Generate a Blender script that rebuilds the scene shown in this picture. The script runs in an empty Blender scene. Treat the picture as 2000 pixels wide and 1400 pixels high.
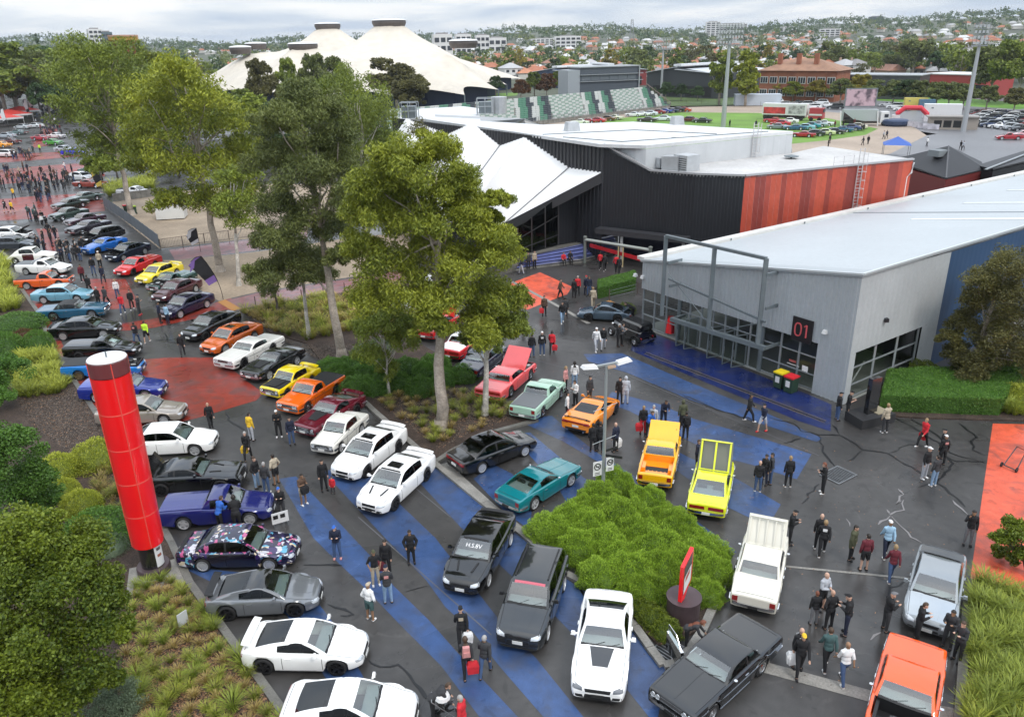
import bpy,bmesh,math,random
import numpy as np
from mathutils import Vector,Matrix
from mathutils.bvhtree import BVHTree
random.seed(7)
rng=np.random.default_rng(7)
sc=bpy.context.scene
COL=sc.collection
R=math.radians
PI=math.pi
# ---------------------------------------------------------------- camera (a drone 20.5 m above the forecourt)
FPX=1540.0;PITCH=math.atan2(620,1540);ROLL=R(1.1);CAMH=20.5
_f=np.array([0,math.cos(PITCH),-math.sin(PITCH)])
_u0=np.array([0,math.sin(PITCH),math.cos(PITCH)]);_r0=np.array([1.0,0,0])
_r=math.cos(ROLL)*_r0-math.sin(ROLL)*_u0
_u=math.cos(ROLL)*_u0+math.sin(ROLL)*_r0
cd=bpy.data.cameras.new('camera');cam=bpy.data.objects.new('camera',cd);COL.objects.link(cam)
cd.sensor_width=36;cd.lens=FPX/2000*36;cd.clip_start=0.5;cd.clip_end=20000
mw=Matrix.Identity(4)
for i in range(3):
 mw[i][0]=_r[i];mw[i][1]=_u[i];mw[i][2]=-_f[i]
mw[2][3]=CAMH
cam.matrix_world=mw
sc.camera=cam
# ---------------------------------------------------------------- overcast sky, weak wide sun, exposure
SUN_EL,SUN_AZ=R(52),R(140)
w=bpy.data.worlds.new('World');sc.world=w;w.use_nodes=True
nt=w.node_tree;nt.nodes.clear()
def wn(t,**k):
 n=nt.nodes.new(t)
 for a,b in k.items():setattr(n,a,b)
 return n
out=wn('ShaderNodeOutputWorld');mixs=wn('ShaderNodeMixShader');bg1=wn('ShaderNodeBackground');bg2=wn('ShaderNodeBackground')
sky=wn('ShaderNodeTexSky',sky_type='NISHITA');sky.sun_disc=False
sky.sun_elevation=SUN_EL;sky.sun_rotation=SUN_AZ
bg1.inputs[1].default_value=0.1
nt.links.new(sky.outputs[0],bg1.inputs[0])
tc=wn('ShaderNodeTexCoord');sep=wn('ShaderNodeSeparateXYZ');nt.links.new(tc.outputs['Generated'],sep.inputs[0])
def wmath(op,a,b=None,c=None):
 n=wn('ShaderNodeMath',operation=op)
 for i,v in enumerate((a,b,c)):
  if v is None:continue
  if isinstance(v,(int,float)):n.inputs[i].default_value=v
  else:nt.links.new(v,n.inputs[i])
 return n.outputs[0]
zc=wmath('MAXIMUM',sep.outputs[2],0.0)
zz=wmath('ADD',zc,0.10)
cx=wmath('DIVIDE',sep.outputs[0],zz);cy=wmath('DIVIDE',sep.outputs[1],zz)
cmb=wn('ShaderNodeCombineXYZ');nt.links.new(cx,cmb.inputs[0]);nt.links.new(cy,cmb.inputs[1])
n1=wn('ShaderNodeTexNoise');n1.inputs['Scale'].default_value=0.55;n1.inputs['Detail'].default_value=6;n1.inputs['Roughness'].default_value=0.52
n1.inputs['Distortion'].default_value=0.3
nt.links.new(cmb.outputs[0],n1.inputs['Vector'])
rmp=wn('ShaderNodeValToRGB');nt.links.new(n1.outputs['Fac'],rmp.inputs[0])
rmp.color_ramp.elements[0].position=0.37;rmp.color_ramp.elements[0].color=(0.54,0.64,0.79,1)
rmp.color_ramp.elements[1].position=0.62;rmp.color_ramp.elements[1].color=(1.06,1.06,1.06,1)
e=rmp.color_ramp.elements.new(0.5);e.color=(0.80,0.86,0.93,1)
grad=wmath('MULTIPLY_ADD',zc,1.1,0.88)
mul=wn('ShaderNodeMixRGB',blend_type='MULTIPLY');mul.inputs[0].default_value=1
nt.links.new(rmp.outputs[0],mul.inputs[1]);nt.links.new(grad,mul.inputs[2])
nt.links.new(mul.outputs[0],bg2.inputs[0]);bg2.inputs[1].default_value=1.18
mixs.inputs[0].default_value=0.9
nt.links.new(bg1.outputs[0],mixs.inputs[1]);nt.links.new(bg2.outputs[0],mixs.inputs[2]);nt.links.new(mixs.outputs[0],out.inputs[0])
sd=bpy.data.lights.new('sun','SUN');sd.energy=1.5;sd.angle=R(14);sd.color=(1,0.96,0.9)
so=bpy.data.objects.new('sun',sd);COL.objects.link(so)
so.rotation_euler=(PI/2-SUN_EL,0,PI-SUN_AZ)
vs=sc.view_settings;vs.view_transform='Standard';vs.look='None';vs.exposure=0.0;vs.gamma=1;vs.use_curve_mapping=False
sc.cycles.max_bounces=5;sc.cycles.transparent_max_bounces=8;sc.cycles.diffuse_bounces=2;sc.cycles.glossy_bounces=3
sc.cycles.volume_bounces=0
sc.cycles.caustics_reflective=False;sc.cycles.caustics_refractive=False
# ---------------------------------------------------------------- ground survey: the photograph's ground points in metres
def G(px,py,z=0.0):
 d=_f+_r*(px-1000)/FPX-_u*(py-700)/FPX
 t=(z-CAMH)/d[2]
 return(d[0]*t,d[1]*t)
def HT(bx,by,tx,ty):
 g=G(bx,by);d=_f+_r*(tx-1000)/FPX-_u*(ty-700)/FPX
 return CAMH+d[2]*math.hypot(*g)/math.hypot(d[0],d[1])
# ---------------------------------------------------------------- materials
_M={}
def M(name,col,rough=0.6,metal=0.0,spec=0.5,noise=None,bump=None,coat=0.0,emit=0.0,rnoise=None,noise2=None):
 if name in _M:return _M[name]
 m=bpy.data.materials.new(name);m.use_nodes=True;t=m.node_tree;L=t.links.new
 b=t.nodes['Principled BSDF']
 b.inputs['Base Color'].default_value=(*col,1);b.inputs['Roughness'].default_value=rough
 b.inputs['Metallic'].default_value=metal;b.inputs['Specular IOR Level'].default_value=spec
 if coat:b.inputs['Coat Weight'].default_value=coat;b.inputs['Coat Roughness'].default_value=0.03
 if emit:b.inputs['Emission Color'].default_value=(*col,1);b.inputs['Emission Strength'].default_value=emit
 g=t.nodes.new('ShaderNodeNewGeometry')
 def nz(scale,detail=5):
  n=t.nodes.new('ShaderNodeTexNoise');n.inputs['Scale'].default_value=scale;n.inputs['Detail'].default_value=detail
  L(g.outputs['Position'],n.inputs['Vector']);return n
 last=None
 for nn in(noise,noise2):
  if not nn:continue
  n=nz(nn[0]);mr=t.nodes.new('ShaderNodeMapRange');mr.inputs[1].default_value=0.3;mr.inputs[2].default_value=0.7
  mr.inputs[3].default_value=1-nn[1];mr.inputs[4].default_value=1+nn[1];L(n.outputs['Fac'],mr.inputs[0])
  x=t.nodes.new('ShaderNodeMixRGB');x.blend_type='MULTIPLY';x.inputs[0].default_value=1
  if last is None:x.inputs[1].default_value=(*col,1)
  else:L(last,x.inputs[1])
  L(mr.outputs[0],x.inputs[2]);last=x.outputs[0]
 if last is not None:L(last,b.inputs['Base Color'])
 if rnoise:
  n=nz(rnoise[0],4);mr=t.nodes.new('ShaderNodeMapRange');mr.inputs[1].default_value=0.38;mr.inputs[2].default_value=0.62
  mr.inputs[3].default_value=rnoise[1];mr.inputs[4].default_value=rnoise[2];L(n.outputs['Fac'],mr.inputs[0]);L(mr.outputs[0],b.inputs['Roughness'])
 if bump:
  n=nz(bump[0]);bp=t.nodes.new('ShaderNodeBump');bp.inputs['Strength'].default_value=bump[1];bp.inputs['Distance'].default_value=bump[2]if len(bump)>2 else 0.02
  L(n.outputs['Fac'],bp.inputs['Height']);L(bp.outputs[0],b.inputs['Normal'])
 _M[name]=m
 return m
def glass(name,tint,ior=1.5,rough=0.02):
 if name in _M:return _M[name]
 m=bpy.data.materials.new(name);m.use_nodes=True;t=m.node_tree;t.nodes.clear();L=t.links.new
 o=t.nodes.new('ShaderNodeOutputMaterial');mx=t.nodes.new('ShaderNodeMixShader');tr=t.nodes.new('ShaderNodeBsdfTransparent')
 gl=t.nodes.new('ShaderNodeBsdfGlossy');gl.inputs['Roughness'].default_value=rough;tr.inputs[0].default_value=(*tint,1)
 ge=t.nodes.new('ShaderNodeNewGeometry');dt=t.nodes.new('ShaderNodeVectorMath');dt.operation='DOT_PRODUCT';L(ge.outputs['Incoming'],dt.inputs[0]);L(ge.outputs['Normal'],dt.inputs[1])
 def mth(op,a,b=0.0):
  n=t.nodes.new('ShaderNodeMath');n.operation=op
  for i,v in enumerate((a,b)):
   if isinstance(v,float):n.inputs[i].default_value=v
   else:L(v,n.inputs[i])
  return n.outputs[0]
 f0=((ior-1)/(ior+1))**2
 fr=mth('ADD',mth('MULTIPLY',mth('POWER',mth('SUBTRACT',1.0,mth('ABSOLUTE',dt.outputs['Value'])),5.0),1.0-f0),f0)
 L(fr,mx.inputs[0]);L(tr.outputs[0],mx.inputs[1]);L(gl.outputs[0],mx.inputs[2]);L(mx.outputs[0],o.inputs[0])
 _M[name]=m
 return m
def foliage(name,c1,c2,trans=0.25,rough=0.5,varscale=0.35):
 """leaves: every leaf carries its own tint; trees differ a little from one another"""
 if name in _M:return _M[name]
 m=bpy.data.materials.new(name);m.use_nodes=True;t=m.node_tree;L=t.links.new
 b=t.nodes['Principled BSDF'];b.inputs['Roughness'].default_value=rough;b.inputs['Specular IOR Level'].default_value=0.35
 at=t.nodes.new('ShaderNodeAttribute');at.attribute_name='tint'
 x=t.nodes.new('ShaderNodeMixRGB');x.inputs[1].default_value=(*c1,1);x.inputs[2].default_value=(*c2,1);L(at.outputs['Fac'],x.inputs[0])
 oi=t.nodes.new('ShaderNodeObjectInfo');mr=t.nodes.new('ShaderNodeMapRange');mr.inputs[3].default_value=1-varscale;mr.inputs[4].default_value=1+varscale
 L(oi.outputs['Random'],mr.inputs[0])
 y=t.nodes.new('ShaderNodeMixRGB');y.blend_type='MULTIPLY';y.inputs[0].default_value=1;L(x.outputs[0],y.inputs[1]);L(mr.outputs[0],y.inputs[2])
 L(y.outputs[0],b.inputs['Base Color'])
 tl=t.nodes.new('ShaderNodeBsdfTranslucent');L(y.outputs[0],tl.inputs[0]);mx=t.nodes.new('ShaderNodeMixShader');mx.inputs[0].default_value=trans
 L(b.outputs[0],mx.inputs[1]);L(tl.outputs[0],mx.inputs[2]);L(mx.outputs[0],t.nodes['Material Output'].inputs[0])
 _M[name]=m
 return m
# ---------------------------------------------------------------- objects
def tag(o,label=None,cat=None,group=None,kind=None):
 if label:o['label']=label
 if cat:o['category']=cat
 if group:o['group']=group
 if kind:o['kind']=kind
 return o
def thing(name,label,cat,loc=(0,0,0),rz=0.0,group=None):
 o=bpy.data.objects.new(name,None);COL.objects.link(o);o.empty_display_size=0.3
 o.location=loc;o.rotation_euler=(0,0,rz)
 return tag(o,label,cat,group)
def link(name,me,parent=None):
 o=bpy.data.objects.new(name,me);COL.objects.link(o)
 if parent is not None:o.parent=parent
 return o
def mesh(name,v,f,mats,mi=None,smooth=False):
 me=bpy.data.meshes.new(name)
 me.from_pydata([tuple(map(float,p))for p in v],[],f)
 for m in(mats if isinstance(mats,(list,tuple))else[mats]if mats else[]):me.materials.append(m)
 if mi is not None:me.polygons.foreach_set('material_index',mi)
 if smooth:me.polygons.foreach_set('use_smooth',[True]*len(me.polygons))
 me.update()
 return me
class MB:
 """collects boxes, tubes, prisms into ONE mesh"""
 def __init__(s):s.v=[];s.f=[];s.m=[];s.cur=0
 def add(s,v,f):
  k=len(s.v);s.v+=[tuple(p)for p in v];s.f+=[tuple(i+k for i in q)for q in f];s.m+=[s.cur]*len(f);return s
 def box(s,c,d,rz=0.0,taper=1.0,ry=0.0):
  x,y,z=d[0]/2,d[1]/2,d[2]/2
  vs=[]
  for(a,b,e)in((-1,-1,-1),(1,-1,-1),(1,1,-1),(-1,1,-1),(-1,-1,1),(1,-1,1),(1,1,1),(-1,1,1)):
   k=taper if e>0 else 1
   px,py,pz=a*x*k,b*y*k,e*z
   if ry:px,pz=px*math.cos(ry)+pz*math.sin(ry),-px*math.sin(ry)+pz*math.cos(ry)
   if rz:px,py=px*math.cos(rz)-py*math.sin(rz),px*math.sin(rz)+py*math.cos(rz)
   vs.append((c[0]+px,c[1]+py,c[2]+pz))
  return s.add(vs,[(0,3,2,1),(4,5,6,7),(0,1,5,4),(1,2,6,5),(2,3,7,6),(3,0,4,7)])
 def tube(s,pts,rad,n=6,cap=True):
  pts=[Vector(p)for p in pts]
  rs=rad if isinstance(rad,(list,tuple))else[rad]*len(pts)
  vs=[];fs=[]
  for i,p in enumerate(pts):
   d=(pts[min(i+1,len(pts)-1)]-pts[max(i-1,0)]).normalized()
   a=d.cross(Vector((0,0,1))if abs(d.z)<0.95 else Vector((1,0,0))).normalized();b=d.cross(a)
   for k in range(n):
    t=2*PI*k/n
    vs.append(p+(a*math.cos(t)+b*math.sin(t))*rs[i])
  for i in range(len(pts)-1):
   for k in range(n):
    fs.append((i*n+k,i*n+(k+1)%n,(i+1)*n+(k+1)%n,(i+1)*n+k))
  if cap:
   fs.append(tuple(range(n-1,-1,-1)));fs.append(tuple((len(pts)-1)*n+k for k in range(n)))
  return s.add(vs,fs)
 def bar(s,a,b,wd,ht):
  a,b=Vector(a),Vector(b);d=(b-a).normalized()
  u=d.cross(Vector((0,0,1))if abs(d.z)<0.95 else Vector((1,0,0))).normalized()*wd/2;v=u.cross(d).normalized()*ht/2
  return s.add([a-u-v,a+u-v,a+u+v,a-u+v,b-u-v,b+u-v,b+u+v,b-u+v],[(0,1,2,3),(7,6,5,4),(0,4,5,1),(1,5,6,2),(2,6,7,3),(3,7,4,0)])
 def prism(s,poly,z0,z1):
  n=len(poly);zt=z1 if isinstance(z1,(list,tuple))else[z1]*n
  vs=[(p[0],p[1],z0)for p in poly]+[(p[0],p[1],zt[i])for i,p in enumerate(poly)]
  return s.add(vs,[tuple(range(n-1,-1,-1)),tuple(range(n,2*n))]+[(i,(i+1)%n,n+(i+1)%n,n+i)for i in range(n)])
 def lathe(s,prof,n=16,c=(0,0,0),axis='z'):
  vs=[];fs=[]
  for r_,z_ in prof:
   for k in range(n):
    t=2*PI*k/n
    if axis=='z':vs.append((c[0]+r_*math.cos(t),c[1]+r_*math.sin(t),c[2]+z_))
    else:vs.append((c[0]+r_*math.cos(t),c[1]+z_,c[2]+r_*math.sin(t)))
  for i in range(len(prof)-1):
   for k in range(n):
    q=(i*n+k,i*n+(k+1)%n,(i+1)*n+(k+1)%n,(i+1)*n+k)
    fs.append(q if axis=='z' else q[::-1])
  return s.add(vs,fs)
 def build(s,name,mats,parent=None,smooth=False):
  me=mesh(name,s.v,s.f,mats,s.m if isinstance(mats,(list,tuple))and len(mats)>1 else None,smooth)
  return link(name,me,parent)
def poly_clean(p):
 a=sum(p[i][0]*p[(i+1)%len(p)][1]-p[(i+1)%len(p)][0]*p[i][1]for i in range(len(p)))
 return p if a>0 else p[::-1]
def sheet(name,poly,z,m,kind='structure'):
 poly=poly_clean(poly)
 bm=bmesh.new();vs=[bm.verts.new((x,y,z))for x,y in poly];bm.faces.new(vs)
 bmesh.ops.triangulate(bm,faces=bm.faces[:])
 me=bpy.data.meshes.new(name);bm.to_mesh(me);bm.free();me.materials.append(m)
 o=link(name,me)
 if kind:o['kind']=kind
 return o
def copy_tree(o,parent=None):
 c=o.copy();COL.objects.link(c)
 if parent is not None:c.parent=parent
 for ch in list(o.children):copy_tree(ch,c)
 return c
def paint_slot(o,m,i=0):
 o.material_slots[i].link='OBJECT';o.material_slots[i].material=m
def leafmesh(name,P,D,N,ln,wd,tint,m,smooth_n=None):
 """many leaf-sized quads: centre P, long axis D, side axis N (numpy n x 3)"""
 n=len(P)
 ln=np.broadcast_to(ln,n)[:,None];wd=np.broadcast_to(wd,n)[:,None]
 a=P-D*ln*0.5;b=P+D*ln*0.5;mid=P+N*wd*0.5;mid2=P-N*wd*0.5
 V=np.stack([a,mid2,b,mid],1).reshape(-1,3).astype(np.float32)
 me=bpy.data.meshes.new(name);me.vertices.add(4*n);me.vertices.foreach_set('co',V.ravel())
 me.loops.add(4*n);me.loops.foreach_set('vertex_index',np.arange(4*n,dtype=np.int32))
 me.polygons.add(n);me.polygons.foreach_set('loop_start',np.arange(0,4*n,4,dtype=np.int32));me.polygons.foreach_set('loop_total',np.full(n,4,np.int32))
 at=me.attributes.new('tint','FLOAT','FACE');at.data.foreach_set('value',np.clip(tint,0,1).astype(np.float32))
 me.materials.append(m);me.update(calc_edges=True)
 return me
def unit(a):return a/np.maximum(np.linalg.norm(a,axis=-1,keepdims=True),1e-6)
def rdir(n):return unit(rng.normal(size=(n,3)))
# ================================================================ GROUND
def gp(*pts):return[G(*p)for p in pts]
def asphalt(name,col,wet=0.55,worn=False):
 """wet sealed paving: tone, wet patches and tyre scuffs"""
 m=bpy.data.materials.new(name);m.use_nodes=True;t=m.node_tree;L=t.links.new;b=t.nodes['Principled BSDF']
 g=t.nodes.new('ShaderNodeNewGeometry')
 def nz(sc_,det=5,dist=0.0):
  n=t.nodes.new('ShaderNodeTexNoise');n.inputs['Scale'].default_value=sc_;n.inputs['Detail'].default_value=det;n.inputs['Distortion'].default_value=dist
  L(g.outputs['Position'],n.inputs['Vector']);return n.outputs['Fac']
 def mrange(x,a,b_,c,d):
  n=t.nodes.new('ShaderNodeMapRange');n.inputs[1].default_value=a;n.inputs[2].default_value=b_;n.inputs[3].default_value=c;n.inputs[4].default_value=d;L(x,n.inputs[0]);return n.outputs[0]
 def mulc(a,f):
  x=t.nodes.new('ShaderNodeMixRGB');x.blend_type='MULTIPLY';x.inputs[0].default_value=1
  if isinstance(a,tuple):x.inputs[1].default_value=(*a,1)
  else:L(a,x.inputs[1])
  L(f,x.inputs[2]);return x.outputs[0]
 c=mulc(col,mrange(nz(0.22,6,0.6),0.3,0.7,0.72,1.32))
 c=mulc(c,mrange(nz(2.2,6),0.3,0.7,0.86,1.14))
 c=mulc(c,mrange(nz(38,3),0.3,0.7,0.8,1.2))
 c=mulc(c,mrange(nz(1.1,2,1.5),0.62,0.70,1.0,0.72));c=mulc(c,mrange(nz(0.55,7,2.5),0.28,0.36,1.3,1.0))
 if worn:
  x=t.nodes.new('ShaderNodeMixRGB');L(mrange(nz(0.7,9,1.2),0.50,0.72,0.0,0.6),x.inputs[0]);L(c,x.inputs[1]);x.inputs[2].default_value=(.055,.055,.058,1);c=x.outputs[0]
 L(c,b.inputs['Base Color'])
 rr=mrange(nz(0.16,5,0.8),0.34,0.60,0.14,wet);L(rr,b.inputs['Roughness'])
 b.inputs['Specular IOR Level'].default_value=0.5
 bp=t.nodes.new('ShaderNodeBump');bp.inputs['Strength'].default_value=0.25;bp.inputs['Distance'].default_value=0.006
 L(nz(60,2),bp.inputs['Height']);L(bp.outputs[0],b.inputs['Normal'])
 _M[name]=m;return m
A_FORE=asphalt('wet_asphalt',(0.050,0.0475,0.046),0.5)
A_FAR=M('car_park_sheen_asphalt',(0.17,0.17,0.18),0.42,noise=(.06,.12),noise2=(1.5,.1))  # paler base colour stands in for the sky's reflection on the asphalt
A_BLUE=asphalt('blue_coating',(0.034,0.070,0.175),0.45,True)
A_NAVY=asphalt('navy_coating',(0.010,0.020,0.095),0.4,True)
A_RED=asphalt('red_coating',(0.24,0.032,0.020),0.4,True)
A_ORANGE=asphalt('orange_red_coating',(0.62,0.10,0.05),0.6,True)
A_PINK=asphalt('pink_path_coating',(0.22,0.085,0.085),0.45,True)
CONC=M('concrete',(0.23,0.22,0.20),0.75,noise=(1.2,0.25),noise2=(14,0.2),bump=(40,0.3,0.01))
CONC_D=M('damp_concrete',(0.14,0.135,0.12),0.6,noise=(1.2,0.25),noise2=(14,0.2),bump=(40,0.3,0.01))
MULCH=M('mulch',(0.055,0.036,0.026),0.9,noise=(1.0,0.35),noise2=(16,0.65),bump=(22,1.0,0.06))
DIRT=M('bare_yard_earth',(0.30,0.235,0.17),0.85,noise=(0.25,0.25),noise2=(4,0.18),bump=(12,0.3,0.02))
TRACK=M('trotting_track_sand',(0.36,0.29,0.23),0.85,noise=(0.08,0.15),noise2=(1.5,0.12))
LAWN=M('oval_lawn',(0.13,0.25,0.03),0.8,noise=(0.12,0.2),noise2=(3,0.2))
GRASSY=M('rough_grass',(0.07,0.11,0.028),0.85,noise=(0.15,0.35),noise2=(3,0.3))
LAND=M('suburban_ground',(0.075,0.085,0.055),0.9,noise=(0.01,0.4),noise2=(0.15,0.35))
# far terrain: flat under the showground, low hills out to the horizon
def terrain_z(x,y):
 d=math.hypot(x,y);a=math.atan2(x,max(y,1e-3))
 t=min(max((d-620)/1500,0),1);t=t*t*(3-2*t)
 hgt=30+26*math.exp(-((a-0.50)/0.17)**2)+7*math.sin(a*9+1)+5*math.sin(a*23)+3*math.sin(a*51+d*0.004)
 return t*hgt
def build_terrain():
 rad=[0,150,320,480,620,760,900,1050,1200,1400,1600,1850,2100,2500,3200,4500,7000,12000]
 n=160;v=[];f=[]
 for r_ in rad:
  for k in range(n):
   a=2*PI*k/n
   x,y=r_*math.sin(a),r_*math.cos(a)
   v.append((x,y,terrain_z(x,y)-0.02-(0 if r_<2600 else(r_-2600)*0.004)))
 for i in range(len(rad)-1):
  for k in range(n):
   q=(i*n+k,(i+1)*n+k,(i+1)*n+(k+1)%n,i*n+(k+1)%n)
   f.append(q[1:]if i==0 else q)if i else f.append((k,n+k,n+(k+1)%n))
 me=mesh('ground',v,f,LAND,smooth=True);o=link('ground',me);o['kind']='structure'
 me.flip_normals()
build_terrain()
sheet('forecourt_road',[(-260,420),(-260,60),(-60,8),(70,8),(70,120),(-10,170),(-90,420)],0.0,A_FORE)
sheet('far_car_park',gp((1560,330),(2300,420),(2500,200),(1830,180),(1250,208),(1480,205),(1830,262),(1560,300)),0.004,A_FAR)
sheet('oval_track',gp((900,262),(1040,240),(1250,212),(1480,206),(1760,232),(1810,265),(1740,300),(1560,345),(900,340)),0.008,TRACK)
sheet('oval_lawn',gp((1010,258),(1180,234),(1330,220),(1480,221),(1620,232),(1715,252),(1690,264),(1620,274),(1540,282),(1420,290),(1000,330)),0.012,LAWN)
sheet('lawn',gp((870,188),(880,196),(1010,187),(1012,181)),0.012,LAWN)
sheet('lawn',gp((1700,196),(1990,214),(2060,206),(1800,186)),0.012,M('bright_grass',(0.12,0.26,0.03),0.8,noise=(0.1,0.3)))
sheet('rough_grass_strip',gp((1120,178),(1330,168),(1580,196),(1600,204),(1480,206),(1250,208)),0.016,GRASSY)
# coloured coatings, 4 mm apart
BLUES=[[(545,935),(578,930),(690,1050),(725,1087),(770,1145),(837,1210),(890,1270),(1012,1400),(937,1400),(862,1300),(782,1220),(712,1147),(662,1100),(612,1050)],[(632,922),(690,900),(745,950),(850,1050),(975,1210),(1047,1285),(1140,1400),(1062,1400),(975,1300),
 (925,1235),(870,1185),(832,1132),(752,1050)],[(822,945),(850,912),(945,990),(1040,1068),(1100,1126),(1150,1160),(1235,1230),(1268,1280),(1305,1305),(1285,1400),(1268,1400),(1220,1340),(1130,1250),(1082,1200),(1005,1130),(905,1035)],[(1010,848),(1035,844),(1155,
 945),(1108,982),(1085,945),(1035,890)],[(962,906),(1000,925),(1040,965),(1036,1036),(985,998),(925,935)],[(1040,815),(1078,812),(1110,840),(1160,880),(1240,930),(1300,980),(1350,1010),(1420,1060),(1440,1080),(1400,1062),(1290,1000),(1165,900),(1100,862),(1030,
 830)],[(1195,765),(1290,790),(1355,818),(1500,860),(1585,887),(1556,936),(1470,908),(1400,890),(1340,858),(1230,803),(1180,785)],[(1300,870),(1345,893),(1430,930),(1525,985),(1500,1028),(1420,990),(1330,925),(1290,890)],[(1140,692),(1215,690),(1350,748),(1500,
 808),(1606,856),(1595,863),(1500,832),(1350,782),(1225,728),(1150,706)],[(350,1105),(585,1130),(650,1215),(720,1340),(640,1330),(560,1200),(420,1140)],]
for i,p in enumerate(BLUES):sheet('blue_paving_band',gp(*p),0.004+.0007*i,A_BLUE)
sheet('navy_entrance_apron',gp((1246,640),(1592,776),(1624,790),(1622,842),(1560,822),(1300,714),(1232,684)),0.006,A_NAVY)
REDS=[[(110,715),(330,698),(425,698),(482,744),(515,768),(500,782),(390,815),(280,842),(205,848),(150,760)],[(225,648),(300,640),(430,612),(475,600),(450,582),(380,603),(300,622),(225,634)],[(160,545),(245,545),(275,600),(215,604)],[(30,555),(62,555),(112,650),
 (132,694),(112,700),(66,620)],[(70,447),(112,447),(122,490),(88,492)],[(-120,438),(62,428),(205,412),(200,376),(60,384),(-120,400)],[(-120,370),(100,352),(205,345),(205,330),(170,318),(60,326),(-120,345)],[(-120,326),(60,314),(170,304),(150,296),(40,300),(-120,
 312)],[(60,290),(110,282),(112,252),(84,252)],]
for i,p in enumerate(REDS):sheet('red_paving_band',gp(*p),0.004+.0007*i,A_RED)
sheet('orange_paving_patch',gp((1000,552),(1055,532),(1117,560),(1108,575),(1067,590),(1030,605),(985,588)),0.006,A_ORANGE)
sheet('orange_paving_patch',gp((1939,827),(2150,832),(2150,1180),(1895,1130)),0.006,A_ORANGE)
sheet('tile_strip',gp((425,590),(440,585),(470,602),(455,608)),0.010,M('ochre_tactile',(0.42,0.2,0.06),0.7))
sheet('tile_strip',gp((1176,592),(1190,586),(1215,598),(1198,601)),0.010,_M['ochre_tactile'])
sheet('pink_path',gp((330,488),(492,467),(600,448),(600,470),(496,490),(342,508)),0.006,A_PINK)
sheet('pink_path',gp((430,590),(500,573),(712,540),(800,525),(810,548),(714,563),(500,602),(462,606)),0.006,A_PINK)
sheet('bare_yard',gp((235,388),(470,360),(720,360),(720,436),(590,447),(490,466),(312,486),(205,402)),0.006,DIRT)
sheet('bare_yard',gp((318,508),(345,508),(500,492),(700,462),(800,455),(800,520),(705,538),(500,571),(428,588),(360,548)),0.006,DIRT)
# garden beds (10 cm of mulch) with concrete kerbs
def bed(name,poly):
 mb=MB();p=poly_clean(poly);mb.prism(p,-0.05,0.09)
 o=mb.build(name,MULCH);o['kind']='structure';return o
LEFT_EDGE=[(-60,440),(12,500),(28,545),(75,612),(108,690),(150,752),(228,868),(335,1062),(372,1142),(440,1235),(560,1402),(640,1520)]
bed('garden_bed',gp(*LEFT_EDGE)+[(-9,12),(-40,12),(-90,70)])
ISL_A=gp((628,708),(735,805),(848,905),(885,878),(960,842),(1048,817),(1000,792),(932,772),(885,738),(850,690),(760,640),(690,672))
bed('garden_bed',ISL_A)
ISL_B=gp((1042,1034),(1100,1082),(1160,1142),(1240,1215),(1285,1262),(1330,1250),(1372,1228),(1432,1090),(1400,1066),(1300,1004),(1225,936),(1180,935),(1110,985))
bed('garden_bed',ISL_B)
BED_C=gp((468,606),(520,596),(715,566),(800,548),(850,600),(830,652),(760,640),(690,672),(628,708),(600,672),(530,652))
bed('garden_bed',BED_C)
BED_R=gp((1893,1132),(2120,1180),(2160,1600),(1870,1480),(1882,1300))
bed('garden_bed',BED_R)
bed('garden_bed',gp((1712,812),(1700,760),(1830,722),(2010,760),(2140,800),(2140,826),(1938,822),(1800,818)))
def kerb(name,pts,wd=0.3,ht=0.13,m=CONC_D,seg=2.4):
 """concrete kerb in cast lengths with joints between"""
 pts=[Vector((*p,0))for p in pts];root=thing(name,None,None);root['kind']='structure'
 mb=MB();k=0
 for a,b in zip(pts[:-1],pts[1:]):
  d=b-a;n=max(1,round(d.length/seg));u=d/n
  for i in range(n):
   p=a+u*i;q=p+u*(1-0.02/max(u.length,.1))
   dv=Vector((0,0,0.003*(k%3)));k+=1
   x=MB();x.bar(p+Vector((0,0,ht/2-.02))+dv,q+Vector((0,0,ht/2-.02))+dv,wd,ht+.04);x.build('kerb_stone',m,root)
kerb('kerb',gp(*LEFT_EDGE))
kerb('kerb',gp((632,712),(735,808),(848,906),(945,985),(1042,1062),(1100,1120),(1165,1152),(1240,1226),(1270,1268),(1296,1302),(1330,1296),(1372,1234),(1434,1092)),m=CONC,wd=0.32)
kerb('kerb',gp((848,906),(888,880),(962,846),(1050,822)))
kerb('kerb',gp((1042,1036),(1062,1026)),wd=0.25)
kerb('kerb',gp((1890,1132),(1880,1300),(1866,1480)))
def drain(name,pts,wd,m=CONC):
 for i in range(len(pts)-1):
  a,b=Vector((*pts[i],0)),Vector((*pts[i+1],0));n=(b-a).normalized();s=Vector((-n.y,n.x,0))*wd/2
  sheet(name,[tuple((a-s)[:2]),tuple((b-s)[:2]),tuple((b+s)[:2]),tuple((a+s)[:2])],0.014,m)
drain('concrete_gutter',gp((1440,1288),(1612,1335),(1710,1362),(1850,1392),(2010,1420)),0.55)
drain('concrete_gutter',gp((1535,1106),(1782,1130)),0.13)
drain('concrete_gutter',gp((1000,550),(1094,600),(1150,632)),0.35)
drain('concrete_gutter',gp((868,905),(960,988),(1040,1052)),0.35)
for k,(a,b)in enumerate((((1262,688),(1614,822)),((1258,691),(1611,826)))):
 drain('yellow_line',gp(a,b),0.035,M('yellow_line_paint',(0.22,0.17,0.07),0.6))
drain('slot_drain',gp((1260,689.5),(1612,824)),0.12,M('drain_slot',(0.01,0.01,0.01),0.6))
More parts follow.
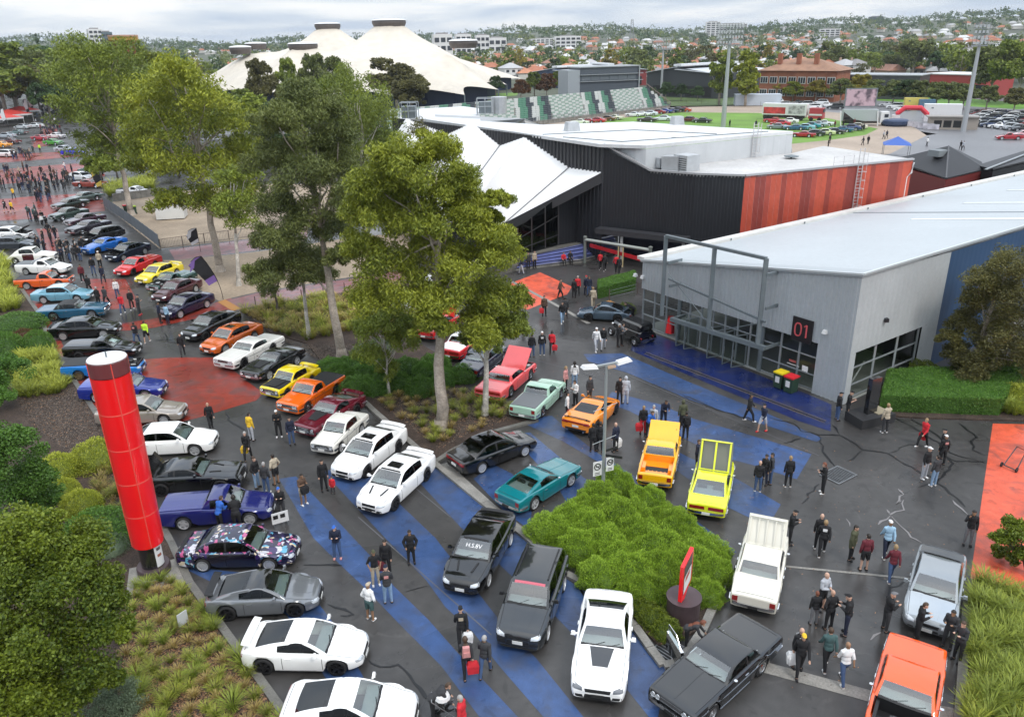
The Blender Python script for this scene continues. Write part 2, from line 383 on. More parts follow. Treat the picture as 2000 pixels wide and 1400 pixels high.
for a,b in(((505,700),(880,1010)),((700,1010),(960,1240)),((1000,690),(1195,745)),((1230,735),(1600,890)),((1200,965),(1400,1060))):
 drain('joint_line',gp(a,b),0.05,M('joint_filler',(0.11,0.11,0.12),0.5))
# bitumen-sealed cracks traced over the forecourt
def cracks(lines,m,name,w0=0.055):
 mb=MB()
 for ln in lines:
  pts=gp(*ln);fine=[]
  for a,b in zip(pts[:-1],pts[1:]):
   n=max(2,int(math.dist(a,b)/0.35))
   for i in range(n):
    t=i/n;fine.append((a[0]+(b[0]-a[0])*t+random.gauss(0,.05),a[1]+(b[1]-a[1])*t+random.gauss(0,.05)))
  fine.append(pts[-1]);L_,R_=[],[]
  for i,p in enumerate(fine):
   q=fine[min(i+1,len(fine)-1)];o=fine[max(i-1,0)]
   dx,dy=q[0]-o[0],q[1]-o[1];l=math.hypot(dx,dy)or 1
   ww=w0*random.uniform(.4,1.3)*(0.3 if i in(0,len(fine)-1)else 1)
   L_.append((p[0]-dy/l*ww,p[1]+dx/l*ww,0.016));R_.append((p[0]+dy/l*ww,p[1]-dx/l*ww,0.016))
  n=len(fine);mb.add(L_+R_,[(i,n+i,n+i+1,i+1)for i in range(n-1)])
 o=mb.build(name,m);o['kind']='stuff'
cracks([[(1500,815),(1550,828),(1568,843),(1600,848),(1640,850),(1662,862),(1685,878),(1735,885),(1765,905),(1800,922),(1835,938)],[(1627,830),(1640,850)],[(1600,850),(1612,890),(1632,912)],[(1735,885),(1775,868),(1800,872)],[(1745,815),(1790,838),(1830,865),(1870,
 890),(1925,905)],[(1780,820),(1830,850),(1860,870)],[(1870,825),(1890,840),(1908,855),(1895,862),(1900,878),(1925,890)],[(1925,903),(1870,902),(1850,890),(1862,905),(1840,930),(1830,945)],[(1795,952),(1830,942),(1858,962),(1885,990)],[(1565,985),(1600,945)],[(1683,
 880),(1655,900)],[(1530,866),(1565,856)],[(590,1104),(640,1102),(668,1104)],[(790,1157),(835,1144)],[(640,1181),(675,1190),(690,1200),(665,1202)],[(720,1288),(740,1302),(780,1296),(800,1320),(820,1345),(835,1365)],[(440,805),(450,825),(478,840)],[(1120,1125),
 (1160,1200),(1170,1300)],[(320,650),(330,668),(360,672)],[(300,665),(350,662)],[(1770,1128),(1740,1150),(1730,1180)],[(1470,820),(1400,800),(1330,770)]],M('crack_sealer',(0.008,0.008,0.009),0.35),'sealed_cracks')
cracks([[(1655,1015),(1660,1028)],[(1755,955),(1762,965),(1750,985),(1764,975),(1762,995),(1740,1005),(1732,995)],[(1740,1005),(1715,1025)],[(1855,975),(1890,1005)],[(1740,1007),(1780,1050),(1800,1060)],[(1720,1235),(1700,1250)]],M('pale_patching',(0.2,0.19,0.19),
 0.6),'patched_cracks',0.05)
def grate(name,c,ux,wx,wy,label):
 """steel drain grate: frame and cross bars"""
 t=thing(name,label,'drain grate',(c[0],c[1],0.012),ux);fr=MB()
 for sx in(-1,1):fr.box((sx*wx/2,0,.02),(.05,wy,.03));fr.box((0,sx*wy/2,.022),(wx,.05,.03))
 STEEL=M('galvanised_steel',(0.33,0.34,0.35),0.42,0.8,noise=(3,.2))
 fr.build('frame',STEEL,t)
 n=int(wx/.13)
 for i in range(n):
  b=MB();b.box((-wx/2+(i+.5)*wx/n,0,.021),(.035,wy-.05,.02));b.build('bar',STEEL,t)
 p=MB();p.box((0,0,.006),(wx-.05,wy-.05,.008));p.build('pit',M('pit_dark',(.012,.012,.013),.7),t)
grate('drain_grate',G(1637,928),0.6,1.5,1.1,'steel drain grate in the cracked asphalt beyond the standing couple')
grate('drain_grate',G(1303,1270),0.75,1.1,0.8,'steel kerb grate at the tip of the green island')
grate('drain_grate',G(152,808),1.0,2.0,1.0,'grey service pit lid in the bark beside the red pylon')
# ================================================================ BUILDINGS
def onplane(px,py,p0,p1,off=0.0):
 """photograph point on the vertical plane through ground points p0, p1 (moved off metres to its right)"""
 p0=Vector(p0[:2]);p1=Vector(p1[:2]);n=Vector((p1.y-p0.y,-(p1.x-p0.x))).normalized()
 d=_f+_r*(px-1000)/FPX-_u*(py-700)/FPX
 t=(n.dot(p0)+off)/(n.x*d[0]+n.y*d[1])
 return Vector((d[0]*t,d[1]*t,CAMH+d[2]*t))
def corrug(name,p0,p1,zb0,zb1,zt0,zt1,mat,parent,pitch=.25,depth=.03,out=1):
 """ribbed metal cladding between two plan points"""
 p0,p1=Vector(p0[:2]),Vector(p1[:2]);d=p1-p0;L_=d.length;u=d/L_;n=Vector((u.y,-u.x))*out
 k=max(2,int(L_/pitch));v=[];f=[]
 prof=[]
 for i in range(k):
  for q,o in((0,0),(.45,0),(.55,1),(.9,1)):prof.append(((i+q)/k,o*depth))
 prof.append((1,0))
 for s,o in prof:
  p=p0+d*s+n*o
  v+=[(p.x,p.y,zb0+(zb1-zb0)*s),(p.x,p.y,zt0+(zt1-zt0)*s)]
 for i in range(len(prof)-1):f.append((2*i,2*i+2,2*i+3,2*i+1))
 return link(name,mesh(name,v,f,mat),parent)
def slabpoly(name,pts,th,mat,parent):
 """roof sheet of given thickness from 3D corners"""
 n=len(pts);v=[tuple(p)for p in pts]+[(p[0],p[1],p[2]-th)for p in pts]
 f=[tuple(range(n)),tuple(range(2*n-1,n-1,-1))]+[(i,n+i,n+(i+1)%n,(i+1)%n)for i in range(n)]
 me=mesh(name,v,f,mat);bm=bmesh.new();bm.from_mesh(me);bmesh.ops.recalc_face_normals(bm,faces=bm.faces[:]);bm.to_mesh(me);bm.free()
 return link(name,me,parent)
GREYC=M('grey_cladding',(0.44,0.475,0.50),0.42,0.15,noise=(.4,.06),noise2=(6,.05))
PALEC=M('pale_lit_cladding',(0.50,0.53,0.545),0.42,0.15,noise=(.4,.08),noise2=(5,.05))  # lighter copy of the grey cladding: the pavilion's sunlit side put into colour
BLUEC=M('blue_cladding',(0.022,0.065,0.15),0.4,noise=(.4,.08))
ROOFL=M('pale_blue_roofing',(0.46,0.495,0.515),0.5,0.05,noise=(.12,.06),noise2=(3,.04))
ROOFW=M('white_roofing',(0.62,0.63,0.64),0.5,noise=(.15,.08),noise2=(2,.06))
ROOFD=M('weathered_white_roof',(0.50,0.49,0.48),0.6,noise=(.25,.15),noise2=(3,.1))
GALV=M('galvanised_steel',(0.33,0.34,0.35),0.42,0.8)
STEELG=M('grey_painted_steel',(0.16,0.19,0.205),0.45,0.2,noise=(2,.1))
MULL=M('pale_aluminium',(0.36,0.39,0.41),0.4,0.4)
BLACKC=M('black_cladding',(0.012,0.013,0.017),0.5,noise=(.6,.1))
BLACKR=M('black_ribbed_cladding',(0.020,0.021,0.026),0.45,noise=(.6,.1))
GLZ=glass('pavilion_glazing',(0.68,0.72,0.70),1.5)
FLOORP=M('hall_floor_grey',(0.30,0.31,0.29),0.3,noise=(.3,.1))
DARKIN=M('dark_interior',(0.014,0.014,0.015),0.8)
def pavilion():
 A=Vector((9.84,56.82));B=Vector((19.70,42.53));C=Vector((27.67,48.13));ur=(C-B).normalized();ul=(A-B).normalized()
 zA,zB,zC=5.2,8.0,7.75
 t=thing('exhibition_pavilion','grey ribbed metal pavilion with glass front, steel frame and a blue side wall','building',(B.x,B.y,0))
 off=Vector((-B.x,-B.y,0))
 def P(*a):return Vector(a)+off
 t2=lambda o:o
 root=t;root.location=(0,0,0)
 FAR_=C+ur*75;BACK=A+ur*105
 L_=(A-B).length
 zt=lambda s:zB+(zA-zB)*s
 q=lambda s:B+(A-B)*s
 sc_=.125;zg0,zg1=3.25,3.12
 corrug('cladding',B,q(sc_),0,0,zB,zt(sc_),GREYC,root,.28,.035,-1)
 corrug('cladding',q(sc_),A,zg0,zg1,zt(sc_),zA,GREYC,root,.28,.035,-1)
 so_=MB();a,b=q(sc_),A;nin=Vector((-ul.y,ul.x));
 if nin.dot(Vector((1,1)))<0:nin=-nin
 so_.add([(a.x,a.y,zg0),(b.x,b.y,zg1),(b.x+nin.x*.5,b.y+nin.y*.5,zg1),(a.x+nin.x*.5,a.y+nin.y*.5,zg0)],[(0,1,2,3)]);so_.build('soffit',GREYC,root)
 s1,s2=.06,.80;zs=3.2
 w=lambda s:B+(C-B)*s
 Lw=(C-B).length
 corrug('side_cladding',w(0),w(1),zs,zs,zB,zC,PALEC,root,.5,.012)
 corrug('side_cladding',w(s2),w(1),0,0,zs,zs,PALEC,root,.5,.012);corrug('side_cladding',w(0),w(s1),0,0,zs,zs,PALEC,root,.25,.012)
 corrug('blue_wall',C+Vector((.01,.01)),FAR_,0,0,zC,zC,BLUEC,root,.6,.003)
 ov=.12
 e=[Vector((*(B-ul*ov-ur*ov),zB+.06)),Vector((*(FAR_-ul*ov),zC+.3)),Vector((*(BACK+ul*ov),zA+.06+.9)),Vector((*(A+ul*ov-ur*ov),zA+.06))]
 e[2]=Vector((*(BACK+ul*ov),zA+.06))
 slabpoly('roof',e,.14,ROOFL,root)
 g=MB();g.bar(e[0]+Vector((0,0,.03)),e[3]+Vector((0,0,.03)),.14,.12);g.bar(e[0]+Vector((0,0,.035)),e[1]+Vector((0,0,.035)),.14,.12);g.build('roof_flashing',M('pale_flashing',(.62,.66,.68),.4,.3),root)
 bg_=MB();bg_.bar(e[3]+Vector((0,0,.14)),e[2]+Vector((0,0,.14)),.75,.24);bg_.build('box_gutter',M('gutter_cream',(.62,.61,.58),.5,noise=(1,.08)),root)
 for k in range(1,11):
  p=e[3].lerp(e[2],k/11)+Vector((*(-ul*.42),.2));b=MB();b.box(p,(.09,.09,.16));b.build('gutter_outlet',STEELG,root)
 d1=e[1]-e[0];d3=e[3]-e[0]
 def R_(s,l,up=.02):return e[0]+d1*s+d3*l+Vector((0,0,up))
 pn=d1.cross(d3).normalized()
 def RP(px,py,up=.03):
  d=Vector((_f+_r*(px-1000)/FPX-_u*(py-700)/FPX));k=pn.dot(e[0]-Vector((0,0,CAMH)))/pn.dot(d);return Vector((0,0,CAMH))+d*k+Vector((0,0,up))
 cr=MB();cr.bar(RP(1642,416),RP(2100,414),.30,.03);cr.build('roof_joint_flashing',M('joint_grey',(.33,.36,.39),.5,.3),root)
 sk=M('translucent_roof_sheet',(.82,.85,.86),.35)
 for a_,b_ in(((1780,429),(2150,427)),((1882,397),(2150,396)),((1968,372),(2150,371))):
  x=MB();x.bar(RP(*a_,.03),RP(*b_,.03),.55,.03);x.build('roof_skylight',sk,root)
 jm=M('roof_pan_joint',(.40,.435,.455),.5)
 sv=RP(2000,429)-RP(1780,429);sv.normalize();l3=d3.normalized();l1=d1.normalized()
 for k in range(-12,58):
  o=e[0]+l3*(k*.9);ts=[]
  cs,c3=sv.dot(l1-l3*l3.dot(l1))/(1-l3.dot(l1)**2),sv.dot(l3-l1*l1.dot(l3))/(1-l3.dot(l1)**2);y0=k*.9;lo,hi=0.0,70/max(cs,.01)
  if abs(c3)>1e-4:t0,t1=sorted(((.1-y0)/c3,(d3.length-.2-y0)/c3));lo,hi=max(lo,t0),min(hi,t1)
  elif not .1<y0<d3.length-.2:continue
  if hi-lo>1:x=MB();x.bar(o+sv*lo+Vector((0,0,.012)),o+sv*hi+Vector((0,0,.012)),.035,.012);x.build('roof_seam',jm,root)
 def glaze(p0,p1,zb,zt0,zt1,nx,rails,gm=GLZ,inset=.25,doors=None):
  u=(p1-p0).normalized();n=Vector((-u.y,u.x))
  if n.dot(Vector((B.x+12,B.y+14))-p0)<0:n=-n
  a,b=p0+n*inset,p1+n*inset;Lg=(b-a).length
  zs_=[zb]+rails
  for i in range(nx):
   s0,s1__=i/nx,(i+1)/nx
   pa,pb=a+(b-a)*s0,a+(b-a)*s1__
   for j in range(len(zs_)):
    lo=zs_[j];hi0=zs_[j+1]if j+1<len(zs_)else zt0+(zt1-zt0)*s0;hi1=zs_[j+1]if j+1<len(zs_)else zt0+(zt1-zt0)*s1__
    link('window_pane',mesh('window_pane',[(pa.x,pa.y,lo),(pb.x,pb.y,lo),(pb.x,pb.y,hi1),(pa.x,pa.y,hi0)],[(0,1,2,3)],gm),root)
  for i in range(nx+1):
   s0=i/nx;p=a+(b-a)*s0;x=MB();x.bar((p.x,p.y,zb-.02),(p.x,p.y,zt0+(zt1-zt0)*s0),.07,.14);x.build('mullion',MULL,root)
  for z in zs_:
   x=MB();x.bar((a.x,a.y,z+.002),(b.x,b.y,z+.002),.11,.07);x.build('transom',MULL,root)
 glaze(q(sc_),q(.36),.12,zg0,3.2,3,[1.05,2.2]);glaze(q(.36),q(.79),.05,3.2,3.15,7,[2.3]);glaze(q(.79),A,.12,3.15,3.12,3,[1.05,2.2])
 for s in(.365,.785):
  p=q(s)+nin*.2;c=MB();c.tube([(p.x,p.y,0),(p.x,p.y,3.2)],.16,10);c.build('column',STEELG,root)
 for i in range(7):
  s0=.36+.43*i/7;p=q(s0+.012)+nin*.2;dirn=-nin*1.05+ul*(.25 if i%2 else-.05);p1=p+dirn
  if i in(0,4):continue
  fr=MB();
  for a_,b_ in(((p.x,p.y,.06),(p1.x,p1.y,.06)),((p.x,p.y,2.25),(p1.x,p1.y,2.25)),((p.x,p.y,.06),(p.x,p.y,2.25)),((p1.x,p1.y,.06),(p1.x,p1.y,2.25))):fr.bar(a_,b_,.05,.06)
  do=fr.build('door',STEELG,root)
  link('door_glass',mesh('door_glass',[(p.x,p.y,.08),(p1.x,p1.y,.08),(p1.x,p1.y,2.23),(p.x,p.y,2.23)],[(0,1,2,3)],GLZ),do)
  h=MB();m_=p.lerp(p1,.85);h.tube([(m_.x-.05,m_.y-.05,.8),(m_.x-.05,m_.y-.05,1.3)],.02,5);h.build('door_handle',GALV,do)
 glaze(w(s1),w(s2),.15,zs,zs,3,[1.0,2.1],inset=.2)
 p,p2=w(s1+.02),w(s1+.2);nb=Vector((-ur.y,ur.x));x=MB();x.bar((*(p+nb*.5),.2),(*(p2+nb*.5),2.0),.06,.06);x.build('cross_brace',M('white_paint',(.7,.7,.7),.5),root)
 fl=MB();fl.add([(q(sc_).x,q(sc_).y,.03),(A.x,A.y,.03),(A.x+ur.x*20,A.y+ur.y*20,.03),(B.x+ur.x*20,B.y+ur.y*20,.03),(w(.02).x,w(.02).y,.03)],[(4,3,2,1,0)]);fl.build('hall_floor',FLOORP,root)
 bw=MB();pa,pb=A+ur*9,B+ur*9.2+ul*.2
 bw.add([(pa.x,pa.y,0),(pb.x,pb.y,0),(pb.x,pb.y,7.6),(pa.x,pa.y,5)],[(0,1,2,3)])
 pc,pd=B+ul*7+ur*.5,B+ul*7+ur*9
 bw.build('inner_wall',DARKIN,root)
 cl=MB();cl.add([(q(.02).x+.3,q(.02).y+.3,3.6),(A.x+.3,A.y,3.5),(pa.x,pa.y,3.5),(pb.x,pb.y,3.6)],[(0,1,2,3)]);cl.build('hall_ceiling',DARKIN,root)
 bw2=MB();a2=A+ur*.05;b2=A+ur*9;bw2.add([(a2.x,a2.y,3.1),(b2.x,b2.y,3.1),(b2.x,b2.y,zA),(a2.x,a2.y,zA)],[(0,1,2,3)]);bw2.build('end_wall',GREYC,root)
 fo=-1.15
 pts={k:onplane(*v,A,B,-fo if False else 0)for k,v in{}.items()}
 def F(px,py):return onplane(px,py,A,B,1.15)
 fm=MB();tl,tm_,tr=F(1301,461),F(1396,485),F(1497,505);bl_,bm2,br=F(1311,623),F(1396,647),F(1494,680)
 def vert(p,z0,z1):return Vector((p.x,p.y,z0)),Vector((p.x,p.y,z1))
 zT,zM,zBm=(tl.z+tr.z)/2+.1,None,(bl_.z+br.z)/2
 zT=max(tl.z,tr.z);zBm=(bl_.z+br.z)/2
 for p,nm in((tl,'frame_post'),(tm_,'frame_post'),(tr,'frame_post')):
  x=MB();x.bar(*vert(p,bl_.z if p is tl else bm2.z if p is tm_ else br.z,p.z),.20,.26);x.build(nm,STEELG,root)
 for a_,b_,wd in((tl,tr,.2),(bl_,br,.28),(tl.lerp(bl_,.51),tr.lerp(br,.70),.12)):
  x=MB();x.bar(a_,b_,wd,wd);x.build('frame_rail',STEELG,root)
 for a_,b_ in((tl.lerp(bl_,.45),bm2),(tr.lerp(br,.70),bm2)):
  x=MB();x.tube([a_,b_],.03,5);x.build('tie_rod',STEELG,root)
 nn=Vector((nin.x,nin.y,0))
 for p in(tl.lerp(bl_,.32),tl.lerp(bl_,.6),bl_,tr.lerp(br,.18),tr.lerp(br,.55),br):
  x=MB();x.bar(p,p+nn*1.4,.10,.2);x.build('frame_bracket',STEELG,root)
 c=onplane(1567,645,A,B,.08);u3=Vector((ul.x,ul.y,0));az=math.atan2(-ul.y,-ul.x)
 sg=MB();sg.bar(c+u3*.72,c-u3*.72,.08,1.5);so2=sg.build('number_sign',M('sign_black',(.012,.010,.011),.4),root)
 rp=M('sign_red_print',(.62,.10,.11),.5);ax_=-u3;ct=c-nn*.05
 def L2(x,z):return ct+ax_*x+Vector((0,0,z))
 o_=MB();pr_=[L2(-.27+.22*math.copysign(abs(math.cos(a_))**.7,math.cos(a_)),.40*math.copysign(abs(math.sin(a_))**.8,math.sin(a_)))for a_ in np.linspace(0,2*PI,25)]
 for p_,q_ in zip(pr_[:-1],pr_[1:]):o_.bar(p_,q_,.06,.075)
 o_.build('sign_digit',rp,so2)
 o_=MB();o_.bar(L2(.32,-.40),L2(.32,.40),.06,.085);o_.bar(L2(.31,.40),L2(.15,.27),.06,.075);o_.build('sign_digit',rp,so2)
 for px in((1241,537),(1255,541),(1611,648)):
  c=onplane(*px,A,B,.1);fl_=MB();fl_.box(c,(.28,.28,.22),az,.7);fl_.build('floodlight',M('lamp_white',(.75,.75,.75),.4),root)
 c=onplane(1731,625,B,C,.1);fl_=MB();fl_.box(c,(.22,.3,.22));fl_.build('floodlight',BLACKC,root)
 for px,wd,ht,col in(((1548,705),.5,.16,(.35,.08,.07)),((1572,720),.42,.36,(.8,.8,.8)),((1549,712),.9,.05,(.7,.7,.7))):
  c=onplane(*px,A,B,-.2);x=MB();x.bar(c+u3*wd/2,c-u3*wd/2,.01,ht);x.build('poster',M('poster_%d'%(col[1]*100),col,.6),root)
 return root
PAV=pavilion()
# ---------------------------------------------------------------- black theatre with folded white canopy
def theatre():
 root=thing('black_theatre','black ribbed theatre with red panelled side, white flat roofs and roof ducts','building')
 W0,W1=Vector((-9.9,103.0)),Vector((9.1,76.8));K=[Vector((9.1,76.8)),Vector((13.2,74.4)),Vector((16.9,71.9)),Vector((20.9,70.5)),Vector((39.5,78.3))]
 zu,zl=11.2,9.0
 corrug('ribbed_wall',W0+(W0-W1)*.3,W1,0,0,zu,zu,BLACKR,root,.55,.10)
 corrug('black_wall',K[0],K[1],3,3,10.9,zl,BLACKC,root,.3,.02);corrug('black_wall',K[1],K[2],3,3,zl,zl,BLACKC,root,.3,.02);corrug('black_wall',K[2],K[3],0,0,zl,zl,BLACKC,root,.3,.02)
 reds=[(.50,.085,.050),(.33,.06,.042),(.55,.10,.055),(.42,.075,.05),(.29,.055,.042),(.50,.09,.052)]
 N=34
 for i in range(N):
  a=K[3].lerp(K[4],i/N);b=K[3].lerp(K[4],(i+.97)/N);c=reds[(i*5+i//3)%6]
  corrug('red_panel',a,b,0,0,zl,zl,M('red_panel_%d'%((i*5+i//3)%6),c,.45,noise=(1.5,.1)),root,.14,.025)
 lw=MB();d=(K[4]-K[3]).normalized();e_=K[4]+Vector((-d.y,d.x))*12
 corrug('side_wall',K[4],e_,0,0,zl,zl,BLACKC,root,.5,.02)
 up=[G(*p,zu)for p in((832,235),(1170,284),(1262,287),(1500,263),(1549,259),(1375,249),(1237,240),(1060,246),(905,236))]
 slabpoly('upper_roof',[(x,y,zu+.12)for x,y in up],.3,ROOFW,root)
 lo=[K[1],K[2],K[3],K[4],e_,Vector(up[4]),Vector(up[3]),Vector((13.4,75.4))]
 slabpoly('lower_roof',[(p.x,p.y,(zl if i else zl)+.10)for i,p in enumerate(lo)],.25,ROOFD,root)
 pr=MB()
 for a,b in zip(K[1:-1],K[2:]):pr.bar((a.x,a.y,zl+.12),(b.x,b.y,zl+.12),.3,.16)
 pr.bar((K[0].x,K[0].y,11.3),(K[1].x,K[1].y,zl+.15),.3,.16);pr.build('roof_edge',M('roof_edge_grey',(.42,.42,.43),.4,.3),root)
 for a,b in((1,2),(2,3),(3,4)):
  p,q=Vector(up[a]),Vector(up[b]);p=p+Vector((.5,1.4))if a==1 else p;corrug('upstand_wall',p,q,zl-.6,zl-.6,zu-.2,zu-.2,M('pale_upstand',(.52,.54,.56),.5,noise=(.5,.06)),root,3.2,.04)
 rc=MB();n_=Vector((.55,.83));a,b=K[0]+n_*4,K[2]+n_*4
 rc.add([(a.x,a.y,0),(b.x,b.y,0),(b.x,b.y,3.4),(a.x,a.y,3.4)],[(0,1,2,3)]);rc.build('recess_wall',M('recess_blue',(.012,.016,.05),.6),root)
 rs=MB();rs.add([(K[0].x,K[0].y,3.02),(K[2].x,K[2].y,3.02),(b.x,b.y,3.02),(a.x,a.y,3.02)],[(0,1,2,3)]);rs.build('recess_soffit',BLACKC,root)
 aw=MB();o=Vector((-.5,-.8));aw.bar((*(K[0]+o),3.25),(*(K[2]+o),3.25),1.1,.5);aw.build('awning',M('awning_charcoal',(.03,.031,.036),.5),root)
 for s in(.28,.95):
  p=K[0].lerp(K[2],s)+o;c=MB();c.tube([(p.x,p.y,0),(p.x,p.y,3)],.14,8);c.build('awning_column',M('white_paint',(.7,.7,.7),.5),root)
 def onroof(px,py,z):return Vector((*G(px,py,z),z))
 ductm=M('duct_metal',(.52,.54,.56),.35,.5,noise=(2,.08))
 a=onroof(1232,302,zl+.6);b=onroof(1262,312,zl+.6);c=onroof(1298,318,zl+.7);d_=onroof(1330,318,zl+.8)
 for i,(p,q,wd,ht)in enumerate(((a,b,.9,.6),(b,c,1.1,.9),(c,d_,1.5,1.3))):
  x=MB();x.bar(p,q,wd,ht);x.build('air_duct',ductm,root)
 ac=MB();ac.box(onroof(1341,318,zl+.8),(1.7,1.7,1.5),.6);aco=ac.build('cooling_unit',ductm,root)
 for k in range(6):
  lv=MB();c_=onroof(1341,318,zl+.8);lv.box((c_.x,c_.y,zl+.3+k*.19),(1.74,1.5,.07),.6);lv.build('louvre',M('louvre_dark',(.05,.05,.05),.6),aco)
 vp=MB();p=onroof(1314,300,zl+.8);vp.tube([p,p+Vector((0,0,1.6))],.22,8);vp.build('vent_pipe',ductm,root)
 for px,py,z,s in((1117,258,zu,1.0),(1322,245,zu,.9),(1530,298,zl,.9)):
  p=onroof(px,py,z);v_=MB();v_.box(p+Vector((0,0,.5)),(1.5*s,1.3*s,1.1*s),.3,.8);v_.build('roof_vent',ductm,root)
 hp=onroof(1545,312,zl);h=MB();h.lathe([(.7,.3),(.75,.36),(.001,.5)],14,hp);h.tube([hp,hp+Vector((0,0,.4))],.1,6);h.build('dish_vent',STEELG,root)
 for pts in(((1100,268),(1215,277),(1500,257)),((1060,263),(1240,254),(1400,262))):
  x=MB();P_s=[onroof(px,py,zu+.15)for px,py in pts]
  for p,q in zip(P_s[:-1],P_s[1:]):x.bar(p,q,.12,.08)
  x.build('safety_rail',STEELG,root)
 def ladder(p,z0,z1,nrm):
  t_=MB();u=Vector((-nrm.y,nrm.x))*.25
  for sg in(-1,1):t_.tube([(p.x+u.x*sg,p.y+u.y*sg,z0),(p.x+u.x*sg,p.y+u.y*sg,z1)],.03,5)
  z=z0
  while z<z1:t_.tube([(p.x-u.x,p.y-u.y,z),(p.x+u.x,p.y+u.y,z)],.018,4);z+=.3
  z=z0+.6
  while z<z1:
   t_.tube([(p.x+nrm.x*.75*math.sin(a)+u.x*1.3*math.cos(a),p.y+nrm.y*.75*math.sin(a)+u.y*1.3*math.cos(a),z)for a in np.linspace(0,PI,7)],.02,4,cap=False);z+=.8
  for a in np.linspace(0,PI,5):t_.tube([(p.x+nrm.x*.75*math.sin(a)+u.x*1.3*math.cos(a),p.y+nrm.y*.75*math.sin(a)+u.y*1.3*math.cos(a),zz)for zz in(z0+.6,z1)],.016,4)
  t_.build('caged_ladder',M('ladder_pale',(.62,.60,.60),.45,.3),root)
 nr=Vector((d.y,-d.x));pl_=K[3].lerp(K[4],.66)+nr*.12
 ladder(pl_,1.5,zl+1.6,nr);pu=Vector(up[3]).lerp(Vector(up[2]),.12);ladder(pu+nr*.15,zl,zu+1.3,nr)
 rl=MB();q0=K[3].lerp(K[4],.55)
 for s in(.5,.56,.62):p=K[3].lerp(K[4],s);rl.tube([(p.x,p.y,zl),(p.x,p.y,zl+1)],.025,4)
 for z in(.5,1.0):a_,b_=K[3].lerp(K[4],.5),K[3].lerp(K[4],.62);rl.tube([(a_.x,a_.y,zl+z),(b_.x,b_.y,zl+z)],.025,4)
 rl.build('guard_rail',M('ladder_pale',(.62,.60,.60),.45,.3),root)
 dn=MB();p=K[4]+nr*.15;dn.tube([(p.x,p.y,zl-.2),(p.x-.1,p.y,zl-1.2),(p.x-.5,p.y,zl-1.6),(p.x-.5,p.y,0)],.09,6);dn.build('downpipe',M('white_paint',(.7,.7,.7),.5),root)
 return W0,W1,K
W0,W1,KK=theatre()
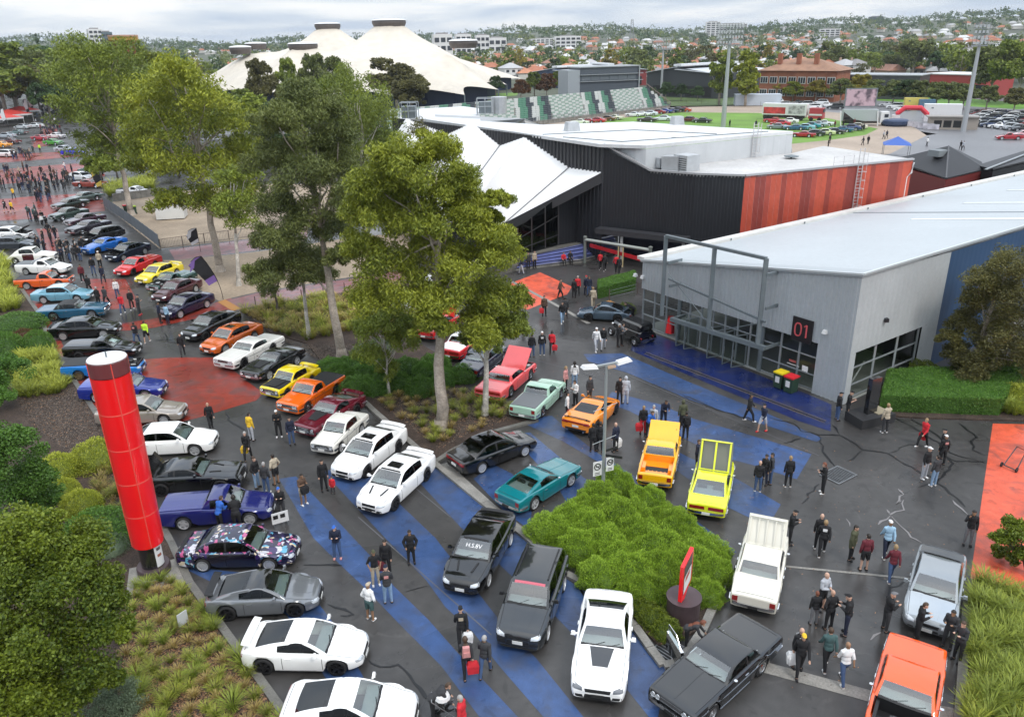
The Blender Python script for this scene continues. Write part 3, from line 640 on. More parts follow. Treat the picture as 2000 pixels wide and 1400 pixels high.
def canopy():
 root=thing('folded_canopy','white folded plate roof with dark eave over a glazed foyer','building')
 wl=(W0,W1)
 T=Vector((10.55,76.6,9.5));V1=onplane(1112,327,*wl);P1=onplane(1025,267,*wl);V2=onplane(977,284,*wl);P2=onplane(922,240,*wl);V3=onplane(875,261,*wl);P3=V3+Vector((-6,8.3,1.2))
 Cn=Vector((*G(985,437,3.4),3.4));D=Vector((*G(862,440,3.6),3.6));E=Vector((*G(800,380,4.0),4.0));F_=Vector((*G(730,330,4.5),4.5))
 R1=Vector((*G(905,420,5.6),5.6));R2=Vector((*G(820,370,6),6))
 dn=Vector((-.12,-.17,0))
 for nm,pts in(('roof_plate',(T,V1,Cn)),('roof_plate',(P1,R1,Cn,V1)),('roof_plate',(P1,V2,D,R1)),('roof_plate',(Cn,R1,D)),('roof_plate',(P2,R2,D,V2)),('roof_plate',(P2,V3,E,R2)),('roof_plate',(D,R2,E)),('roof_plate',(P3,F_,E,V3))):
  pts=[Vector(p)for p in pts]
  n=(pts[1]-pts[0]).cross(pts[2]-pts[0])
  if n.z<0:pts=pts[::-1]
  ctr=sum(pts,Vector())/len(pts);pts=[ctr+(p-ctr)*.998+Vector((0,0,.0))for p in pts]
  slabpoly(nm,pts,.18,M('white_fabric_roofing',(.80,.80,.80),.55,noise=(.2,.03)),root)
 for a,b in((V1,Cn),(V2,D),(V3,E)):
  g=MB();g.bar(a+Vector((0,0,.06)),b+Vector((0,0,.06)),.16,.05);g.build('valley_gutter',M('valley_grey',(.2,.2,.21),.5),root)
 fa=MB();fa.bar(T+Vector((0,0,-.55)),Cn+Vector((0,0,-.45)),.22,.9);fa.bar(Cn+Vector((0,0,-.45)),D+Vector((0,0,-.45)),.22,.9);fa.build('eave_fascia',M('eave_charcoal',(.035,.036,.04),.5),root)
 b0=Vector((-.6,73.2));b1=Vector((4.9,78.4));b2=Vector((11.3,82.6));z0=1.2
 hs=lambda p:max(3.0,3.2+(p.x+.4)*.55)
 corrug('foyer_wall',b1,b2,z0,z0,hs(b1),hs(b2)+.4,BLACKC,root,.4,.015);e0=b0+Vector((-9,4))
 corrug('foyer_wall',e0,b0,z0,z0,3.2,hs(b0),BLACKC,root,.4,.015)
 FG=glass('foyer_glass',(.10,.12,.13),1.4);frm=M('bronze_frame',(.05,.05,.052),.4,.3)
 n=4
 for i in range(n):
  pa,pb=b0.lerp(b1,i/n),b0.lerp(b1,(i+1)/n)
  for j,(f0,f1)in enumerate(((0,.22),(.22,.62),(.62,1))):
   za,zb_=z0+(hs(pa)-z0)*f0,z0+(hs(pb)-z0)*f0;zc_,zd=z0+(hs(pa)-z0)*f1,z0+(hs(pb)-z0)*f1
   link('window_pane',mesh('window_pane',[(pa.x,pa.y,za),(pb.x,pb.y,zb_),(pb.x,pb.y,zd),(pa.x,pa.y,zc_)],[(0,1,2,3)],FG),root)
   x=MB();x.bar((pa.x,pa.y,za),(pb.x,pb.y,zb_),.1,.08);x.build('transom',frm,root)
 for i in range(n+1):
  p=b0.lerp(b1,i/n);x=MB();x.bar((p.x,p.y,z0),(p.x,p.y,hs(p)),.09,.14);x.build('mullion',frm,root)
 p=b0.lerp(b1,.33)+Vector((-.5,.6));x=MB();x.box((p.x,p.y,2.4),(.35,.35,2.4));x.build('gold_column',M('gold_column',(.45,.30,.06),.5),root)
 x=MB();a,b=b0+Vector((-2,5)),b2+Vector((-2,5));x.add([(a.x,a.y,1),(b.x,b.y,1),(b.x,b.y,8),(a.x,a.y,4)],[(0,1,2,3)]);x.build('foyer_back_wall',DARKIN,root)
 tp=MB();tp.prism(poly_clean([(-10,76),(-1.2,71.6),(1.2,74.2),(7.2,79.0),(10.6,83.0),(11.8,84.5),(5,90),(-10,90)]),0,1.18);o=tp.build('terrace',CONC_D);o['kind']='structure'
canopy()
def steps():
 root=thing('terraced_steps','long blue striped steps below the foyer garden','steps')
 f0=[Vector(G(1000,530)),Vector(G(1018,527)),Vector(G(1140,512)),Vector(G(1212,492))];b0=[Vector((-1.6,72.2)),Vector((1.2,74.4)),Vector((7.2,79.1)),Vector((11.0,83.2))]
 BL=M('step_blue',(.16,.19,.42),.5,noise=(2,.1));ED=M('step_edge_dark',(.012,.014,.04),.5)
 n=5
 for k in range(n):
  lo=[f.lerp(b,k/n)for f,b in zip(f0,b0)];hi=[f.lerp(b,(k+1)/n)for f,b in zip(f0,b0)]
  m=MB();z=.22*(k+1)
  for i in range(3):m.prism(poly_clean([tuple(lo[i]),tuple(lo[i+1]),tuple(hi[i+1]),tuple(hi[i])]),0,z)
  m.build('step',BL if k else CONC,root)
  e=MB()
  for i in range(3):e.bar((*lo[i],z+.006),(*lo[i+1],z+.006),.12,.02)
  e.build('step_edge',ED,root)
steps()
# black gabled hall behind the red wall
def gable():
 root=thing('gabled_black_hall','black gabled hall with a grey roof hatch beyond the red wall','building')
 z=7.5;R0=Vector((*G(1853,285,z),z));a=Vector((*G(1740,312,5.0),5.0));b=Vector((*G(1848,348,4.6),4.6));c=Vector((*G(1925,330,4.6),4.6));d_=R0+(R0-b)*.9
 bk=Vector((R0.x+8,R0.y+6,4.6))
 BR=M('black_roofing',(.022,.023,.027),.5,noise=(.4,.1))
 for pts in((R0,a,b),(R0,b,c),(R0,c,bk),(R0,bk,a)):
  p=list(pts)
  if(p[1]-p[0]).cross(p[2]-p[0]).z<0:p=p[::-1]
  slabpoly('roof_slope',p,.15,BR,root)
 w=MB();w.prism(poly_clean([tuple(v[:2])for v in(a,b,c,bk)]),0,[4.4]*4);w.build('wall',M('dark_red_wall',(.16,.02,.018),.5),root)
 f=MB();f.bar(R0,b,.15,.12);f.build('ridge_flashing',M('ridge_grey',(.08,.08,.085),.4),root)
 m=R0.lerp(a,.35).lerp(R0.lerp(b,.45),.55);h=MB();h.box(m+Vector((0,0,.35)),(2.0,1.7,.7),.4,.9);h.build('roof_hatch',M('hatch_grey',(.17,.19,.20),.5),root)
 r2=thing('long_black_shed','long low black roofed shed along the right edge','building')
 p=[Vector((*G(1908,323,5),5)),Vector((*G(1940,330,5),5)),Vector((*G(2080,296,5),5)),Vector((*G(2080,270,5),5))]
 slabpoly('roof',p if(p[1]-p[0]).cross(p[2]-p[0]).z>0 else p[::-1],.2,BR,r2)
 w=MB();w.prism(poly_clean([tuple(v[:2])for v in p]),0,4.7);w.build('wall',BLACKC,r2)
 g_=MB();g_.bar(Vector((*G(1925,332,5.1),5.15)),Vector((*G(2060,280,5.1),5.15)),.25,.12);g_.build('gutter',MULL,r2)
gable()
# other roofs behind the canopy: pale metal sheds and a gabled shed with half timbering
def backroofs():
 r=thing('pale_plant_roof','pale metal roof with caged plant units behind the trees','building')
 z=9.5;slabpoly('roof',[(*G(*p,z),z)for p in((775,232),(832,233),(940,248),(935,212),(905,208),(800,214))][::-1],.25,ROOFW,r)
 w=MB();w.prism(poly_clean([G(*p,z)for p in((775,232),(832,233),(940,248),(935,212),(905,208),(800,214))]),0,z-.25);w.build('wall',PALEC,r)
 for px,py in((948,225),(800,235)):
  c=Vector((*G(px,py,z),z));f=MB()
  for sx in(-1,0,1):
   for sy in(-1,1):f.tube([c+Vector((sx*1.3,sy*1.3,0)),c+Vector((sx*1.3,sy*1.3,2.6))],.06,4)
  for zz in(.3,1.4,2.6):
   for sy in(-1,1):f.tube([c+Vector((-1.3,sy*1.3,zz)),c+Vector((1.3,sy*1.3,zz))],.05,4)
  f.build('plant_cage',MULL,r);b=MB();b.box(c+Vector((0,0,1.2)),(2.0,2.0,1.7));b.build('plant_unit',STEELG,r)
 c=Vector((*G(975,222,z),z));t_=MB();t_.tube([c,c+Vector((0,0,2.6))],1.3,14);t_.build('water_tank',ductm_ if False else M('duct_metal',(.52,.54,.56),.35,.5),r)
 g=thing('half_timbered_shed','small gabled shed with half timbered end beside the plant roof','building')
 z=8.2;A_=Vector((*G(950,252,z),z));B_=Vector((*G(1000,250,z),z));C_=Vector((*G(1065,248,z),z));Rg=Vector((*G(1024,232,z+1.6),z+1.6));bk=(B_-C_);ax=Vector((-14,10,0))
 slabpoly('roof_slope',[Rg,Rg+ax,A_+ax*.6,B_+Vector((-1.5,0,0))],.12,M('grey_metal_roof',(.42,.44,.46),.5),g)
 slabpoly('roof_slope',[Rg,C_,C_+ax,Rg+ax],.12,M('grey_metal_roof',(.42,.44,.46),.5),g)
 Bp=Vector((B_.x,B_.y,z));e=MB();e.add([(Bp.x,Bp.y,0),(C_.x,C_.y,0),(C_.x,C_.y,z-.1),tuple(Rg-Vector((0,0,.2))),(Bp.x,Bp.y,z-.1)],[(0,1,2,3,4)]);e.build('gable_wall',M('render_white',(.6,.6,.58),.6),g)
 for s in(.15,.3,.45,.6,.75,.9):
  p=Bp.lerp(C_,s);h=z+1.4*(1-abs(s-.45)*1.8);x=MB();x.bar((p.x,p.y-.06,z-2),(p.x,p.y-.06,h),.2,.1);x.build('timber',BLACKC,g)
backroofs()
# ---------------------------------------------------------------- great tent
def great_tent():
 root=thing('tensile_tent','huge cream tensile tent with four ringed masts','building')
 ms=[((760,48),345,12.5),((640,54),385,10.5),((905,88),322,10),((592,94),318,10),((500,92),395,9),((470,100),350,8)]
 M_=[]
 for(px,py),y,rr in ms:
  d=_f+_r*(px-1000)/FPX-_u*(py-700)/FPX;t=y/d[1];M_.append((d[0]*t,y,CAMH+d[2]*t,rr*.48))
 edge=[(-14,274),(-3,300),(0,335),(7,384),(-8,420),(-45,447),(-95,452),(-138,440),(-150,400),(-132,352),(-112,312),(-92,283),(-62,268),(-38,277)]
 cx=sum(p[0]for p in edge)/len(edge);cy=sum(p[1]for p in edge)/len(edge)
 def zf(x,y):
  zs=[]
  for mx_,my_,mz,mr in M_:
   d=max(0,math.hypot(x-mx_,y-my_)-mr);zs.append(6.5+(mz-6.5)*math.exp(-d/26)**1.0)
  s=sum(math.exp(.35*z)for z in zs);return math.log(s/1.0)/.35-.6
 na,nr_=140,34;v=[];f=[]
 eb=[]
 per=[];k=len(edge)
 for i in range(na):
  t=i/na*k;a=int(t);s=t-a;p,q=edge[a%k],edge[(a+1)%k]
  sc_=1-.10*math.sin(PI*s);x,y=p[0]+(q[0]-p[0])*s,p[1]+(q[1]-p[1])*s
  eb.append((cx+(x-cx)*sc_,cy+(y-cy)*sc_,4.2+1.6*math.sin(PI*s)))
 for j in range(nr_+1):
  r_=j/nr_
  for(x,y,ze)in eb:
   X,Y=cx+(x-cx)*r_,cy+(y-cy)*r_;z=zf(X,Y);bl=max(0,(r_-.55)/.45);v.append((X,Y,z*(1-bl**1.5)+ze*bl**1.5))
 for j in range(nr_):
  for i in range(na):f.append((j*na+i,(j+1)*na+i,(j+1)*na+(i+1)%na,j*na+(i+1)%na))
 me=mesh('tent_membrane',v,f,M('cream_membrane',(.62,.565,.48),.6,noise=(.03,.12),noise2=(.3,.08)),smooth=True);link('tent_membrane',me,root)
 for i,(mx_,my_,mz,mr)in enumerate(M_):
  rg=MB();tl=(.12,-.05)
  rg.lathe([(mr,-1.2),(mr*1.15,.5),(mr*1.12,1.4),(mr*1.0,1.45)],28,(mx_,my_,mz));rg.build('mast_ring',M('ring_bronze',(.10,.085,.08),.5,.3),root)
  cp_=MB();cp_.lathe([(mr*1.2,1.4),(mr*1.05,1.8),(mr*.5,2.1),(.001,2.2)],28,(mx_,my_,mz));cp_.build('mast_cap',M('cap_white',(.7,.7,.7),.5),root)
 wl_=MB();ins=[(cx+(x-cx)*.93,cy+(y-cy)*.93)for x,y,z in eb]
 wl_.add([(x,y,0)for x,y in ins]+[(x,y,6)for x,y in ins],[(i,(i+1)%na,na+(i+1)%na,na+i)for i in range(na)]);wl_.build('perimeter_wall',M('navy_wall',(.02,.035,.085),.5),root)
 for i in range(0,na,10):
  x,y,z=eb[i];p=MB();p.tube([(x,y,0),(x,y,z)],.25,6);p.build('edge_post',STEELG,root)
great_tent()
# ---------------------------------------------------------------- grandstand, commentary box, sheds
def grandstand():
 root=thing('grandstand','open grandstand with bands of green, white and dark seating','grandstand')
 d=Vector((.705,.709));n=Vector((-.709,.705));P0=Vector((6.5,211.8))-d*48;L_=110.5;rows=13;dep=.72
 gm=[M('seat_white',(.55,.56,.55),.5),M('seat_green',(.10,.24,.17),.5),M('seat_dark',(.05,.06,.075),.5),M('seat_mint',(.27,.36,.31),.5)]
 base=MB()
 for k in range(rows):
  a=P0+n*(k*dep);b=a+d*L_;c=P0+n*(rows*dep)+d*L_;e=P0+n*(rows*dep)
  base.prism(poly_clean([tuple(a),tuple(b),tuple(b+n*dep),tuple(a+n*dep)]),0,1.0+k*.40)
 base.build('terrace_step',CONC,root)['kind']='stuff'
 seats=MB();blk=9.2
 for k in range(rows):
  x=0.2;z=1.0+k*.40
  while x<L_-.6:
   sh=x-k*dep*.9
   cell=int(sh//(blk*1.5));loc=sh-cell*blk*1.5
   if loc<.7:x+=.7;continue
   band=cell%2
   wd=1.5
   if band:c=(int((loc)//2.3))%3
   else:c=3 if(int(loc//1.5)+k)%2 else 0
   p=P0+d*(x+wd/2)+n*(k*dep+.4);seats.cur=c
   seats.box((p.x,p.y,z+.22),(wd*.94,.42,.42),math.atan2(d.y,d.x));x+=wd
 seats.build('seat_row',gm,root)['kind']='stuff'
 rl=MB()
 for off_,z0 in((-.3,0),):
  for i in range(56):
   p=P0+d*(i*2)+n*off_;rl.tube([(p.x,p.y,z0),(p.x,p.y,2.0)],.05,4)
  for z in(1.2,2.0):a,b=P0+n*off_,P0+n*off_+d*L_;rl.tube([(a.x,a.y,z),(b.x,b.y,z)],.04,4)
 rl.build('front_railing',GALV,root)
 a=P0+d*(L_+.2);b=a+n*rows*dep;x=MB();x.tube([(a.x,a.y,1.9),(b.x,b.y,7.2)],.08,5);
 for s in np.linspace(0,1,9):p=a.lerp(b,s);x.tube([(p.x,p.y,.8+5*s),(p.x,p.y,1.9+5.3*s)],.05,4)
 x.build('end_railing',M('railing_rust',(.25,.18,.16),.6),root)
grandstand()
def box_building(name,label,p0,p1,depth,z0,h,wallm,roofm,parts=None,cat='building',ov=.4):
 t=thing(name,label,cat);p0,p1=Vector(p0),Vector(p1);d=(p1-p0).normalized();n=Vector((-d.y,d.x));q=[p0,p1,p1+n*depth,p0+n*depth]
 w=MB();w.prism(poly_clean([tuple(v)for v in q]),z0,h);w.build('wall',wallm,t)
 r_=MB();qq=[p0-d*ov-n*ov,p1+d*ov-n*ov,p1+d*ov+n*(depth+ov),p0-d*ov+n*(depth+ov)];r_.prism(poly_clean([tuple(v)for v in qq]),h+.003,h+.3);r_.build('roof',roofm,t)
 return t,p0,p1,d,n
def commentary():
 p0,p1=Vector((23.0,262)),Vector((42.6,270));hT=12.2
 t,p0,p1,d,n=box_building('commentary_box','dark grey commentary box with a long window band above the grandstand',p0,p1,8,0,hT,M('slate_cladding',(.07,.085,.105),.5),MULL)
 a=p0-d*4.2;x=MB();x.prism(poly_clean([tuple(a),tuple(p0-d*.02),tuple(p0-d*.02+n*7),tuple(a+n*7)]),0,hT-.6);x.build('stair_tower',M('tower_grey',(.30,.33,.36),.5),t)
 for i in range(6):
  a,b=p0+d*(.6+i*3.3),p0+d*(.6+i*3.3+3.0);o=-n*.05
  x=MB();x.bar((*(a+o),9.1),(*(b+o),9.1),.06,1.5);x.build('window',M('commentary_glass',(.12,.14,.16),.1),t)
 for z in(8.1,10.1):
  a,b=p0-n*.3,p1+d*1.5-n*.3;x=MB();x.bar((*a,z),(*b,z),.5,.16);x.build('ledge',MULL,t)
 p=p1-n*.5;x=MB();x.bar((*p,4),(*p,hT+.3),.35,.35);x.build('fin',MULL,t)
commentary()
def sheds():
 RD=M('shed_red',(.22,.035,.035),.5);SL=M('shed_charcoal',(.045,.05,.058),.5);NV=M('shed_navy',(.03,.06,.13),.5)
 specs=[('navy ended long shed with pale skillion roof',(1035,172),(1150,176),NV,26,9),('red gabled shed with pale roof behind the commentary box',(1142,172),(1262,168),RD,26,9.5),('wide charcoal shed with pale stepped roof and open dark bays',(1262,190),(1400,
  196),SL,40,11)]
 for lab,a,b,m,dep,h in specs:
  p0,p1=Vector(G(*a)),Vector(G(*b));p0,p1=p0+(p0.normalized()*6),p1+(p1.normalized()*6)
  t=thing('exhibition_shed',lab,'shed',group='sheds behind the grandstand');d=(p1-p0).normalized();n=Vector((-d.y,d.x));L_=(p1-p0).length
  w=MB();w.prism(poly_clean([tuple(p0),tuple(p1),tuple(p1+n*dep),tuple(p0+n*dep)]),0,h-2.5);w.build('wall',m,t)
  k=L_*.30
  for s0,s1,z0,z1 in((0,.42,h-2.4,h-.4),(.42,1,h-.4-.8,h-2.4)):
   a3,b3=p0+d*L_*s0,p0+d*L_*s1
   slabpoly('roof_slope',[(*(a3-n),z0),(*(b3-n),z1),(*(b3+n*dep),z1),(*(a3+n*dep),z0)],.2,M('shed_pale_roof',(.55,.58,.61),.5),t)
  g=MB();a3,b3=p0,p1;m3=p0+d*L_*.42;g.add([(*(p0-n*.05),h-2.6),(*(p1-n*.05),h-2.6),(*(m3-n*.05),h-.6)],[(0,1,2)]);g.build('gable',m,t)
  x=MB();x.bar((*(m3+n*.5),h+.1),(*(m3+n*dep),h+.1),3.2,.7);x.build('ridge_monitor',M('monitor_white',(.62,.64,.66),.5),t)
  for s in np.linspace(.1,.8,4):
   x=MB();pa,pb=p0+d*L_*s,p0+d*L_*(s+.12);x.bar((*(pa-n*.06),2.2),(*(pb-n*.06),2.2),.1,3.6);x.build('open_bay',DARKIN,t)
sheds()
# ================================================================ TREES AND PLANTING
F_GUM=foliage('gum_leaves',(0.077,0.120,0.025),(0.295,0.355,0.043),.16,varscale=.12)
F_GUMY=foliage('yellow_gum_leaves',(0.090,0.130,0.019),(0.362,0.389,0.036),.16,varscale=.12)
F_GUMD=foliage('olive_gum_leaves',(0.071,0.098,0.035),(0.227,0.260,0.065),.15,varscale=.12)
F_BROWN=foliage('brownish_gum_leaves',(0.072,0.070,0.025),(0.185,0.176,0.049),.22,varscale=.15)
F_DARK=foliage('dark_leaves',(0.028,0.062,0.022),(0.085,0.145,0.040),.2,varscale=.25)
F_LUSH=foliage('lush_leaves',(0.034,0.067,0.009),(0.196,0.245,0.019),.18,varscale=.1)
F_BRIGHT=foliage('bright_shrub_leaves',(0.060,0.125,0.014),(0.40,0.58,0.060),.2,varscale=.1)
F_HEDGE=foliage('hedge_leaves',(0.045,0.11,0.018),(0.14,0.28,0.040),.18,varscale=.15)
F_GREYG=foliage('grey_green_leaves',(0.09,0.13,0.08),(0.22,0.28,0.17),.2)
F_STRAW=foliage('straw_grass',(0.20,0.15,0.04),(0.46,0.35,0.12),.2,varscale=.2)
F_GRASS=foliage('tussock_grass',(0.09,0.125,0.016),(0.34,0.36,0.05),.2,varscale=.25)
F_LIME=foliage('lime_grass',(0.15,0.20,0.02),(0.46,0.49,0.06),.2,varscale=.12)
F_GRN=foliage('green_grass',(0.09,0.14,0.016),(0.34,0.40,0.055),.2,varscale=.15)
F_RUST=foliage('autumn_leaves',(0.10,0.042,0.022),(0.20,0.10,0.035),.2,varscale=.3)
F_YELL=foliage('yellow_leaves',(0.17,0.15,0.02),(0.36,0.30,0.04),.25,varscale=.2)
BARK=M('pale_gum_bark',(0.36,0.31,0.26),0.8,noise=(1.1,.35),noise2=(9,.25),bump=(14,.5,.03))
BARKW=M('white_gum_bark',(0.46,0.43,0.38),0.8,noise=(1.6,.4),noise2=(12,.3),bump=(14,.5,.03))
BARKD=M('dark_bark',(0.10,0.08,0.065),0.85,noise=(2,.3),bump=(14,.5,.03))
def leaf_cloud(lobes,per,ln,wd,hang=.6,sub=12,flat=.75,shell=.55):
 """leaves gathered in sub-clumps over every lobe (x, y, z, r)"""
 P,D,N,T,LN=[],[],[],[],[]
 for(x,y,z,r)in lobes:
  c=np.array([x,y,z]);ns=max(4,int(sub))
  d=rdir(ns);d[:,2]=np.abs(d[:,2])*1.1-.35;d=unit(d)
  sc_=c+d*r*rng.uniform(shell,1.0,(ns,1))*np.array([1,1,flat]);sr=r*rng.uniform(.30,.50,ns)
  k=int(per/ns);lt=rng.uniform(-.16,.16)
  for i in range(ns):
   q=rdir(k)*(rng.uniform(0,1,(k,1))**.45)*sr[i]*np.array([1,1,.8]);p=sc_[i]+q
   dd=rdir(k);dd[:,2]=dd[:,2]*(1-hang)-hang;dd=unit(dd)
   nn=unit(np.cross(dd,rdir(k)))
   P.append(p);D.append(dd);N.append(nn);T.append(rng.uniform(0,1,k)*.55+.22+lt+rng.uniform(-.12,.12));LN.append(rng.uniform(.7,1.3,k))
 P,D,N=map(np.concatenate,(P,D,N));T=np.concatenate(T);LN=np.concatenate(LN)
 return P,D,N,ln*LN,wd*LN,T
def limb(mb,a,b,r0,r1,wob=.12,n=6):
 a,b=Vector(a),Vector(b);L_=(b-a).length;pts=[]
 for i in range(n):
  t=i/(n-1);w_=Vector((random.gauss(0,wob),random.gauss(0,wob),0))*L_*.15*math.sin(PI*t);pts.append(a.lerp(b,t)+w_+Vector((0,0,L_*.05*math.sin(PI*t))))
 mb.tube(pts,[r0+(r1-r0)*i/(n-1)for i in range(n)],8);return pts
def gum(label,base,lobes_px,fol,r0=.32,per=1500,ln=.27,wd=.062,depth=1.5,bark=None,fork=.55,name='gum_tree',cat='tree',hang=.62,group=None,sub=17,flat=.92,twigs=True,lean=0):
 """a tree whose lobes stand at the trunk's distance, spread in depth; (px, py, r px) are survey sightings"""
 bx,by=G(*base);dist=math.hypot(bx,by);t=thing(name,label,cat,(bx,by,0),0,group)
 fw=Vector((bx,by,0)).normalized();lob=[]
 for i,(px,py,rp)in enumerate(lobes_px):
  d=_f+_r*(px-1000)/FPX-_u*(py-700)/FPX;off=random.uniform(-1,1)*depth+lean*(py-500)
  s=(dist+off)/(d[0]*fw.x+d[1]*fw.y);p=Vector((d[0]*s,d[1]*s,CAMH+d[2]*s))
  r=rp*s*math.sqrt(d@d)/FPX/math.sqrt(1+((px-1000)**2+(py-700)**2)/FPX**2)
  r*=1.16;lob.append((p.x-bx,p.y-by,p.z,r))
  if depth>.8:
   lob.append((p.x-bx+fw.x*r*1.5+random.gauss(0,.3),p.y-by+fw.y*r*1.5,p.z-r*.2,r*.9))
 half=[per*(2.5 if dist<70 else 1.1)*(1 if(i%2==0 or depth<=.8)else .5)for i in range(len(lob))]
 parts_=[leaf_cloud([l],p_,ln*(.86 if dist<70 else 1.1),wd*(.98 if dist<70 else 1.3),hang,sub,flat,.38)for l,p_ in zip(lob,half)]
 arr=[np.concatenate([q[i]for q in parts_])for i in range(6)]
 link('crown',leafmesh('crown',*arr,fol),t)
 if bark:
  ztop=max(l[2]for l in lob);zl=min(l[2]-l[3]for l in lob);cx_=sum(l[0]for l in lob)/len(lob);cy_=sum(l[1]for l in lob)/len(lob);cz=zl+(ztop-zl)*fork
  m=MB();fk=Vector((cx_*.35,cy_*.35,max(zl+.5,cz*.6)))
  pts=limb(m,(0,0,-.1),fk,r0,r0*.62,.1);m.lathe([(r0*1.5,-.1),(r0*1.15,.25),(r0,.7)],10)
  t1=limb(m,fk,(cx_*.8,cy_*.8,ztop-1),r0*.6,.05)
  m.build('trunk',bark,t,smooth=True)
  lm_=sorted(lob,key=lambda q:-q[3])[:16 if twigs else 5]
  for l in lm_:
   m=MB();s=random.uniform(.05,.6);o=fk.lerp(Vector((cx_*.8,cy_*.8,ztop-1)),s)if l[2]>fk.z+1 else Vector(pts[3]).lerp(fk,random.random())
   limb(m,o,(l[0],l[1],l[2]-l[3]*.1),r0*.27*(1-s*.5),.03,.2);m.build('branch',bark,t,smooth=True)
 return t
GG='tall gums in the garden beds'
gum('large spreading gum with bright green clumps in front of the white canopy',(862,838),[(780,312,46),(850,300,42),(740,362,50),(812,372,60),(890,362,46),(718,424,48),(792,442,60),(872,432,55),(938,446,40),(702,486,38),(760,522,58),(842,512,60),(922,512,55),
 (984,490,42),(730,590,42),(800,590,50),(880,592,50),(960,590,48),(1006,588,28),(930,650,42),(985,645,32),(842,640,32),(966,392,22),(962,425,18),(905,400,40)],F_GUMY,.36,1750,bark=BARK,group=GG)
gum('thin straight gum beside the large one, grey trunk',(948,812),[(945,628,34),(976,606,34),(1002,640,26),(925,668,24),(962,664,28)],F_GUM,.19,900,bark=BARKW,depth=1.0,group=GG)
gum('small wispy gum with a thin pale stem left of the large gum',(760,772),[(742,652,34),(782,668,30),(724,694,28),(762,622,30),(802,640,28),(752,724,22),(716,640,24)],F_GUM,.10,650,bark=BARKW,depth=1.0,group=GG)
gum('tall narrow olive gum with a long bare pale trunk',(668,697),[(578,186,38),(628,216,40),(545,244,42),(600,284,52),(660,274,40),(530,322,44),(592,352,54),(652,342,50),(682,392,34),(540,402,44),(602,432,50),(652,452,34),(532,472,38),(582,502,38),(512,540,30),
 (602,536,30),(664,506,24)],F_GUMD,.34,1700,bark=BARK,depth=2.2,group=GG)
gum('slender gum with white trunk left of the olive gum',(604,662),[(560,474,36),(612,504,32),(546,524,30),(592,546,26),(636,540,22)],F_GUMD,.17,800,bark=BARKW,depth=1.2,group=GG)
gum('small gum with a dark peeling stem at the grass bed',(543,614),[(530,566,22),(546,540,20),(520,545,16)],F_GUMD,.12,500,bark=BARKD,depth=.9,group=GG)
gum('wide yellow green gum behind the flags, trunk in the bare yard',(430,530),[(330,152,48),(400,192,50),(290,190,44),(442,242,50),(370,252,58),(292,262,48),(472,292,34),(422,322,50),(340,332,54),(282,322,38),(470,362,32),(392,392,36),(322,392,30),(450,408,30)],
 F_GUMY,.40,1700,ln=.36,wd=.085,bark=BARK,depth=3,group=GG)
gum('thin gum with two pale stems right of the wide gum',(467,558),[(450,352,32),(482,392,28),(440,402,28),(466,432,28),(482,340,22)],F_GUM,.20,800,ln=.32,wd=.075,bark=BARKW,depth=1.5,group=GG)
gum('big rounded gum at the left with its trunk by the yard bins',(257,420),[(170,106,42),(222,112,44),(142,152,44),(202,172,54),(262,172,44),(150,222,44),(222,232,48),(268,232,34),(182,290,38),(242,292,36),(204,326,22)],F_GUM,.42,1700,ln=.42,wd=.10,bark=BARK,
 depth=4,group=GG)
gum('light green gum with pale forked limbs behind the olive gum',(714,452),[(662,166,42),(620,192,38),(702,192,44),(742,232,44),(690,252,50),(760,282,38),(722,312,48),(778,322,32),(662,302,38),(750,372,32),(700,372,36)],F_GUM,.34,1500,ln=.36,wd=.085,bark=BARKW,
 depth=3,group=GG)
gum('sparse brownish sapling in front of the plant roof',(842,470),[(820,256,22),(850,290,26),(832,322,28),(806,300,18)],F_BROWN,.16,500,ln=.32,wd=.075,bark=BARKW,depth=1.5,group=GG)
gum('brown leaved gum against the blue pavilion wall',(1890,757),[(1975,522,38),(1912,552,33),(1992,574,44),(1940,592,42),(1882,632,28),(1930,652,42),(1988,652,46),(1852,662,18),(1870,692,23),(1922,702,32),(1890,726,28),(1990,702,38),(1902,590,24),(2030,600,50)],
 F_BROWN,.2,1500,ln=.2,wd=.055,bark=BARK,depth=1.0,hang=.4)
gum('leafy small tree over the orange paving at the right edge',(2006,1118),[(1976,1026,20),(1996,1056,26),(1956,1050,17),(1976,1082,22),(2004,1092,22),(1950,1078,12)],F_LUSH,.06,900,ln=.13,wd=.06,bark=BARKD,depth=.5,hang=.25)
# foreground shrubs at the left, close to the drone
gum('big leafy yellow green bush filling the lower left corner',(60,1372),[(60,1062,62),(150,1076,56),(26,1150,74),(118,1150,74),(198,1158,42),(60,1258,80),(160,1256,70),(214,1236,34),(36,1366,80),(130,1362,72),(200,1322,36),(-40,1250,80),(-30,1390,80),(84,1110,
 60)],F_LUSH,.1,3000,ln=.125,wd=.066,depth=.75,name='large_bush',cat='bush',hang=.2,sub=18,lean=-.004)
gum('dark leafy bush above the lower left bush',(30,1080),[(22,872,46),(62,930,46),(16,978,56),(84,986,36),(50,1030,40),(-20,900,50)],F_HEDGE,.1,2600,ln=.12,wd=.07,depth=.7,name='bush',cat='bush',hang=.2,sub=18)
gum('dark green bush at the left edge below the lime grass',(2,800),[(12,742,36),(30,712,22),(6,776,28),(-20,750,36)],F_HEDGE,.1,1800,ln=.13,wd=.07,depth=.6,name='bush',cat='bush',hang=.2)
gum('grey green bush in the bottom left tussocks',(222,1400),[(230,1352,34),(200,1380,34),(246,1392,30)],F_GREYG,.1,2200,ln=.07,wd=.03,depth=.4,name='bush',cat='bush',hang=.1)
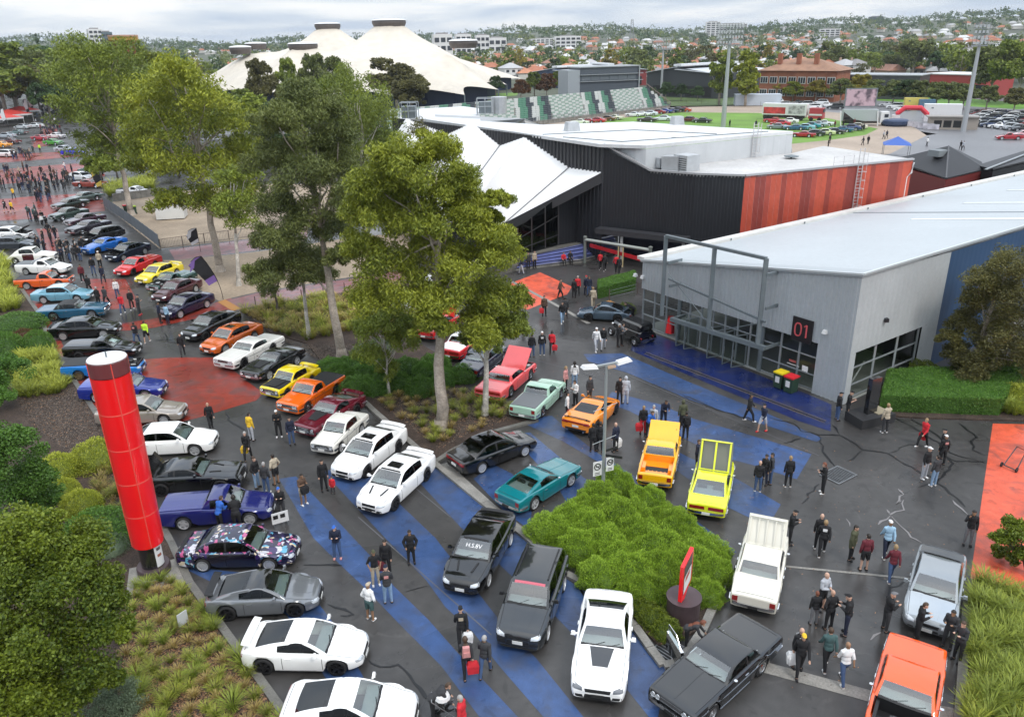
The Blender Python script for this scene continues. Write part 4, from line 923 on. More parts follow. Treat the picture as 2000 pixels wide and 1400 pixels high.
# ---- clipped domes and mounds
def dome_mesh(name,fol,n,ln,wd,squash=.8,upright=.0,lump=.1):
 d=rdir(n);d[:,2]=np.abs(d[:,2]);k=rng.uniform(.84,1.05,(n,1))
 bump=1+lump*(np.sin(d[:,:1]*7+1)*np.cos(d[:,1:2]*6)+.5*np.sin(d[:,2:]*11+d[:,:1]*9))
 p=d*k*bump*np.array([1,1,squash]);dd=unit(rdir(n)*.8+d*.7+np.array([0,0,upright]));nn=unit(np.cross(dd,rdir(n)))
 return leafmesh(name,p,dd,nn,ln,wd,rng.uniform(0,1,n)*.6+.1+.3*(k[:,0]-.88)/.15,fol)  # deeper leaves tinted darker, outer ones lighter: shading put into the leaf colour
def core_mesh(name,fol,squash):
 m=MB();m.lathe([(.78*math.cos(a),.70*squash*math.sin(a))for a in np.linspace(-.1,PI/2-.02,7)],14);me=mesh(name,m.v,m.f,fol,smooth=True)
 at=me.attributes.new('tint','FLOAT','FACE');at.data.foreach_set('value',[.15]*len(me.polygons));return me  # opaque filler against see-through; even dark tint stands for the shaded inside
DOME={}
def dome(label,c,r,h,kind,group=None,name='clipped_shrub',cat='shrub',rz=0,sx=1):
 if kind not in DOME:
  fol,n,ln,wd,up,lump={'ball':(F_HEDGE,6000,.075,.03,.2,.03),'olive':(F_LIME,6000,.085,.03,.4,.05),'bright':(F_BRIGHT,16000,.085,.022,.75,.16),'dark':(F_HEDGE,6000,.09,.04,.3,.12),'pale':(F_GREYG,7000,.06,.02,.3,.06),'brown':(F_RUST,4000,.08,.03,.2,.1),'mix':(F_LUSH,
   5000,.09,.04,.2,.14)}[kind]
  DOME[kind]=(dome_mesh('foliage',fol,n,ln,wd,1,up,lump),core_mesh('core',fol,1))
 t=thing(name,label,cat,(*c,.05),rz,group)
 for me,nm in zip(DOME[kind],('foliage','dark_core')):
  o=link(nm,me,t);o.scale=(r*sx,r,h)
 return t
GD='clipped shrubs in the left garden bed'
for lab,px,r,h,k in(('flat topped dark green clipped shrub at the far left edge',(36,642),2.2,1.2,'ball'),('round green clipped ball at the left edge',(16,694),1.35,1.7,'ball'),('smaller round green ball beside the kerb',(77,684),1.15,1.5,'ball'),('reddish brown low shrub between the clipped balls',
 (50,668),1.0,1.0,'brown'),('large olive dome shrub left of the pylon',(196,905),1.5,1.3,'olive'),('olive dome shrub at the edge of the bark',(118,930),1.15,1.2,'olive'),('small round olive shrub between the domes',(126,972),.85,1.0,'olive'),('round yellow green shrub beside the pylon',
 (162,1000),1.0,1.1,'olive'),('big dark green clipped mound behind the pylon foot',(196,1055),1.75,1.35,'ball'),('pale silvery shrub next to the pylon foot',(216,1078),.85,.85,'pale')):
 dome(lab,G(*px),r,h,k,GD)
GB='bright green shrubs massed on the kerbed island'
mounds=[((1080,1048),1.15,1.1),((1128,1088),1.2,1.15),((1178,1140),1.25,1.2),((1120,1030),1.1,1.2),((1180,1075),1.25,1.3),((1232,1130),1.2,1.25),((1170,990),1.1,1.2),((1220,1030),1.3,1.35),((1280,1085),1.3,1.3),((1200,960),1.0,1.2),((1262,995),1.15,1.2),((1320,
 1050),1.25,1.25),((1372,1090),1.1,1.15),((1340,1120),1.1,1.2),((1390,1130),.85,1.0),((1262,1170),1.0,1.1),((1376,1168),.8,.9),((1100,1062),.9,.9),((1150,1050),.95,1.3),((1206,1100),1.0,1.2),((1196,1010),.95,1.25),((1246,1060),1.0,1.3),((1300,1030),.9,1.1),((1300,
 1130),1.0,1.2),((1346,1070),1.0,1.15),((1232,1170),.8,.9),((1146,1010),.9,1.1),((1398,1104),.7,.9)]
ends={0:'westmost green mound at the kerb by the teal ute',9:'green mound at the foot of the street lamp',16:'green mound at the kerb right of the red sign',12:'green mound at the corner nearest the cream sedan',2:'green mound beside the charcoal wagon'}
for i,(px,r,h)in enumerate(mounds):dome(ends.get(i,'bright green shrub in the middle of the massed island planting'),G(*px),r*random.uniform(.78,.98),h*random.uniform(.75,1.0),'bright',GB,'shrub',rz=i*1.3,sx=random.uniform(.95,1.15))
for i,px in enumerate(((1276,1218),(1300,1240),(1258,1200))):dome('low leafy shrub before the round plinth of the red sign',G(*px),.6,.6,'mix','low shrubs at the island tip','shrub',rz=i)
GK='dark shrubs under the gums on the middle island'
for i,px in enumerate([(650,728),(690,722),(730,718),(665,745),(705,742),(750,738),(795,728),(735,765),(780,760),(830,742),(870,748),(700,765),(820,770),(850,725),(905,742)]):dome('dark green rounded shrub under the gum trees',G(*px),random.uniform(.9,1.25),random.uniform(.8,
 1.2),'dark',GK,'shrub',rz=i)
dome('pale silvery shrub at the foot of the tall olive gum',G(712,700),1.0,1.0,'pale',GK,'shrub');dome('silvery shrub behind the pale one',G(740,690),1.1,1.0,'pale',GK,'shrub')
for lab,px,r,h,k in(('low shrub behind the clipped hedge by the blue wall',(1800,735),1.0,1.0,'mix'),('dark rounded shrub under the brown gum',(1960,745),1.6,1.5,'dark'),('small bush beside the pavilion entrance ramp',(1222,612),.8,.8,'mix'),('green shrub right of the clipped hedge',
 (1990,790),1.5,1.2,'olive')):dome(lab,G(*px),r,h,k)
def hedge(label,poly,h,n,fol=F_HEDGE):
 """box hedge: leaf skin over an added solid core, tinted dark like inner shade"""
 p=[Vector(q)for q in poly_clean(poly)];c=sum(p,Vector((0,0)))/len(p);t=thing('clipped_hedge',label,'hedge',(c.x,c.y,0));P,N_=[],[]
 per=[(a-b).length for a,b in zip(p,p[1:]+p[:1])];area=abs(sum(p[i].x*p[(i+1)%len(p)].y-p[(i+1)%len(p)].x*p[i].y for i in range(len(p))))/2;tot=area+sum(per)*h
 for i in range(len(p)):
  a,b=p[i]-c,p[(i+1)%len(p)]-c;k=int(n*per[i]*h/tot);s=rng.uniform(0,1,k);d=(b-a).normalized()
  P.append(np.stack([a.x+(b.x-a.x)*s,a.y+(b.y-a.y)*s,rng.uniform(.05,h,k)],1));N_.append(np.tile([d.y,-d.x,0],(k,1)))
 k=int(n*area/tot);r1,r2=rng.uniform(0,1,k),rng.uniform(0,1,k);ii=rng.integers(1,len(p)-1,k);sw=r1+r2>1;r1[sw]=1-r1[sw];r2[sw]=1-r2[sw]
 arr=np.array([tuple(q-c)for q in p]);P.append(np.concatenate([arr[0]+(arr[ii]-arr[0])*r1[:,None]+(arr[ii+1]-arr[0])*r2[:,None],np.full((k,1),h)],1));N_.append(np.tile([0,0,1],(k,1)))
 P,N_=np.concatenate(P),np.concatenate(N_);k=len(P);P=P+N_*(rng.normal(0,.03,(k,1))+.04*np.sin(P[:,:1]*2.3+P[:,1:2]*1.7));dd=unit(rdir(k)+N_*.6+[0,0,.3]);nn=unit(np.cross(dd,rdir(k)))
 link('foliage',leafmesh('foliage',P,dd,nn,.10,.045,rng.uniform(0,.75,k)+.25*(P[:,2]>h*.9),fol),t)  # leaves of the flat top tinted lighter, light from above put into colour
 m=MB();m.prism([tuple((q-c)*.985)for q in p],0,h-.03);o=m.build('dark_core',fol,t);at=o.data.attributes.new('tint','FLOAT','FACE');at.data.foreach_set('value',[.1]*len(o.data.polygons));return t
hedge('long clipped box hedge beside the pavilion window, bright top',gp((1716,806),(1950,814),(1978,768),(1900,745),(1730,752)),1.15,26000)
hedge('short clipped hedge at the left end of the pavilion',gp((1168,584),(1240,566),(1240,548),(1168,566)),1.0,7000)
# ---- tussock grasses
def tuft_mesh(name,fol,n,h,spread):
 a=rng.uniform(0,2*PI,n);ro=rng.uniform(0,.12,n);lean=rng.uniform(.1,spread,n);hh=h*rng.uniform(.6,1.1,n)
 d=np.stack([np.cos(a)*lean,np.sin(a)*lean,np.ones(n)],1);d=unit(d);p0=np.stack([np.cos(a)*ro,np.sin(a)*ro,np.zeros(n)],1)
 d2=unit(d+np.stack([np.cos(a),np.sin(a),-np.ones(n)*.6],1)*.55)
 p1=p0+d*hh[:,None]*.6;s=np.stack([-np.sin(a),np.cos(a),np.zeros(n)],1)
 P=np.concatenate([p0+d*hh[:,None]*.3,p1+d2*hh[:,None]*.22]);D=np.concatenate([d,d2]);N=np.concatenate([s,s]);T=rng.uniform(0,1,n);T=np.concatenate([T*.6,T*.6+.35])
 return leafmesh(name,P,D,N,np.concatenate([hh*.66,hh*.5]),.022,T,fol)
TUF={'grass':[tuft_mesh('grass_tussock',F_GRASS,150,.62,.75)for _ in range(3)],'straw':[tuft_mesh('grass_tussock',F_STRAW,130,.55,.9)for _ in range(2)],'lime':[tuft_mesh('grass_tussock',F_LIME,170,.75,.95)for _ in range(3)],'green':[tuft_mesh('grass_tussock',F_GRN,
 190,.95,.85)for _ in range(3)]}
THIN={'grass':tuft_mesh('grass_tussock',F_GRASS,62,.62,.8),'straw':tuft_mesh('grass_tussock',F_STRAW,55,.55,.9),'lime':tuft_mesh('grass_tussock',F_LIME,75,.75,.95),'green':tuft_mesh('grass_tussock',F_GRN,95,.95,.9)}
def inside(p,poly):
 c=False
 for i in range(len(poly)):
  a,b=poly[i],poly[i-1]
  if(a[1]>p[1])!=(b[1]>p[1])and p[0]<(b[0]-a[0])*(p[1]-a[1])/(b[1]-a[1])+a[0]:c=not c
 return c
def tussocks(poly,n,kinds,label,group,smin=.8,smax=1.3,gap=.45):
 xs=[p[0]for p in poly];ys=[p[1]for p in poly];pts=[];tr=0
 while len(pts)<n and tr<n*60:
  tr+=1;p=(random.uniform(min(xs),max(xs)),random.uniform(min(ys),max(ys)))
  if inside(p,poly)and all((p[0]-q[0])**2+(p[1]-q[1])**2>gap*gap for q in pts):pts.append(p)
 for p in pts:
  o=link('grass_tussock',random.choice(TUF[random.choice(kinds)]));o.location=(*p,.08);o.rotation_euler=(0,0,random.uniform(0,6));s=random.uniform(smin,smax);o.scale=(s,s,s*random.uniform(.85,1.1));tag(o,label,'grass',group)
def grassfield(poly,n,kinds,label_name,s=1.0):
 """massed grass nobody could count: one object"""
 xs=[p[0]for p in poly];ys=[p[1]for p in poly];parts_=[];k=0
 while k<n:
  p=(random.uniform(min(xs),max(xs)),random.uniform(min(ys),max(ys)))
  if not inside(p,poly):continue
  k+=1;parts_.append(p)
 fols={'straw':F_STRAW,'lime':F_LIME,'grass':F_GRASS,'green':F_GRN}
 for kd in set(kinds):
  sel=[p for i,p in enumerate(parts_)if kinds[i%len(kinds)]==kd];src=THIN[kd];co=np.empty(len(src.vertices)*3,np.float32);src.vertices.foreach_get('co',co);co=co.reshape(-1,3);tn=np.empty(len(src.polygons),np.float32);src.attributes['tint'].data.foreach_get('value',
   tn)
  V,T=[],[]
  for p in sel:
   a=random.uniform(0,6.28);q=s*random.uniform(.7,1.3);c_,s_=math.cos(a)*q,math.sin(a)*q
   V.append(np.stack([co[:,0]*c_-co[:,1]*s_+p[0],co[:,0]*s_+co[:,1]*c_+p[1],co[:,2]*q+.07],1));T.append(np.clip(tn+random.uniform(-.25,.25),0,1))
  V=np.concatenate(V).astype(np.float32);T=np.concatenate(T);nf=len(V)//4
  me=bpy.data.meshes.new('massed_grass');me.vertices.add(len(V));me.vertices.foreach_set('co',V.ravel());me.loops.add(len(V));me.loops.foreach_set('vertex_index',np.arange(len(V),dtype=np.int32));me.polygons.add(nf);me.polygons.foreach_set('loop_start',np.arange(0,
   len(V),4,dtype=np.int32));me.polygons.foreach_set('loop_total',np.full(nf,4,np.int32))
  at=me.attributes.new('tint','FLOAT','FACE');at.data.foreach_set('value',T.astype(np.float32));me.materials.append(fols[kd]);me.update(calc_edges=True);link('massed_grass',me)['kind']='stuff'
LB=gp((262,1150),(335,1128),(372,1160),(436,1250),(545,1400),(560,1430),(290,1430),(240,1300),(248,1220))
tussocks(LB,92,['grass','grass','green','straw'],'spiky green and straw tussock in the bark bed along the left kerb','tussocks along the left kerb',.55,.9,.42)
IA=gp((740,790),(860,880),(890,862),(955,835),(1030,812),(990,790),(930,772),(880,768),(800,772),(730,778))
tussocks(IA,62,['grass','grass','straw'],'yellow green tussock around the large gum trunk','tussocks around the large gum',.7,1.0,.5)
grassfield(gp((470,612),(515,602),(712,570),(780,560),(835,640),(720,640),(660,655),(600,668),(530,648)),520,['straw','straw','lime','straw','grass'],'x',1.15)
grassfield(gp((1900,1140),(2100,1185),(2120,1500),(1885,1440),(1892,1300)),420,['green','green','grass','lime'],'x',.85)
grassfield(gp((-40,500),(14,512),(24,560),(40,610),(-40,620)),150,['lime'],'x',1.4)
grassfield(gp((40,700),(104,694),(140,745),(120,770),(40,782),(20,740)),230,['lime','lime','grass'],'x',1.0)
grassfield(gp((150,900),(240,900),(250,1010),(200,1000)),50,['straw','grass'],'x',.9);grassfield(gp((1940,812),(1985,760),(2100,800),(2100,824)),90,['lime','green'],'x',.9);grassfield(gp((205,366),(300,352),(300,372),(215,388)),90,['lime'],'x',1.8)
gr_=[(-1.0,75),(3,78.5),(6.5,81),(10,84.4),(8.6,86),(0,80)]
grassfield([(p[0],p[1]-1.0)for p in gr_],170,['green','lime'],'x',.8)
for o in COL.objects:
 if o.name.startswith('massed_grass')and o.data.vertices[0].co.y>72 and abs(o.data.vertices[0].co.x-4)<9:o.location.z=1.15
# fallen leaves and bark chips on the beds
def litter(poly,n,name,mcol,sz):
 xs=[p[0]for p in poly];ys=[p[1]for p in poly];P=[]
 while len(P)<n:
  p=(random.uniform(min(xs),max(xs)),random.uniform(min(ys),max(ys)))
  if inside(p,poly):P.append((*p,.098+random.random()*.015))
 P=np.array(P);d=rdir(n);d[:,2]*=.25;d=unit(d);nn=unit(np.cross(d,np.array([0,0,1.0])+rdir(n)*.3));link(name,leafmesh(name,P,d,nn,sz,sz*.5,rng.uniform(0,1,n),mcol))['kind']='stuff'
LIT=foliage('fallen_leaves',(0.14,0.075,0.04),(0.40,0.22,0.12),.1,varscale=0);CHIP=foliage('bark_chips',(0.03,0.02,0.016),(0.17,0.13,0.10),.05,varscale=0)
BB=gp((30,780),(150,758),(228,868),(250,960),(150,900),(60,830));litter(BB,9000,'bark_chips',CHIP,.10);litter(BB,900,'fallen_leaves',LIT,.10)
FL=gp((380,640),(700,800),(1000,1060),(1290,1310),(1600,1380),(1900,1120),(1900,860),(1600,860),(1250,720),(1050,700),(900,860),(720,820),(620,720));litter(FL,520,'fallen_leaves',CHIP,.09);litter(FL,420,'fallen_leaves',LIT,.085)
litter(LB,9000,'fallen_leaves',LIT,.095);litter(LB,5000,'bark_chips',CHIP,.09);litter(IA,4500,'bark_chips',CHIP,.12);litter(IA,1500,'fallen_leaves',LIT,.10)
BC2=gp((530,655),(600,675),(690,675),(760,645),(830,655),(760,700),(640,715));litter(BC2,5000,'bark_chips',CHIP,.14)
# ================================================================ CARS
def P_(hexcol,metal=0.0,rough=0.16,coat=0.7):
 c=[((int(hexcol[i:i+2],16)/255)/12.92 if int(hexcol[i:i+2],16)/255<=.04045 else((int(hexcol[i:i+2],16)/255+.055)/1.055)**2.4)for i in(0,2,4)]
 return M('paint_%s_%d'%(hexcol,metal*10),tuple(c),rough,metal,0.5,coat=1.0,noise=(0.9,0.05))
BLACKTRIM=M('black_plastic',(0.012,0.012,0.013),0.5)
CHROME=M('chrome',(0.72,0.73,0.75),0.12,1.0)
RUBBER=M('tyre_rubber',(0.014,0.014,0.015),0.75)
ALLOY=M('silver_alloy',(0.68,0.69,0.71),0.3,0.55)
GUNM=M('black_alloy',(0.03,0.03,0.033),0.3,0.6)
GOLDR=M('gold_alloy',(0.42,0.33,0.2),0.3,0.8)
INTER=M('dark_upholstery',(0.03,0.03,0.032),0.8)
INTERT=M('tan_upholstery',(0.28,0.2,0.13),0.8)
INTERR=M('red_upholstery',(0.25,0.03,0.03),0.7)
ENG=M('engine_grey',(0.06,0.06,0.065),0.5,0.4,noise=(20,.4))
LAMP=M('headlamp_lens',(0.62,0.66,0.7),0.08,0.35,coat=1)
LAMPD=M('smoked_lamp_lens',(0.16,0.17,0.19),0.08,0.3,coat=1)
TAIL=M('tail_lamp_red',(0.26,0.012,0.012),0.12,coat=1)
AMBER=M('amber_lens',(0.7,0.25,0.02),0.15,coat=1)
PLATE=M('number_plate_white',(0.72,0.72,0.70),0.5)
PLATEK=M('number_plate_black',(0.02,0.02,0.02),0.5)
SEAM=M('panel_gap',(0.008,0.008,0.009),0.7)
GLASS_F=glass('windscreen_glass',(0.78,0.90,0.88),2.7)
GLASS_S=glass('side_glass',(0.10,0.115,0.12),1.5)
GLASS_T=glass('tinted_rear_glass',(0.14,0.17,0.19),1.9)
GLASS_L=glass('clear_side_glass',(0.5,0.58,0.56),1.5)
def lerp_tab(tab,x):
 if x<=tab[0][0]:return tab[0][1]
 for(a,va),(b,vb)in zip(tab[:-1],tab[1:]):
  if x<=b:
   t=(x-a)/(b-a)if b>a else 0;t=t*t*(3-2*t)if len(tab)>2 else t
   return va+(vb-va)*t
 return tab[-1][1]
# every body style: length, width, height, wheelbase, front overhang, wheel radius, heights and glasshouse x in metres from the rear bumper
STY=dict(modern=dict(L=4.95,W=1.90,H=1.47,wb=2.91,fo=0.92,r=0.345,nose=.74,hood=.95,belt=.99,deck=1.08,tail=1.02,ws=(3.62,2.86),rw=(1.52,.72),tum=.72,tf=.70,rf=.85,tr=.80,rr=.45,B=2.10,doors=2,era='m'),sedan90=dict(L=4.9,W=1.84,H=1.43,wb=2.80,fo=0.98,r=0.32,nose=.70,
 hood=.92,belt=.93,deck=1.0,tail=.95,ws=(3.52,2.80),rw=(1.55,.80),tum=.72,tf=.74,rf=.7,tr=.84,rr=.4,B=2.15,doors=2,era='m'),coupe=dict(L=4.27,W=1.85,H=1.31,wb=2.58,fo=0.86,r=0.345,nose=.64,hood=.88,belt=.91,deck=1.0,tail=.94,ws=(3.05,2.28),rw=(1.75,.42),tum=.66,
 tf=.60,rf=.95,tr=.78,rr=.5,B=1.52,doors=1,era='m',qs=.35),muscle=dict(L=4.85,W=1.92,H=1.38,wb=2.86,fo=0.95,r=0.365,nose=.80,hood=1.0,belt=1.02,deck=1.08,tail=1.04,ws=(3.12,2.45),rw=(1.55,.85),tum=.68,tf=.86,rf=.4,tr=.88,rr=.3,B=1.75,doors=1,era='m'),camaro=dict(L=4.80,
 W=1.94,H=1.36,wb=2.81,fo=0.95,r=0.365,nose=.76,hood=.98,belt=1.0,deck=1.06,tail=1.03,ws=(3.05,2.36),rw=(1.55,.72),tum=.66,tf=.84,rf=.5,tr=.86,rr=.4,B=1.66,doors=1,era='m'),classic=dict(L=4.75,W=1.84,H=1.40,wb=2.79,fo=0.85,r=0.33,nose=.84,hood=.95,belt=.94,deck=.95,
 tail=.88,ws=(3.30,2.78),rw=(1.72,1.25),tum=.76,tf=.95,rf=.18,tr=.94,rr=.18,B=2.15,doors=2,era='c'),fastback=dict(L=4.75,W=1.88,H=1.32,wb=2.78,fo=0.92,r=0.34,nose=.76,hood=.92,belt=.92,deck=.98,tail=.9,ws=(3.02,2.42),rw=(1.75,.62),tum=.70,tf=.88,rf=.4,tr=.9,rr=.25,
 B=1.62,doors=1,era='c'),compact=dict(L=4.0,W=1.56,H=1.39,wb=2.30,fo=0.72,r=0.29,nose=.78,hood=.90,belt=.90,deck=.90,tail=.84,ws=(2.75,2.30),rw=(1.30,.92),tum=.78,tf=.94,rf=.18,tr=.94,rr=.18,B=1.65,doors=1,era='c'),tbird=dict(L=5.25,W=1.97,H=1.35,wb=2.92,fo=0.98,
 r=0.35,nose=.86,hood=.96,belt=.95,deck=.95,tail=.90,ws=(3.45,2.92),rw=(1.78,1.42),tum=.74,tf=.97,rf=.16,tr=.97,rr=.14,B=2.2,doors=1,era='c'),ute90=dict(L=5.0,W=1.85,H=1.45,wb=2.94,fo=0.96,r=0.335,nose=.72,hood=.94,belt=.98,deck=1.06,tail=1.05,ws=(3.62,2.92),rw=(2.28,
 2.0),tum=.74,tf=.74,rf=.7,tr=.93,rr=.2,B=None,doors=1,era='m',ute=1),utec=dict(L=4.75,W=1.82,H=1.44,wb=2.82,fo=0.85,r=0.33,nose=.82,hood=.94,belt=.94,deck=.96,tail=.95,ws=(3.35,2.85),rw=(2.2,1.98),tum=.78,tf=.95,rf=.2,tr=.95,rr=.14,B=None,doors=1,era='c',ute=1),
 suv=dict(L=4.9,W=1.93,H=1.76,wb=2.9,fo=0.9,r=0.37,nose=.86,hood=1.10,belt=1.10,deck=1.14,tail=1.1,ws=(3.55,2.95),rw=(.62,.18),tum=.76,tf=.78,rf=.6,tr=.88,rr=.2,B=2.1,doors=2,era='m',hatch=1),wagon=dict(L=4.95,W=1.86,H=1.50,wb=2.92,fo=0.9,r=0.33,nose=.76,hood=.94,
 belt=.96,deck=1.0,tail=.96,ws=(3.55,2.85),rw=(.75,.25),tum=.74,tf=.8,rf=.5,tr=.9,rr=.2,B=2.1,doors=2,era='m',hatch=1),super=dict(L=4.63,W=1.95,H=1.23,wb=2.72,fo=1.05,r=0.35,nose=.52,hood=.84,belt=.88,deck=1.0,tail=.95,ws=(3.45,2.55),rw=(2.05,.95),tum=.62,tf=.66,
 rf=1.0,tr=.9,rr=.3,B=1.75,doors=1,era='m',qs=.5),porsche=dict(L=4.25,W=1.70,H=1.30,wb=2.27,fo=0.95,r=0.32,nose=.62,hood=.84,belt=.88,deck=.9,tail=.72,ws=(2.95,2.40),rw=(1.65,.62),tum=.70,tf=.68,rf=.7,tr=.74,rr=.6,B=1.6,doors=1,era='m'),vintage=dict(L=4.7,W=1.80,
 H=1.60,wb=2.9,fo=0.85,r=0.35,nose=.86,hood=1.05,belt=1.06,deck=1.05,tail=.72,ws=(2.95,2.62),rw=(1.45,.75),tum=.74,tf=.55,rf=.9,tr=.7,rr=.7,B=1.75,doors=1,era='c'),)
_wheelcache={}
def wheel_mesh(r,wd,rim,key):
 k=(round(r,3),wd,rim)
 if k in _wheelcache:return _wheelcache[k]
 n=26;rr=r*(0.74 if rim not in('steel','wire')else .6)
 ty=MB();h=wd/2
 ty.lathe([(rr,-h),(r*.95,-h),(r,-h*.72),(r,h*.72),(r*.95,h),(rr,h)],n,axis='y')
 tm=mesh('tyre',ty.v,ty.f,RUBBER,smooth=True)
 rm=MB();y=-h
 rm.lathe([(rr*.99,y),(rr,y-.008),(rr*.9,y-.004),(rr*.86,y+.05)],n,axis='y')
 rm.lathe([(rr*.9,y+.10),(0.001,y+.10)],n,axis='y')
 ns={'spoke5':5,'spoke10':10,'multi':16,'steel':0,'wire':8}[rim]
 for i in range(ns):
  a=2*PI*i/ns+.3
  wdt={'spoke5':.075,'spoke10':.04,'multi':.028,'wire':.05}[rim]*rr/.25
  d=Vector((math.cos(a),0,math.sin(a)));q=Vector((-math.sin(a),0,math.cos(a)))
  p0=d*rr*.1;p1=d*rr*.93
  vs=[p0-q*wdt*.8,p0+q*wdt*.8,p1+q*wdt*.55,p1-q*wdt*.55]
  rm.add([v+Vector((0,y+.012,0))for v in vs]+[v+Vector((0,y+.06,0))for v in vs],[(3,2,1,0),(0,1,5,4),(1,2,6,5),(2,3,7,6),(3,0,4,7)])
 rm.lathe([(rr*.2,y+.05),(rr*.19,y+.0),(0.001,y-.004)],12,axis='y')
 if rim=='steel':
  rm.lathe([(rr*.88,y+.02),(rr*.62,y-.01),(rr*.3,y+.02),(0.001,y-.02)],n,axis='y')
 col={'a':ALLOY,'k':GUNM,'c':CHROME,'g':GOLDR}[key]
 _wheelcache[k]=(tm,mesh('rim',rm.v,rm.f,col,smooth=False));return _wheelcache[k]
def slab(name,bvh,ax,quad,nx,ny,off,mat,parent,sgn=1,th=.01):
 """panel that follows the body: quad of 4 (a,b) corners in the plane across axis ax, cast onto the body"""
 pts=[]
 for j in range(ny+1):
  for i in range(nx+1):
   s,t=i/nx,j/ny
   a=(quad[0][0]*(1-s)+quad[1][0]*s)*(1-t)+(quad[3][0]*(1-s)+quad[2][0]*s)*t
   b=(quad[0][1]*(1-s)+quad[1][1]*s)*(1-t)+(quad[3][1]*(1-s)+quad[2][1]*s)*t
   if ax=='x':o=Vector((sgn*4,a,b));d=Vector((-sgn,0,0))
   elif ax=='y':o=Vector((a,sgn*3,b));d=Vector((0,-sgn,0))
   else:o=Vector((a,b,3));d=Vector((0,0,-1))
   hit=bvh.ray_cast(o,d)
   pts.append((hit[0],d)if hit[0]is not None else None)
 good=[p for p in pts if p]
 if len(good)<len(pts)*.5:return None
 v0=[];v1=[];last=good[0]
 for p in pts:
  if p is None:p=last
  last=p;v0.append(p[0]-p[1]*off);v1.append(p[0]+p[1]*th)
 n=(nx+1)*(ny+1);f=[]
 for j in range(ny):
  for i in range(nx):
   k=j*(nx+1)+i;f.append((k,k+1,k+nx+2,k+nx+1))
 ring=[i for i in range(nx+1)]+[(j+1)*(nx+1)-1 for j in range(1,ny+1)]+[ny*(nx+1)+i for i in range(nx-1,-1,-1)]+[j*(nx+1)for j in range(ny-1,0,-1)]
 for i in range(len(ring)):a,b=ring[i],ring[(i+1)%len(ring)];f.append((a,b,n+b,n+a))
 me=mesh(name,v0+v1,f,mat)
 bm=bmesh.new();bm.from_mesh(me);bmesh.ops.recalc_face_normals(bm,faces=bm.faces[:]);bm.to_mesh(me);bm.free()
 return link(name,me,parent)
def sub(me_v,faces,name,mat,parent,smooth=True,th=0.0):
 used=sorted({i for f in faces for i in f});ix={k:i for i,k in enumerate(used)}
 v=[me_v[k]for k in used];f=[tuple(ix[i]for i in q)for q in faces]
 me=mesh(name,v,f,mat,smooth=smooth)
 if smooth:me.set_sharp_from_angle(angle=R(38))
 return link(name,me,parent)
_CARLET='QZXJKVWY'
def plate_text(s,w,parent,loc,rot,mat=None,size=.11,name='lettering',xs=1.0):
 cu=bpy.data.curves.new(name,'FONT');cu.body=s;cu.size=size;cu.align_x='CENTER';cu.align_y='CENTER';cu.extrude=.002
 cu.materials.append(mat or SEAM);cu.resolution_u=2
 o=bpy.data.objects.new(name,cu)
 dg=bpy.context.evaluated_depsgraph_get();COL.objects.link(o);dg.update()
 me=bpy.data.meshes.new_from_object(o.evaluated_get(dg));bpy.data.objects.remove(o)
 o=link(name,me,parent);o.location=loc;o.rotation_euler=rot;o.scale=(xs,1,1)
 return o
